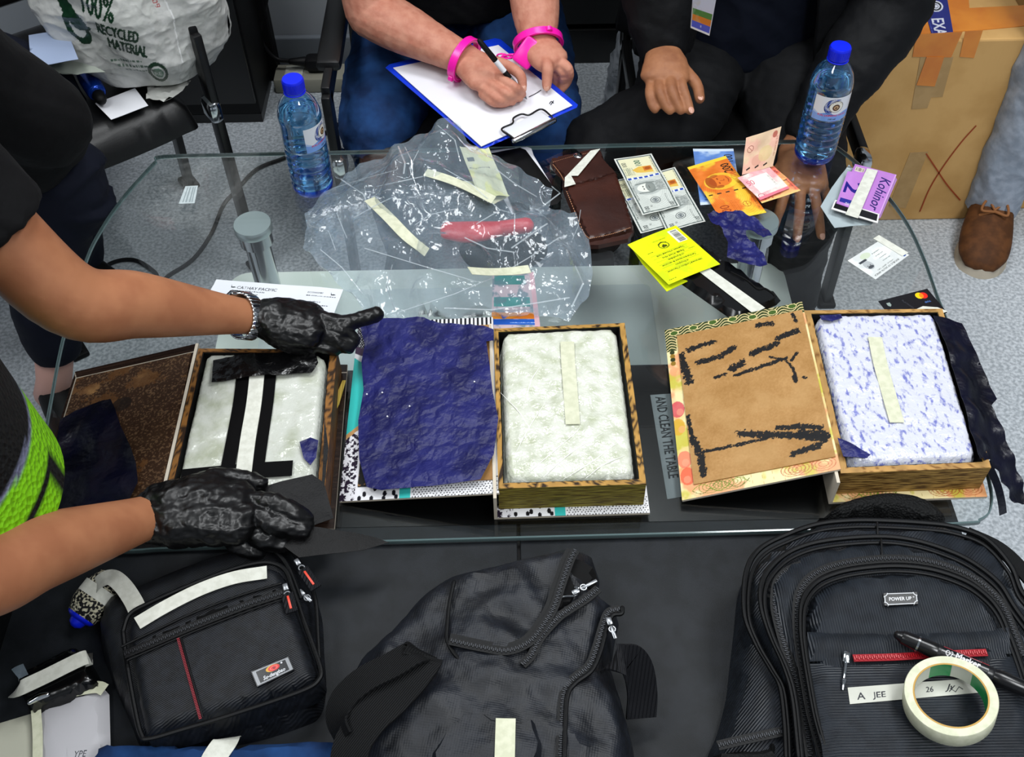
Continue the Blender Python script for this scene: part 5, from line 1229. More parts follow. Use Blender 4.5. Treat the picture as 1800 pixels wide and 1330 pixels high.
obj('main_body', pillow(PL(side, .50)[:, :2], zb0, .517, .05, .014, True, lambda x, y, d: .004*(fbm(x*18, y*18, 2, 3)-.5)), m_ribd, t)
obj('main_panel', pillow(PL(L1, .528)[:, :2], .485, .536, .022, .012, True, lambda x, y, d: .006*(ridge(x*16, y*14, 2, 5)-.5)), m_ribd, t)
obj('middle_pocket', pillow(PL(L2, .550)[:, :2], .505, .558, .022, .012, True, lambda x, y, d: .006*(ridge(x*15, y*17, 2, 8)-.5)), m_ribv, t)
obj('front_pocket', pillow(PL(L3_, .572)[:, :2], .525, .580, .020, .010, True, lambda x, y, d: .003*(fbm(x*14, y*14, 2, 2)-.5)), m_ribv, t)
for A, z, r in ((L1, .529, .0032), (L2, .551, .0032), (L3_, .573, .0030)):
    i = [k for k, p in enumerate(A) if p[1] < 1400]; st = next(k for k, p in enumerate(A) if p[1] >= 1400); en = max(k for k, p in enumerate(A) if p[1] >= 1400)
    path = A[en+1:]+A[:st]
    piping(t, path, z, r); 
    inner = [(1595+(x-1595)*.972, 1330+(y-1330)*.972) for x, y in path]
    piping(t, inner, z+.004, r*.7)
zipper(t, [(1604+(x-1604)*1.035, 1330+(y-1330)*1.04) for x, y in (L3_[12:]+L3_[:8])], .5655, seg=150)
zipper(t, [(1500, 968), (1430, 985), (1375, 1010), (1362, 1055), (1372, 1110), (1392, 1172), (1412, 1240), (1425, 1330)], .553, seg=60)
obj('seam', loft(PL([(1542, 918), (1543, 943)], .538), .0012, 6), m_pipe, t); obj('seam', loft(PL([(1549, 948), (1551, 990)], .5595), .0012, 6), m_pipe, t)
z4 = .5815
obj('seam_flap', pillow(PL([(1420, 1108), (1600, 1110), (1775, 1100), (1780, 1146), (1600, 1152), (1424, 1160)], z4)[:, :2], z4-.003, z4+.0022, .003, .008, False), m_ribv, t)
obj('lower_pocket', pillow(PL([(1424, 1163), (1500, 1160), (1600, 1156), (1782, 1150), (1800, 1200), (1830, 1330), (1835, 1430), (1462, 1430), (1440, 1264)], z4)[:, :2], z4-.004, z4+.0012, .004, .010, False), m_ribh, t)
zipper(t, [(1500, 1156), (1570, 1154), (1640, 1150), (1735, 1146)], z4+.0034, 'red_zip', mat('red zip teeth', '#a8141e', .4), mat('red zip tape', '#8c1620', .6), .0075)
pa = P(1488, 1155, z4+.0045); pb = P(1482, 1212, z4+.004)
obj('zip_pull', join(box(pa, (.012, .007, .004), frame(pb-pa), .0012), loft([pa, pa*.3+pb*.7], [.0016, .0014], 8), loft([pa*.3+pb*.7, pb], [.0024, .0009], 8)), m_chrome, t)
c = Canvas(62, 26, .22, '#0a0b0d')
bx_, by_ = np.abs(c.X-31)-30, np.abs(c.Y-13)-12; cn = np.hypot(np.abs(c.X-31)-31, np.abs(c.Y-13)-13)
c.put((np.maximum(bx_, by_) > -1.6) & (np.maximum(bx_, by_) < 0) & (cn > 7) | ((cn > 6.2) & (cn < 7.8)), '#b9bcc0')
c.text('POWER UP', 30, 16.6, 10.5, '#d5d7da', center=True, sx=.80, bold=.1); c.text('®', 53, 12, 4.5, '#d5d7da')
zp_ = z4+.0022
printed('badge', c, [P(1553, 1042, zp_), P(1612, 1040, zp_), P(1614, 1061, zp_), P(1555, 1064, zp_)], m_gprint, t, thick=.0025, label='black badge lettered POWER UP')
c = Canvas(150, 22, .4, '#b9bab0'); c.noise(.1, .05, 3); I = '#26272e'
c.text('A', 9, 17, 13, I, bold=.2); c.text('JEE', 27, 16.5, 11, I, bold=.2); c.text('1-', 58, 16, 11, I, bold=.2); c.text('26', 85, 15, 11, I, bold=.2, sx=.8); c.text('Jy', 108, 14, 12, I, shear=.3, bold=.2); c.line([(112, 12), (118, 18), (122, 11), (126, 15)], .9, I)
zt_ = z4+.0024
printed('name_tape', c, [P(1490, 1208, zt_), P(1730, 1190, zt_), P(1730, 1216, zt_), P(1494, 1237, zt_)], m_print, t, thick=.0006, label='masking tape strip inked A JEE')
obj('side_net', pillow(PL([(1250, 1318), (1300, 1304), (1376, 1290), (1384, 1430), (1246, 1430)], .522)[:, :2], .50, .524, .006, .01, False), m_meshk, t)
zipper(t, [(1262, 1310), (1300, 1301), (1374, 1285)], .5235, seg=20)
obj('side_strap', strip(PL([(1700, 936), (1760, 965), (1810, 1015), (1860, 1080)], .525), .018, .003, seg=24), m_web, t)
# marker pen and tape roll lying on it
zm = z4+.0135
p0, p1 = P(1578, 1116, zm+.002), P(1806, 1212, zm); d = (p1-p0)/np.linalg.norm(p1-p0)
t = thing('marker_pen', 'black marker pen lying across the tape roll on the backpack', 'pen', (p0+p1)/2)
s = lambda q: p0+(p1-p0)*q
obj('pen_cap', loft([s(0), s(.03), s(.06), s(.30)], [.0045, .0062, .0072, .0080], 18, seg=16), mat('black pen plastic', '#0c0c0e', .25), t)
obj('pen_barrel', loft([s(.30), s(.31), s(.72), s(.74)], [.0076, .0078, .0078, .0070], 18), mat('black pen barrel', '#101013', .3), t)
obj('pen_end', loft([s(.74), s(.80), s(1.0)], [.0070, .0080, .0076], 18), mat('black pen tail', '#0c0c0e', .25), t)
obj('clip_band', loft([s(.15), s(.165)], [.0081, .0082], 18, round_cap=False), m_chrome, t)
c = Canvas(62, 14, .3, '#101013'); c.text('Marker', 18, 11, 11, '#c9c9cc', bold=.2, shear=.1); c.text('Q2', 5, 10.5, 8, '#c9c9cc'); c.rect(2, 1, 62, 2.4, '#a8283a'); c.scribble(22, 3.0, 30, 1.4, '#c9c9cc')
R = frame(d); up_ = R[:, 2]; sd_ = R[:, 1]; Lp = np.linalg.norm(p1-p0)
def penfn(u, v):
    a = (v[:, 0]-.5)*1.9; q = .33+.36*u[:, 0]
    return p0+(p1-p0)*q[:, None]+.00795*(np.cos(a)[:, None]*up_+-np.sin(a)[:, None]*sd_)
printed('pen_print', c, [(0, 0, 0), (1, 0, 0), (1, -1, 0), (0, -1, 0)], m_gprint, t, fn=penfn, thick=0.0)
cr = P(1664, 1238, z4+.012); rr = .0535
t = thing('tape_roll', 'roll of pale masking tape lying on the front of the backpack', 'tape roll', cr)
ti = Matrix.Rotation(math.radians(-9), 3, 'Y') @ Matrix.Rotation(math.radians(-6), 3, 'X'); TI = np.array(ti)
ro, ri, hh = .0415, .0340, .0100
obj('tape_winding', lathe([(ri, -hh), (ro, -hh), (ro+.0006, -hh+.001), (ro+.0006, hh-.001), (ro, hh), (ri, hh)], 72, TI, cr+[0, 0, .010], (False, False)), m_mask, t)
obj('paper_core', lathe([(ri, hh), (ri-.0016, hh), (ri-.0016, -hh), (ri, -hh)], 72, TI, cr+[0, 0, .010], (False, False)), mat('kraft core', '#b5904e', .6), t)
c = Canvas(300, 22, 1.0, '#c9cbbd'); c.rect(60, 0, 170, 22, '#1f8a4c'); c.poly([(190, 2), (206, 11), (190, 20)], '#23262a'); c.rect(0, 0, 30, 22, '#1f8a4c')
def corefn(u, v):
    a = -u[:, 0]*2*math.pi+1.9; r = ri-.0018; return np.stack([r*np.cos(a), r*np.sin(a), hh*(1-2*v[:, 0])], 1) @ TI.T+cr+[0, 0, .010]
printed('core_print', c, [(0, 0, 0), (1, 0, 0), (1, -1, 0), (0, -1, 0)], m_gprint, t, fn=corefn, thick=0.0)

# ---- duffel
dz = DZ+.0006
du = [(596, 1250), (600, 1222), (622, 1166), (660, 1128), (700, 1090), (745, 1044), (790, 1015), (840, 1003), (900, 990), (950, 977), (985, 966), (1010, 966), (1042, 978), (1056, 995), (1052, 1030), (1068, 1058), (1090, 1068), (1086, 1092), (1080, 1130), (1076, 1160), (1090, 1200), (1105, 1250), (1118, 1300), (1122, 1350), (1122, 1430), (600, 1430), (592, 1330)]
t = thing('duffel_bag', 'slack black ripstop duffel bag with its zips open in the middle of the desk', 'bag', P(850, 1200, dz))
def dfold(x, y, d): return .024*(ridge(x*8+y*3, y*9-x*2, 3, 4)-.5)+.012*(ridge(x*18+y*9, y*20, 2, 8)-.5)
obj('body', pillow(PL(du, .478)[:, :2], dz, .512, .034, .008, True, dfold, .022), m_rip, t)
mo = [(992, 984), (1000, 972), (1020, 975), (1040, 984), (1050, 1000), (1046, 1028), (1030, 1046), (1000, 1066), (978, 1084), (968, 1080), (976, 1050), (984, 1016)]
obj('mouth_lining', pillow(PL(mo, .527)[:, :2], .51, .5265, .004, .006), m_dark, t)
rimp = PL([(1006, 966), (996, 985), (982, 1024), (968, 1066), (948, 1100), (925, 1126), (890, 1140), (846, 1134), (790, 1122)], .532)
obj('mouth_rim', strip(rimp, .013, .003, seg=70), m_pipe, t); 
zipper(t, [(1012, 966), (1002, 985), (988, 1024), (974, 1066), (954, 1100), (930, 1128), (892, 1143), (846, 1137), (790, 1125)], .5355, 'mouth_zip', seg=90)
zipper(t, [(1052, 1034), (1030, 1052), (1002, 1070), (980, 1086), (950, 1120), (935, 1150), (918, 1168)], .534, 'mouth_zip', seg=60)
obj('seam', loft(PL([(798, 1022), (790, 1060), (786, 1100), (786, 1125), (800, 1150), (830, 1180)], .530), .0022, 8, seg=40), m_pipe, t)
obj('mouth_gap', pillow(PL([(792, 1130), (846, 1141), (890, 1147), (915, 1140), (905, 1160), (880, 1166), (840, 1160)], .531)[:, :2], .515, .5305, .004, .008), mat('black satin lining', '#0b0b0d', .3), t)
zipper(t, [(1090, 1070), (1070, 1076), (1060, 1100), (1048, 1140), (1035, 1170), (1005, 1195), (992, 1215), (988, 1260), (985, 1330)], .527, 'pocket_zip', seg=90)
obj('pocket_piping', loft(PL([(1094, 1068), (1092, 1078), (1076, 1082), (1066, 1106), (1055, 1146), (1040, 1178), (1012, 1200), (998, 1220), (994, 1262), (992, 1330)], .5285), .0026, 8, seg=90), m_pipe, t)
obj('front_pocket', pillow(PL([(745, 1330), (748, 1300), (790, 1260), (820, 1240), (900, 1248), (960, 1260), (955, 1330), (955, 1430), (745, 1430)], .536)[:, :2], .515, .5375, .006, .010, False, lambda x, y, d: .003*(fbm(x*20, y*20, 2, 4)-.5)), m_rip, t)
obj('tape_strip', strip(PL([(889, 1262), (888, 1300), (887, 1345), (887, 1400)], .5405), .020, .0006, seg=12), m_mask, t)
st = [P(740, 1148, .545), P(725, 1150, .556), P(690, 1170, .552), P(640, 1196, .545), P(604, 1230, .535), P(595, 1262, .530), P(606, 1300, .528)]
obj('shoulder_strap', strip(st, .036, .0025, seg=44, side=(.55, -.75, .35)), m_web, t)
st = [P(738, 1146, .546), P(742, 1160, .553), P(722, 1190, .552), P(690, 1225, .547), P(650, 1262, .542), P(622, 1305, .535), P(612, 1350, .53)]
obj('shoulder_strap', strip(st, .042, .0025, seg=44, side=(.6, -.7, .1)), m_web, t)
obj('webbing_loop', strip([P(1075, 1168, .52), P(1088, 1160, .534), P(1108, 1158, .532), P(1122, 1180, .515), P(1128, 1220, .49), P(1126, 1260, .47)], .034, .003, seg=30, side=(.75, .5, .3)), m_webl, t)
puller(t, (1071, 1092), (1082, 1124), .534);  puller(t, (1012, 1040), (1050, 1020), .533)
obj('hook', loft(PL([(975, 1058), (990, 1048), (1012, 1046), (1018, 1034), (1010, 1032)], .530), .0013, 8, seg=24), m_chrome, t)

# ---- shoulder bag
sz = DZ+.0006
so = [(168, 1075), (190, 1042), (250, 1018), (330, 985), (400, 962), (455, 952), (485, 956), (515, 975), (538, 1010), (558, 1060), (563, 1130), (566, 1190), (556, 1236), (525, 1256), (430, 1285), (300, 1304), (240, 1300), (215, 1250), (185, 1180), (165, 1120)]
sp1 = [(216, 1110), (228, 1080), (262, 1060), (330, 1030), (400, 1003), (450, 990), (480, 990), (502, 1003), (515, 1035), (532, 1085), (552, 1140), (564, 1178), (560, 1195), (540, 1210), (480, 1232), (400, 1258), (320, 1282), (262, 1298), (248, 1290), (236, 1240), (222, 1160)]
t = thing('shoulder_bag', 'black twill shoulder bag with a small oval badge and masking tape', 'bag', P(380, 1140, sz))
obj('body', pillow(PL(so, .475)[:, :2], sz, .492, .03, .010, True, lambda x, y, d: .004*(fbm(x*18, y*18, 2, 3)-.5)), m_twill, t)
obj('front_panel', pillow(PL(sp1, .512)[:, :2], .47, .519, .016, .006, True, lambda x, y, d: .006*(fbm(x*14, y*14, 2, 6)-.5), .004), m_twill, t)
piping(t, sp1+sp1[:1], .514, .0028); piping(t, [(1.0*x+(-4), y-8) for x, y in so[4:12]], .492, .0024); piping(t, [(462, 954), (490, 975), (508, 1000), (528, 1050)], .503, .0026)
op = [(216, 1138), (262, 1116), (340, 1080), (420, 1050), (494, 1028), (498, 1038), (430, 1062), (340, 1096), (262, 1130), (222, 1147)]
obj('zip_gap', pillow(PL(op, .522)[:, :2], .515, .5235, .003, .006), m_dark, t)
zipper(t, [(218, 1150), (262, 1132), (340, 1099), (430, 1064), (500, 1041)], .5245, seg=50)
piping(t, [(214, 1136), (262, 1113), (340, 1077), (420, 1047), (494, 1025)], .5235, .0016)
piping(t, [(224, 1160), (270, 1140), (345, 1108), (432, 1075), (500, 1052)], .5235, .0013)
obj('red_stitching', join(*[box(p, (.0009, .003, .0008), frame(P(352, 1262, .5235)-P(313, 1122, .5235))) for p in [P(313+39*q, 1122+140*q, .5243) for q in np.linspace(0, 1, 52)]]), mat('red thread', '#8c3038', .6), t, kind='stuff')
obj('seam', loft(PL([(318, 1121), (357, 1260)], .5235), .0010, 6), m_pipe, t)
puller(t, (502, 1032), (514, 1078), .5285, True); puller(t, (523, 988), (557, 1036), .507, True); puller(t, (530, 1042), (548, 1058), .500)
obj('tape_strip', strip(PL([(241, 1095), (290, 1066), (350, 1036), (410, 1015), (469, 1005)], .5235), .0165, .0006, seg=22), m_maskw, t)
c = Canvas(72, 32, .35, '#0d0e11')
c.c[:] = c.col('#101115'); rr_ = lambda x0, y0, x1, y1: (np.abs(c.X-(x0+x1)/2) < (x1-x0)/2) & (np.abs(c.Y-(y0+y1)/2) < (y1-y0)/2)
c.put(rr_(1.5, 1.5, 70.5, 30.5), '#8d9094'); c.put(rr_(8, 4, 64, 28), '#15171b'); c.disc(38, 10, 13, 6.5, '#c9981f'); c.disc(40, 10.5, 11, 6, '#c8262e'); c.ring(40, 10.5, 6.5, 3.4, 1.2, '#e26a5a'); c.text('SJ', 40, 13, 6, '#15171b', center=True, bold=.2); c.disc(56, 7, 2, 1.8, '#c9cbd0')
c.text('Su-dengbao', 36, 25.5, 10.5, '#c3c6ca', center=True, shear=.35, bold=.3, sx=.86)
zl_ = .5268
printed('badge', c, [P(441, 1180, zl_), P(507, 1153, zl_), P(517, 1176, zl_), P(452, 1207, zl_)], m_gprint, t, thick=.003, label='grey framed badge with a red swirl')
# ---- roll-on bottle in a knitted sleeve beside the shoulder bag
cA, cB = P(150, 1074, .464), P(180, 1036, .470); d = cB-cA
t = thing('capped_bottle', 'blue capped bottle in a knitted sleeve taped beside the shoulder bag', 'bottle', (cA+cB)/2)
obj('cap', loft([cA-d*.42, cA-d*.30, cA+d*.10, cA+d*.30], [.010, .0165, .0195, .0195], 24, seg=14), m_blue, t)
obj('sleeve', loft([cA+d*.15, cA+d*.3, cA+d*.9, cA+d*1.25], [.0215, .0225, .0222, .019], 24, seg=14), mat('black and cream knit', '#1a1a1c', .8, col2='#b9b49c', nscale=330, lo=.5, hi=.56, ndetail=0, bumps=(('voronoi', 300, .8, .002),)), t)
obj('tape_strip', strip([P(158, 1040, .480), P(176, 1020, .496), P(196, 1014, .500), P(215, 1028, .500), P(232, 1052, .502), P(242, 1072, .506)], .020, .0006, seg=26), m_maskw, t)
obj('tape_wrap', loft([cA+d*.55, cA+d*1.05], [.0228, .0228], 24, round_cap=False), m_maskw, t)
# ---- taped device
t = thing('taped_device', 'small black wrapped gadget bound with masking tape at the near left', 'device', P(95, 1195, dz))
q = PL([(24, 1178), (50, 1170), (122, 1134), (140, 1138), (166, 1180), (166, 1204), (60, 1248), (48, 1246), (28, 1212)], .470)
obj('body', pillow(q, dz, .4755, .010, .005, True), mat('black gloss film', '#060708', .2, bumps=(('noise', 40, .35, .004),)), t)
obj('tape_strip', strip([P(26, 1214, .455), P(33, 1210, .477), P(80, 1188, .479), P(146, 1156, .479), P(156, 1160, .470)], .0185, .0006, seg=20), m_maskw, t)
obj('film_tail', sheet(PL([(23, 1180), (44, 1170), (54, 1190), (36, 1196)], .474)[:, :2], lambda x, y: .476+.006*ridge(x*60, y*60, 2, 3), .004), m_film, t)
obj('steel_edge', loft(PL([(52, 1234), (70, 1224), (84, 1220)], .474), [.003, .004, .003], 10, seg=8), m_chrome, t)
# ---- envelopes, folded jeans
t = thing('envelope_stack', 'taped white envelope stack at the near left corner of the desk', 'envelope', P(110, 1280, dz))
obj('lower_envelope', pillow(PL([(-60, 1290), (0, 1268), (60, 1250), (120, 1400), (-60, 1420)], .446)[:, :2], dz, .449, .002, .012, False), mat('dull cream paper', '#b4b4a4', .7), t)
obj('upper_envelope', pillow(PL([(57, 1245), (80, 1230), (150, 1210), (180, 1206), (188, 1215), (190, 1300), (190, 1420), (60, 1420)], .458)[:, :2], .4492, .459, .003, .012, False), mat('grey white paper', '#b5b4b8', .7), t)
obj('tape_strip', strip(PL([(63, 1246), (66, 1290), (66, 1350), (66, 1410)], .4602), .0105, .0006, seg=14), m_mask, t)
obj('tape_strip', strip(PL([(70, 1232), (120, 1216), (168, 1207), (184, 1212)], .4606), .014, .0006, seg=14), m_mask, t)
obj('pen_mark', loft(PL([(100, 1226), (130, 1215), (152, 1206), (172, 1205)], .4616), .0005, 6, seg=14), m_blackm, t)
c = Canvas(60, 20, .5, '#b5b4b8')
c.text('YPE', 10, 16, 14, '#2a2b33', shear=.4); zz_ = .4598
printed('hand_lettering', c, [P(118, 1314, zz_), P(176, 1308, zz_), P(178, 1332, zz_), P(118, 1336, zz_)], m_print, t)
t = thing('folded_jeans', 'folded dark blue jeans with tape at the near edge of the desk', 'jeans', P(400, 1360, dz))
obj('cloth', pillow(PL([(164, 1312), (180, 1297), (240, 1298), (330, 1302), (420, 1300), (520, 1296), (570, 1290), (600, 1296), (640, 1310), (650, 1420), (160, 1420)], .48)[:, :2], dz, .492, .018, .009, True, lambda x, y, d: .010*(ridge(x*12, y*20, 2, 3)-.5)), m_jeans, t)
obj('tape_strip', strip([P(402, 1296, .480), P(395, 1304, .494), P(372, 1340, .499), P(356, 1390, .499)], .026, .0006, seg=18), m_maskw, t)
# ------------------------------------------------------------------ people
def normals(m):
    me = bpy.data.meshes.new('n'); me.from_pydata([tuple(p) for p in m[0]], [], m[1]); me.update()
    n = np.empty(len(me.vertices)*3); me.vertices.foreach_get('normal', n); bpy.data.meshes.remove(me); return n.reshape(-1, 3)
def wrinkle(m, amp, sc, sd=0, pw=1.0):
    v = np.asarray(m[0], float); n = normals(m)
    q = ridge(v[:, 0]*sc+v[:, 2]*sc*.6, v[:, 1]*sc+v[:, 2]*sc*.7, 3, sd)
    return v+n*((q**pw-.5)*amp)[:, None], m[1]
def G(pts):
    """joint list (px, py, z) -> world"""
    return [P(*p) for p in pts]
def finger(pts, r0, r1):
    k = len(pts); r0, r1 = r0*.82, r1*.86; return loft(pts, [r0+(r1-r0)*i/(k-1) for i in range(k)], 12, seg=k*4)
def head(c, fwd, skin):
    R = np.stack([np.array(fwd), np.cross([0, 0, 1], fwd), np.array([0, 0, 1.])], 1)
    def L(p): return np.array(c)+R @ np.array(p)
    sk = loft([L((0, 0, -.10)), L((.005, 0, -.07)), L((0, 0, 0)), L((-.01, 0, .07)), L((-.012, 0, .105))], [(.035, .045), (.055, .075), (.072, .09), (.068, .088), (.03, .04)], 20, seg=22, up=fwd)
    nose = loft([L((.085, 0, .02)), L((.108, 0, -.012)), L((.098, 0, -.022))], [.007, .012, .011], 10)
    ears = [loft([L((-.005, s*.072, .02)), L((-.01, s*.082, 0)), L((0, s*.074, -.025))], [.010, .015, .009], 10) for s in (-1, 1)]
    lips = loft([L((.080, -.022, -.05)), L((.090, 0, -.048)), L((.080, .022, -.05))], [.005, .008, .005], 8)
    return [sk, nose, lips]+ears, L
def face_parts(par, L, hair):
    for s in (-1, 1):
        obj('eye', lathe([(0, -.011), (.008, -.008), (.011, 0), (.008, .008), (0, .011)], 14, t=L((.072, s*.03, .012)), cap=(False, False)), mat('eye white', '#d9d6d0', .2), par)
    obj('hair', loft([L((-.02, 0, .03)), L((-.02, 0, .075)), L((-.018, 0, .115))], [(.080, .088), (.078, .092), (.035, .04)], 20, seg=10, up=(0, 1, 0)), hair, par)
m_hair = mat('dark hair', '#0d0b0a', .5, bumps=(('noise', 120, .8, .004, (1, 1, .1)),)); m_hairg = mat('grey hair', '#6e6a64', .5, bumps=(('noise', 120, .8, .004, (1, 1, .1)),))
def gfinger(pts, r0, r1): return finger(pts, r0*1.10, r1*1.08)
def nails(par, tips):
    for a, b in tips:                 # b: finger tip, a: joint before it
        d = b-a; d /= np.linalg.norm(d); R = frame(d)
        obj('fingernail', xf(lathe([(0, .0012), (.0042, .0009), (.0055, 0)], 12, cap=(False, False)), R @ np.diag([1.15, .85, 1]), b+d*.0015+R[:, 2]*.0066), m_nail, par)

# ---- man with the clipboard
ZC = .500
t = thing('person', 'handcuffed man in a black shirt and blue jeans writing on a clipboard', 'person', (-.08, 1.9, 0))
pelv, chest, neck = np.array([-.09, 1.95, .52]), np.array([-.08, 1.90, .86]), np.array([-.08, 1.84, 1.02])
shR, elR, wrR = np.array([-.285, 1.86, .90]), P(652, 22, .56), P(824, 108, ZC+.030)
shL, elL, wrL = np.array([.125, 1.86, .90]), P(936, -40, .60), P(947, 80, ZC+.035)
bp = [loft([pelv, (pelv+chest)/2, chest, neck-[0, 0, .06]], [(.17, .12), (.15, .11), (.18, .115), (.09, .07)], 22, seg=18, up=(0, 1, 0)), loft([neck-[0, 0, .05], neck+[0, -.02, .09]], [.055, .052], 16)]
hd, LC = head(neck+[0, -.05, .17], (0, -1.0, 0), m_skinC); bp += hd
R_ = [(866, 129, ZC+.034), (901, 151, ZC+.036), (914, 160, ZC+.022), (919, 166, ZC+.010)]
bp += [loft([shR, (shR+elR)/2, elR], [(.052, .056), (.048, .05), (.046, .045)], 18, seg=12), loft([elR, elR*.7+wrR*.3, elR*.3+wrR*.7, wrR], [(.046, .043), (.047, .042), (.036, .031), (.030, .023)], 20, seg=20),
       loft(G([(820, 107, ZC+.030), (838, 120, ZC+.031), (858, 140, ZC+.028)]), [(.030, .023), (.036, .021), (.037, .017)], 20, seg=12),
       finger(G(R_), .0115, .0075), finger(G([(857, 146, ZC+.030), (889, 164, ZC+.029), (904, 170, ZC+.016), (914, 173, ZC+.009)]), .0112, .0075),
       finger(G([(851, 157, ZC+.024), (876, 174, ZC+.021), (892, 178, ZC+.012), (902, 179, ZC+.008)]), .0108, .0075), finger(G([(848, 165, ZC+.017), (866, 179, ZC+.014), (880, 182, ZC+.010), (890, 182, ZC+.008)]), .010, .0072),
       finger(G([(846, 108, ZC+.032), (884, 113, ZC+.038), (914, 131, ZC+.033), (919, 154, ZC+.016)]), .0145, .0085)]
bp += [loft([shL, (shL+elL)/2, elL], [(.052, .056), (.048, .05), (.046, .045)], 18, seg=12), loft([elL, elL*.5+wrL*.5, wrL], [(.044, .042), (.042, .037), (.030, .024)], 20, seg=16),
       loft(G([(947, 78, ZC+.035), (958, 95, ZC+.034), (972, 108, ZC+.030)]), [(.030, .024), (.034, .022), (.033, .018)], 20, seg=12),
       finger(G([(953, 92, ZC+.036), (962, 116, ZC+.036), (962, 134, ZC+.024), (961, 152, ZC+.010)]), .0140, .0098),
       finger(G([(978, 103, ZC+.032), (1000, 122, ZC+.024), (998, 142, ZC-.002), (986, 158, ZC-.018)]), .0115, .0085), finger(G([(972, 110, ZC+.026), (990, 130, ZC+.014), (985, 150, ZC-.014), (972, 158, ZC-.022)]), .011, .0085),
       finger(G([(966, 114, ZC+.018), (978, 134, ZC+.002), (972, 150, ZC-.018)]), .0105, .0085), finger(G([(960, 116, ZC+.014), (968, 134, ZC-.004), (960, 148, ZC-.018)]), .0098, .008)]
body = obj('body', wrinkle(voxelize(join(*bp), .0025, 3), .0010, 55, 4), m_skinC, t, auto=0)
face_parts(t, LC, m_hairg)
nails(t, [(P(962, 134, ZC+.024), P(961, 152, ZC+.010)), (P(914, 131, ZC+.033), P(919, 154, ZC+.016))])
sl = lambda a, b, q: a+(b-a)*q
shirt = [loft([pelv-[0, 0, .03], (pelv+chest)/2, chest, neck-[0, 0, .05]], [(.185, .142), (.165, .132), (.195, .132), (.085, .075)], 24, seg=20, up=(0, 1, 0), round_cap=False),
         loft([shR+[.03, 0, .01], sl(shR, elR, .42)], [.075, .070], 18, round_cap=False), loft([shL-[.03, 0, -.01], sl(shL, elL, .42)], [.075, .070], 18, round_cap=False)]
obj('shirt', wrinkle(voxelize(join(*shirt), .007, 3), .012, 16, 3), m_shirtk, t, auto=0)
kR, kL = P(668, 232, .372), P(955, 242, .368)
hipR, hipL = np.array([-.19, 1.96, .45]), np.array([.02, 1.96, .45])
je = [loft([hipR+[.02, .04, 0], sl(hipR, kR, .5), kR, kR+[0, -.01, -.03]], [(.10, .072), (.092, .068), (.075, .062), (.06, .052)], 20, seg=16), loft([hipL+[-.02, .04, 0], sl(hipL, kL, .5), kL, kL+[0, -.01, -.03]], [(.10, .072), (.088, .068), (.072, .062), (.06, .052)], 20, seg=16),
      loft([hipR, hipL], [.085, .085], 16), loft([kR-[0, -.01, .01], kR+[.01, .06, -.20], kR+[.02, .10, -.38]], [.068, .058, .052], 18, seg=10, up=(0, 1, 0)), loft([kL-[0, -.01, .01], kL+[-.03, .05, -.20], kL+[-.05, .10, -.38]], [.066, .056, .052], 18, seg=10, up=(0, 1, 0))]
obj('jeans', wrinkle(voxelize(join(*je), .006, 4), .010, 20, 6), m_jeans, t, auto=0)
def shoe(t, heel, toe, m, sole, wd=1.0):
    heel, toe = np.array(heel, float), np.array(toe, float); d = toe-heel; L_ = np.linalg.norm(d); R = frame(d)
    W = lambda pts: np.array([heel[:2]+R[:2, 0]*a*L_+R[:2, 1]*b*wd for a, b in pts])
    out = [(0, 0), (.03, .028), (.2, .036), (.5, .038), (.75, .048), (.92, .036), (1.0, .004), (.93, -.034), (.75, -.044), (.5, -.034), (.2, -.034), (.03, -.028)]
    s = obj('sole', pillow(W(out), heel[2], heel[2]+.022, .004, .01), sole, t)
    up = [heel+R[:, 0]*a*L_+np.array([0, 0, z]) for a, z in ((.06, .045), (.22, .055), (.42, .050), (.66, .040), (.84, .030), (.925, .022))]
    return obj('upper', loft(up, [(.034*wd, .036), (.037*wd, .045), (.039*wd, .041), (.045*wd, .032), (.043*wd, .025), (.032*wd, .017)], 20, seg=20), m, t), R, L_, heel
for k, hp in ((kR, (.02, .10)), (kL, (-.05, .10))):
    shoe(t, (k[0]+hp[0], k[1]+hp[1]+.05, 0), (k[0]+hp[0], k[1]+hp[1]-.22, 0), m_blackm, m_black)

# clipboard, sheet, clip
z = ZC-.004
t = thing('clipboard', 'blue clipboard with white paper lying on the knees of the handcuffed man', 'clipboard', P(850, 180, z))
cb = [(677, 116), (842, 257), (852, 258), (1014, 186), (1016, 181), (880, 66), (870, 64), (684, 110)]
obj('board', pillow(PL(cb, z)[:, :2], z-.0035, z, .0012, .012, False), mat('royal blue plastic', '#0b36c9', .35), t)
obj('paper', sheet(PL([(691, 120), (846, 258), (1006, 186), (876, 80)], z)[:, :2], z+.0012, .012, .0010), mat('bright paper', '#dddde4', .7), t)
q0, q1 = P(902, 246, z+.004), P(972, 210, z+.004); R = frame(q1-q0); Lc = np.linalg.norm(q1-q0)
obj('clip_bar', loft([q0+R[:, 1]*-.003, q1+R[:, 1]*-.003], .0048, 12), m_chrome, t)
obj('clip_plate', box((q0+q1)/2+R[:, 1]*.014+[0, 0, .002], (Lc*.92, .030, .0014), R, .0005), mat('bright clip plate', '#d9dbe0', .35), t)
wire = [q0+R[:, 1]*.002, q0+R[:, 1]*.030, q0+R[:, 0]*Lc*.28+R[:, 1]*.031, q0+R[:, 0]*Lc*.40+R[:, 1]*.041, q0+R[:, 0]*Lc*.60+R[:, 1]*.041, q0+R[:, 0]*Lc*.70+R[:, 1]*.031, q1+R[:, 1]*.030, q1+R[:, 1]*.002]
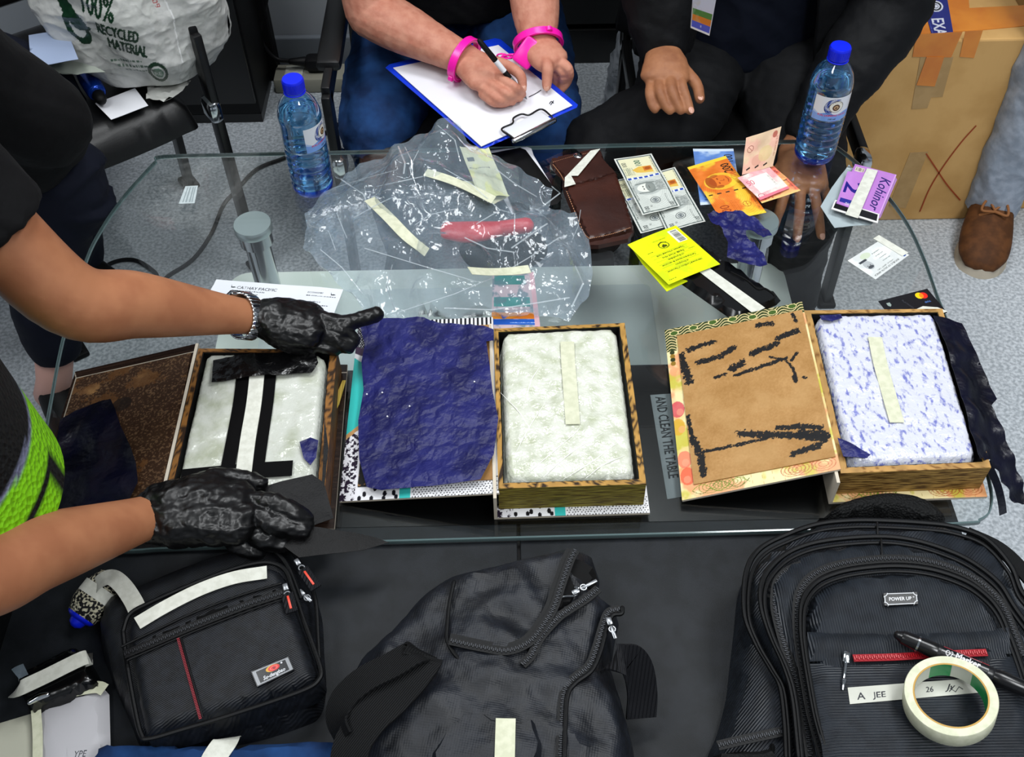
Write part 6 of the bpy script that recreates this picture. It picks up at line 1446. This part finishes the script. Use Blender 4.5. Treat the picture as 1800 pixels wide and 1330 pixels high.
obj('clip_wire', loft([w+np.array([0, 0, .004]) for w in wire], .0016, 8, seg=60), m_black, t)
pz = z+.0024
for pts in ([(930, 170), (942, 164), (951, 158)], [(966, 182), (969, 178), (973, 181)], [(968, 184), (973, 177)]): obj('pen_mark', loft(PL(pts, pz), .0006, 5, seg=8), m_blackm, t)
# pen
a, b = P(842, 71, ZC+.105), P(926, 174, ZC+.0015); t = thing('pen', 'slim black pen with a pale label in the writing hand', 'pen', b)
f = lambda q: a+(b-a)*q
obj('cap', loft([f(0), f(.02), f(.33)], [.0034, .0046, .0050], 14), m_blackm, t); obj('pen_label', loft([f(.33), f(.52)], [.0047, .0047], 14, round_cap=False), m_paper, t)
obj('barrel', loft([f(.52), f(.80)], [.0046, .0046], 14), m_blackm, t); obj('grip', loft([f(.64), f(.72)], [.0049, .0049], 14), mat('grey grip', '#8a9094', .3, .6), t); obj('tip', loft([f(.80), f(.93), f(1)], [.0044, .0034, .0006], 12), mat('grey pen tip', '#5a6064', .3, .6), t)
# handcuffs
t = thing('handcuffs', 'hot pink handcuffs joining both wrists of the man in jeans', 'handcuffs', P(890, 100, ZC+.03))
def cuff(c, axis, r, hinge):
    R = frame(axis); A = np.linspace(0, 2*math.pi, 40, endpoint=False); ring = []
    pts = [np.array(c)+R[:, 1]*math.cos(q)*r+R[:, 2]*math.sin(q)*r*.88 for q in A]
    V = []; n = len(pts)
    for i, p in enumerate(pts):
        o = (p-np.array(c)); o /= np.linalg.norm(o); w = .0058
        for s, u in ((-1, -1), (1, -1), (1, 1), (-1, 1)): V.append(p+R[:, 0]*s*w+o*u*.0030)
    Fc = [(i*4+k, i*4+(k+1) % 4, ((i+1) % n)*4+(k+1) % 4, ((i+1) % n)*4+k) for i in range(n) for k in range(4)]
    cu = obj('cuff', (np.array(V), Fc), m_pink, t)
    rib = [torus(np.array(c)+R[:, 0]*s*.0058, r+.0022, .0013, np.stack([R[:, 1], R[:, 2], R[:, 0]], 1), 36, 6, 1, .88) for s in (-1, 1)]
    obj('cuff_rib', join(*rib), m_pink, cu)
    hq = hinge; o = R[:, 1]*math.cos(hq)+R[:, 2]*math.sin(hq)*.88
    obj('rivet', lathe([(0, .004), (.0055, .0035), (.006, -.0035), (0, -.004)], 14, frame(R[:, 1], R[:, 0])[:, [0, 1, 2]], np.array(c)+o*(r+.003), (False, False)), m_pink, cu)
    return R
c1 = sl(wrR, elR, .045); ax1 = wrR-elR; cuff(c1, ax1, .0395, 3.6)
c2 = P(946, 76, ZC+.036); ax2 = P(960, 98, ZC+.034)-wrL+np.array([-.004, -.02, -.02]); R2 = cuff(c2, ax2, .041, 1.2)
lk = P(921, 101, ZC+.034); up_ = P(936, 80, ZC+.05)-lk; Rl = frame(up_, EYE-lk)
obj('lock_case', box((lk+P(934, 84, ZC+.045))/2, (.050, .036, .013), Rl, .006), m_pink, t)
for k, (x, y) in enumerate(((912, 97), (905, 98), (898, 99), (890, 100), (882, 98))):
    p = P(x, y, ZC+.030+.002*(k % 2)); obj('chain_link', torus(p, .0062, .0016, frame(P(882, 98, ZC+.03)-P(912, 97, ZC+.03), (0, 0, 1) if k % 2 else (0, 1, .3)), 18, 6, 1.35, .8), m_pink, t)

# ---- man in the black jacket
t = thing('person', 'seated man in an open black jacket and navy shirt resting his hands on his legs', 'person', (.42, 1.78, 0))
pelv, chest, neck = np.array([.43, 1.80, .50]), np.array([.40, 1.78, .88]), np.array([.40, 1.76, 1.04])
shR, elR, wrR = np.array([.275, 1.77, .92]), np.array([.258, 1.67, .64]), P(1166, 98, .535)
shL, elL, wrL = np.array([.62, 1.76, .92]), np.array([.66, 1.66, .60]), P(1402, 264, .412)
ZD = .512
bp = [loft([pelv, (pelv+chest)/2, chest, neck-[0, 0, .06]], [(.17, .12), (.16, .12), (.19, .12), (.09, .07)], 22, seg=18, up=(0, 1, 0)), loft([neck-[0, 0, .05], neck+[0, -.02, .09]], [.057, .055], 16)]
hd, LD = head(neck+[0, -.04, .18], (0, -1.0, 0), m_skinD); bp += hd
bp += [loft([shR, elR], [.05, .045], 16), loft([elR, wrR], [(.045, .042), (.030, .025)], 18, seg=10), loft(G([(1165, 94, ZD+.034), (1170, 114, ZD+.036), (1168, 137, ZD+.031)]), [(.030, .024), (.038, .022), (.041, .017)], 20, seg=12),
       finger(G([(1194, 127, ZD+.032), (1199, 152, ZD+.030), (1208, 178, ZD+.018), (1213, 195, ZD+.010)]), .0118, .0085), finger(G([(1177, 133, ZD+.034), (1181, 158, ZD+.032), (1190, 182, ZD+.018), (1197, 195, ZD+.009)]), .0118, .0085),
       finger(G([(1159, 138, ZD+.031), (1160, 162, ZD+.028), (1169, 184, ZD+.015), (1178, 195, ZD+.008)]), .0115, .0085), finger(G([(1144, 146, ZD+.024), (1142, 166, ZD+.021), (1146, 184, ZD+.011), (1152, 193, ZD+.007)]), .0105, .008),
       finger(G([(1182, 104, ZD+.032), (1204, 124, ZD+.030), (1225, 150, ZD+.020), (1230, 174, ZD+.012)]), .0145, .0100)]
bp += [loft([shL, elL], [.05, .045], 16), loft([elL, wrL], [(.045, .042), (.031, .025)], 18, seg=10), loft(G([(1403, 262, .414), (1408, 290, .412), (1412, 325, .408)]), [(.034, .023), (.041, .021), (.043, .016)], 20, seg=12),
       finger(G([(1384, 322, .408), (1373, 362, .392), (1366, 382, .376), (1362, 396, .366)]), .0118, .0088), finger(G([(1407, 320, .410), (1406, 366, .390), (1403, 398, .368), (1401, 418, .354)]), .0120, .0090),
       finger(G([(1429, 324, .408), (1437, 368, .388), (1441, 396, .368), (1443, 414, .356)]), .0118, .0088), finger(G([(1446, 326, .402), (1455, 350, .386), (1455, 370, .366)]), .0108, .0082), finger(G([(1378, 288, .408), (1356, 318, .396), (1347, 346, .378)]), .0145, .0105)]
obj('body', wrinkle(voxelize(join(*bp), .0025, 3), .0009, 55, 9), m_skinD, t, auto=0)
face_parts(t, LD, m_hair)
nails(t, [(P(1208, 178, ZD+.018), P(1213, 195, ZD+.010)), (P(1225, 150, ZD+.020), P(1230, 174, ZD+.012)), (P(1403, 398, .368), P(1401, 418, .354)), (P(1441, 396, .368), P(1443, 414, .356))])
obj('shirt', wrinkle(voxelize(loft([pelv-[0, 0, .04], (pelv+chest)/2, chest, neck-[0, 0, .05]], [(.18, .14), (.172, .142), (.20, .138), (.085, .075)], 24, seg=20, up=(0, 1, 0), round_cap=False), .008, 3), .010, 14, 3), m_navyshirt, t, auto=0)
kR, kL = P(1052, 262, .372), P(1408, 372, .318)
hipR, hipL = np.array([.36, 1.80, .46]), np.array([.53, 1.80, .47])
tr = [loft([hipR+[.02, .02, 0], P(1190, 190, .43), P(1120, 226, .405), kR, kR+[0, -.01, -.03]], [(.105, .085), (.088, .074), (.076, .066), (.062, .056), (.052, .046)], 20, seg=16), loft([hipL+[-.02, .02, 0], sl(hipL, kL, .5), kL, kL+[0, -.01, -.03]], [(.108, .09), (.092, .08), (.074, .066), (.06, .05)], 20, seg=16), loft([hipR, hipL], [.11, .11], 16)]
ftR = np.array([kR[0]+.02, kR[1]+.10, .08]); ftL = P(1394, 526, .07)
tr += [loft([kR, (kR+ftR)/2, ftR], [.07, .058, .052], 18, seg=10, up=(0, 1, 0)), loft([kL, (kL+ftL)/2, ftL], [.066, .052, .046], 18, seg=10, up=(0, 1, 0))]
obj('trousers', wrinkle(voxelize(join(*tr), .006, 4), .010, 18, 7), m_pantsk, t, auto=0)
shoe(t, (ftR[0], ftR[1]+.05, 0), (ftR[0]-.02, ftR[1]-.2, 0), m_blackm, m_black); shoe(t, (ftL[0], ftL[1]+.06, 0), (ftL[0]+.01, ftL[1]-.20, 0), m_blackm, m_black)
# jacket: a shell open down the front, plus two sleeves
na, nh = 46, 22; V = []
for i in range(nh):
    h = i/(nh-1); zc = .47+.50*h
    rx = np.interp(h, [0, .3, .75, 1], [.215, .195, .200, .15]); ry = np.interp(h, [0, .3, .75, 1], [.185, .170, .162, .12]); gap = np.interp(h, [0, .5, 1], [.62, .50, .36])
    cx = .435-.02*h; cy = 1.785-.015*h
    for k in range(na):
        a = -math.pi/2+gap+(2*math.pi-2*gap)*k/(na-1)
        w = 1+.05*math.sin(7*a+3*h)*(1-h)+.03*math.sin(15*a)*(1-h)
        V.append((cx+rx*w*math.cos(a), cy+ry*w*math.sin(a), zc))
shell = np.array(V); inn = shell.copy(); ctr = np.array([.41, 1.78, 0]); o = inn-ctr; o[:, 2] = 0; inn -= o/np.linalg.norm(o, axis=1)[:, None]*.008
f1 = grid(na, nh); nn = na*nh; f2 = [tuple(i+nn for i in q[::-1]) for q in f1]
ring = list(range(na))+[j*na+na-1 for j in range(1, nh)]+[(nh-1)*na+i for i in range(na-2, -1, -1)]+[j*na for j in range(nh-2, 0, -1)]
f3 = [(ring[(i+1) % len(ring)], ring[i], ring[i]+nn, ring[(i+1) % len(ring)]+nn) for i in range(len(ring))]
obj('jacket', wrinkle((np.vstack([shell, inn]), f1+f2+f3), .010, 12, 5), m_jacket, t, auto=0)
obj('sleeve', wrinkle(voxelize(loft([shR+[.02, 0, .01], sl(shR, elR, .5), elR, sl(elR, wrR, .5), sl(elR, wrR, .86)], [(.075, .08), (.07, .072), (.066, .062), (.055, .05), (.046, .040)], 22, seg=26), .006, 3), .010, 18, 8), m_jacket, t, auto=0)
obj('sleeve', wrinkle(voxelize(loft([shL-[.02, 0, -.01], sl(shL, elL, .5), elL, sl(elL, wrL, .45), sl(elL, wrL, .88)], [(.08, .085), (.078, .078), (.070, .066), (.060, .052), (.047, .036)], 22, seg=26), .006, 3), .010, 18, 9), m_jacket, t, auto=0)
lp = [P(1330, 225, .50), P(1318, 150, .60), P(1304, 60, .72), P(1300, 0, .80)]
# identity badge on the chest
c = Canvas(56, 90, .6, '#c6cbe0'); c.rect(0, 0, 56, 2, '#e2e4ec'); c.rect(16, 6, 40, 36, '#b88f86', .8); c.disc(28, 18, 8, 10, '#a86a5c'); c.blend('#c6cbe0', .06, .5, .6, 3, .5)
c.rect(2, 56, 54, 66, '#1f7a3c'); c.rect(2, 66, 54, 76, '#d0762a'); c.blend('#b9b09a', .05, .55, .7, 8, .5); c.rect(2, 76, 54, 87, '#1f4fc4'); c.disc(28, 81, 2, 2, '#9ab4e6'); c.rect(0, 87, 56, 90, '#e6e8ee')
yb_ = 1.628
t2 = thing('identity_badge', 'identity badge with green, orange and blue bands hanging on the navy shirt', 'badge', onplane(1237, 30, (0, yb_, 0), (0, 1, 0)))
B = lambda a, b: onplane(a, b, (0, yb_, 0), (0, 1, 0.25))
printed('card', c, [B(1221, -50), B(1266, -40), B(1247, 63), B(1214, 49)], m_gprint, t2, thick=.003)
obj('lanyard', strip([B(1243, -45), (.36, 1.63, .92), (.37, 1.66, 1.0)], .012, .001, seg=10, side=(1, 0, 0)), m_navyd, t2)

# ---- vested officer leaning in from the left
t = thing('person', 'officer in a lime and black mesh vest opening the books with gloved hands', 'person', (-.9, .72, 0))
pelv, chest, neck = np.array([-.99, .70, .88]), np.array([-.76, .72, 1.08]), np.array([-.66, .73, 1.22])
shL, elL, wrL = np.array([-.70, .93, 1.04]), P(118, 522, .715), P(440, 557, .555)
shR, elR, wrR = np.array([-.70, .50, 1.02]), P(-70, 1012, .70), P(268, 906, .548)
bp = [loft([pelv, (pelv+chest)/2, chest, neck-[.03, 0, .05]], [(.16, .11), (.15, .10), (.17, .10), (.08, .06)], 22, seg=18, up=(-.6, 0, .8)), loft([neck-[.03, 0, .05], neck+[.04, 0, .07]], [.05, .048], 16)]
hd, LA = head(neck+np.array([.07, .0, .16]), (1.0, 0, 0), m_skinA); bp += hd
bp += [loft([shL, sl(shL, elL, .6), elL, sl(elL, wrL, .35), sl(elL, wrL, .8), wrL, P(470, 562, .55)], [(.048, .05), (.046, .046), (.046, .044), (.043, .040), (.030, .027), (.026, .022), (.027, .02)], 22, seg=40),
       loft([shR, sl(shR, elR, .6), elR, sl(elR, wrR, .35), sl(elR, wrR, .8), wrR, P(300, 900, .546)], [(.048, .05), (.046, .046), (.044, .042), (.042, .039), (.031, .028), (.027, .023), (.028, .022)], 22, seg=40)]
obj('body', voxelize(join(*bp), .0042, 6), m_skinA, t, auto=0)
face_parts(t, LA, m_hair)
obj('shirt', wrinkle(voxelize(join(loft([pelv, (pelv+chest)/2, chest, neck-[.03, 0, .05]], [(.175, .125), (.165, .115), (.185, .115), (.08, .065)], 22, seg=18, up=(-.6, 0, .8), round_cap=False),
    loft([shL+[-.02, -.05, .0], shL, sl(shL, elL, .45), sl(shL, elL, .74)], [.08, .078, .070, .066], 20, seg=12, round_cap=False), loft([shR+[-.02, .05, 0], shR, sl(shR, elR, .45), sl(shR, elR, .74)], [.08, .078, .07, .066], 20, seg=12, round_cap=False)), .007, 3), .006, 18, 2), m_shirtk, t, auto=0)
# vest: hanging shell, black mesh above, lime below, with a pocket
na, nh = 90, 110; V = []; Cc = []
lime = np.array([.47, .74, .06]); blk = np.array([.035, .036, .04]); gry = np.array([.42, .43, .52])
for i in range(nh):
    h = i/(nh-1)                                   # 0 hem .. 1 shoulder
    c0 = np.array([-.640, .60, .655])*(1-h)+np.array([-.75, .70, 1.15])*h
    rx = np.interp(h, [0, .4, .8, 1], [.165, .165, .15, .09]); ry = np.interp(h, [0, .4, .8, 1], [.205, .205, .20, .12])
    for k in range(na):
        a = 2*math.pi*k/na; w = 1+.03*math.sin(5*a+4*h)*(1-h)
        p = c0+np.array([rx*w*math.cos(a), ry*w*math.sin(a), 0]); V.append(p)
        s = ((a+math.pi) % (2*math.pi))-math.pi; hh = h-.02*math.cos(s*1.2+.5)
        col = lime if hh < .12 else (gry if hh < .132 else blk)
        if .05 < h < .065 and -1.2 < s < .3: col = blk
        if h < .055 and .2 < s < .32: col = blk
        Cc.append(col)
sh_ = np.array(V); f1 = [(i*na+k, i*na+(k+1) % na, (i+1)*na+(k+1) % na, (i+1)*na+k) for i in range(nh-1) for k in range(na)]
vm = mat('mesh vest', '#ffffff', .6, attr=True, bumps=(('voronoi', 170, .9, .003),))
obj('vest', (sh_, f1), vm, t, colors=np.array(Cc), auto=0)
for s in (-.11, .11):
    k_ = np.array([-.74, .60+s, .50]); f_ = np.array([-.78, .60+s*1.2, .08])
    obj('trouser_leg', voxelize(loft([pelv+[.0, s*.8, .02], k_, f_], [(.10, .10), (.075, .075), (.06, .06)], 18, seg=14, up=(1, 0, 0)), .009, 3), m_pantsk, t, auto=0)
    shoe(t, (f_[0]-.06, f_[1], 0), (f_[0]+.2, f_[1], 0), m_blackm, m_black)
g1 = [loft([P(474, 561, .551), P(486, 563, .549), P(505, 566, .545), P(550, 572, .536)], [(.031, .027), (.036, .026), (.038, .023), (.036, .019)], 20, seg=14),
      gfinger(G([(545, 556, .540), (585, 566, .536), (612, 566, .531), (640, 558, .527), (662, 552, .524)]), .0140, .0105), gfinger(G([(545, 568, .538), (590, 578, .530), (612, 590, .520), (622, 600, .512)]), .0140, .0110),
      gfinger(G([(540, 582, .532), (580, 594, .524), (604, 604, .515), (612, 608, .510)]), .0135, .0110), gfinger(G([(530, 594, .526), (562, 605, .518), (590, 612, .511)]), .0130, .0105), gfinger(G([(475, 585, .540), (510, 604, .526), (545, 612, .514)]), .0150, .0115)]
obj('glove', wrinkle(wrinkle(voxelize(join(*g1), .0023, 2), .0050, 42, 4, 1.2), .0022, 110, 9), m_glove, t, auto=0, label='black nitrile glove on the far hand')
g2 = [loft([P(274, 907, .548), P(300, 900, .550), P(360, 896, .548), P(425, 900, .540)], [(.034, .027), (.042, .028), (.047, .027), (.044, .022)], 20, seg=14),
      gfinger(G([(330, 866, .552), (380, 846, .546), (425, 842, .538), (458, 850, .530)]), .0175, .0125), gfinger(G([(425, 876, .542), (472, 884, .542), (510, 900, .534), (538, 914, .523)]), .0145, .0115),
      gfinger(G([(425, 898, .540), (470, 915, .536), (505, 930, .526), (530, 936, .518)]), .0145, .0115), gfinger(G([(418, 922, .532), (455, 942, .524), (482, 953, .514), (498, 956, .510)]), .0140, .0110), gfinger(G([(398, 940, .524), (428, 960, .513), (452, 967, .506)]), .0130, .0105)]
obj('glove', wrinkle(wrinkle(voxelize(join(*g2), .0023, 2), .0070, 36, 7, 1.2), .0026, 100, 3), m_glove, t, auto=0, label='crumpled black nitrile glove on the near hand')
# wrist watch
wc_ = sl(wrL, elL, .0); R = frame(wrL-elL)
t = thing('wrist_watch', 'steel bracelet watch on the wrist of the vested officer', 'watch', wc_)
wc_ = P(430, 556, .557); parts = []
for k in range(34):
    a = 2*math.pi*k/34; o = R[:, 1]*math.cos(a)*.0325+R[:, 2]*math.sin(a)*.0290
    Rk = np.stack([R[:, 0], -R[:, 1]*math.sin(a)+R[:, 2]*math.cos(a), R[:, 1]*math.cos(a)+R[:, 2]*math.sin(a)], 1)
    obj('bracelet_link', box(wc_+o, (.0190, .0052, .0026), Rk, .0007, 1), m_chrome, t)
hd_ = wc_+R[:, 1]*.0285*np.sign((R[:, 1])[1])+R[:, 2]*.006
Rw = frame(R[:, 0], R[:, 1]*.9*np.sign((R[:, 1])[1])+R[:, 2]*.4)
obj('watch_case', box(hd_+Rw[:, 2]*.002, (.036, .032, .009), Rw, .003), m_chrome, t); obj('watch_dial', box(hd_+Rw[:, 2]*.0068, (.028, .025, .001), Rw, .0003), mat('dark dial', '#1a2233', .2), t)

# ---- person in dark clothes at the far left
t = thing('person', 'person in a black top and navy trousers sitting at the far left, one ankle bare', 'person', (-1.05, 1.45, 0))
pelv, chest, neck = np.array([-1.20, 1.46, .52]), np.array([-1.12, 1.45, .95]), np.array([-1.09, 1.45, 1.10])
kn_, an = np.array([-.735, 1.375, .475]), P(95, 668, .10)
bp = [loft([pelv, chest, neck-[0, 0, .06]], [(.16, .12), (.18, .12), (.08, .07)], 20, seg=14, up=(0, 1, 0)), loft([neck-[0, 0, .05], neck+[.02, 0, .08]], [.05, .05], 14), loft([an*.84+kn_*.16, an, P(95, 690, .05)], [.034, .031, .036], 16)]
hd, LB = head(neck+np.array([.04, 0, .17]), (1.0, 0, 0), m_skinA); bp += hd
obj('body', voxelize(join(*bp[:2]+bp[3:]), .006, 4), m_skinA, t, auto=0); obj('ankle', bp[2], mat('pale skin', '#cfa093', .5), t); face_parts(t, LB, m_hair)
top = [loft([pelv-[0, 0, .03], (pelv+chest)/2+[.04, 0, 0], chest, neck-[0, 0, .05]], [(.20, .17), (.19, .16), (.20, .14), (.08, .07)], 22, seg=16, up=(0, 1, 0), round_cap=False),
       loft([P(-120, 90, .80), P(-30, 150, .72), P(60, 205, .65), P(88, 215, .62)], [.082, .078, .074, .066], 20, seg=16), loft([P(70, 225, .60), P(20, 250, .58), P(-90, 250, .56)], [.075, .085, .10], 18, seg=10)]
obj('top', wrinkle(voxelize(join(*top), .008, 4), .008, 14, 3), m_shirtk, t, auto=0)
tr = [loft([pelv+[0, -.09, 0], (pelv+kn_)/2, kn_, kn_+[.01, -.01, -.04]], [.10, .092, .082, .07], 20, seg=14), loft([kn_, sl(kn_, an, .35)-[.02, 0, 0], sl(kn_, an, .66)-[.015, 0, 0], sl(kn_, an, .80)], [.082, .068, .052, .047], 20, seg=18, up=(0, 1, 0)), loft([pelv+[0, .10, 0], np.array([-.85, 1.62, .47]), np.array([-.88, 1.60, .10])], [.10, .085, .055], 18, seg=14, up=(0, 1, 0))]
obj('trousers', wrinkle(voxelize(join(*tr), .007, 4), .008, 14, 5), m_pantsn, t, auto=0)
shoe(t, (an[0]-.03, an[1]+.04, 0), (an[0]+.10, an[1]-.17, 0), m_blackm, m_black); shoe(t, (-.90, 1.62, 0), (-.72, 1.48, 0), m_blackm, m_black)

# ---- standing person at the right edge: grey trousers, boat shoe
t = thing('person', 'standing person in light grey trousers and a brown boat shoe beside the boxes', 'person', (1.12, 1.80, 0))
an = np.array([1.045, 1.765, .105])
toe = P(1716, 489, 0.0); toe[2] = 0; hl = an.copy(); hl[2] = 0; d = (hl-toe)/np.linalg.norm(hl-toe); hl = toe+d*.285
m_suede = mat('brown suede', '#5f3a1e', .7, col2='#4a2c16', nscale=40, bumps=(('noise', 200, .3, .001),))
pel = np.array([an[0]+.10, an[1]+.02, .92])
bp = [loft([pel, pel+[0, 0, .42], pel+[0, 0, .52]], [(.16, .12), (.19, .12), (.08, .07)], 20, seg=12, up=(0, 1, 0)), loft([pel+[0, 0, .50], pel+[0, -.02, .62]], [.052, .05], 14)]
hd, LE = head(pel+np.array([0, -.03, .74]), (0, -1., 0), m_skinC); bp += hd
obj('body', voxelize(join(*bp), .007, 3), m_skinC, t, auto=0); face_parts(t, LE, m_hair)
obj('ankle', loft([an+[0, .0, .10], an+[0, .0, .0], an+[0, -.012, -.05]], [.040, .040, .040], 16), mat('ruddy skin', '#a8604a', .5), t)
obj('shirt', wrinkle(voxelize(loft([pel-[0, 0, .05], pel+[0, 0, .25], pel+[0, 0, .42], pel+[0, 0, .52]], [(.18, .14), (.175, .13), (.20, .13), (.08, .07)], 20, seg=14, up=(0, 1, 0), round_cap=False), .01, 3), .008, 14, 4), m_shirtk, t, auto=0)
tr = [loft([pel+[-.09, 0, 0], np.array([an[0]+.005, an[1]+.0, .48]), an+[0, .0, -.025], an+[0, .002, -.055]], [.10, .076, .058, .055], 22, seg=24, up=(0, 1, 0), round_cap=False), loft([pel+[.10, 0, 0], np.array([an[0]+.24, an[1]+.04, .48]), np.array([an[0]+.25, an[1]+.08, .10])], [.10, .076, .056], 20, seg=16, up=(0, 1, 0), round_cap=False), loft([pel+[-.08, 0, .02], pel+[.08, 0, .02]], [.11, .11], 16)]
obj('trousers', wrinkle(voxelize(join(*tr), .006, 4), .012, 16, 5), m_grey, t, auto=0)
m_sole = mat('cream sole', '#b5ab9a', .6)
up_, R, L_, hh_ = shoe(t, hl, toe, m_suede, m_sole, 1.16)
for a_, b_ in ((.48, .52), (.55, .60)):
    obj('lace', loft([hl+R[:, 0]*L_*a_+R[:, 1]*.026+[0, 0, .072], hl+R[:, 0]*L_*(a_+.03)+[0, 0, .084], hl+R[:, 0]*L_*b_-R[:, 1]*.026+[0, 0, .072]], .0030, 8, seg=10), mat('tan lace', '#8a5a34', .6), up_)
for s in (-1, 1):
    for a_ in (.50, .58): obj('eyelet', torus(hl+R[:, 0]*L_*a_+R[:, 1]*s*.027+[0, 0, .071], .0030, .0010, None, 12, 6), m_chrome, up_)
    obj('lace', loft([hl+R[:, 0]*L_*.56+[0, 0, .084], hl+R[:, 0]*L_*.50+R[:, 1]*s*.018+[0, 0, .094], hl+R[:, 0]*L_*.60+R[:, 1]*s*.026+[0, 0, .086], hl+R[:, 0]*L_*.58+[0, 0, .084]], .0028, 8, seg=16), mat('tan lace', '#8a5a34', .6), up_)
obj('toe_seam', loft([hl+R[:, 0]*L_*a_+R[:, 1]*b_+np.array([0, 0, z_]) for a_, b_, z_ in ((.62, .034, .052), (.78, .032, .044), (.87, .016, .043), (.89, 0, .043), (.87, -.016, .043), (.78, -.032, .044), (.62, -.034, .052))], .0024, 8, seg=30), m_suede, up_)
shoe(t, (an[0]+.25, an[1]+.16, 0), (an[0]+.30, an[1]-.12, 0), m_suede, m_sole)
# a second visitor's chair leg seen through the glass is part of its chair above
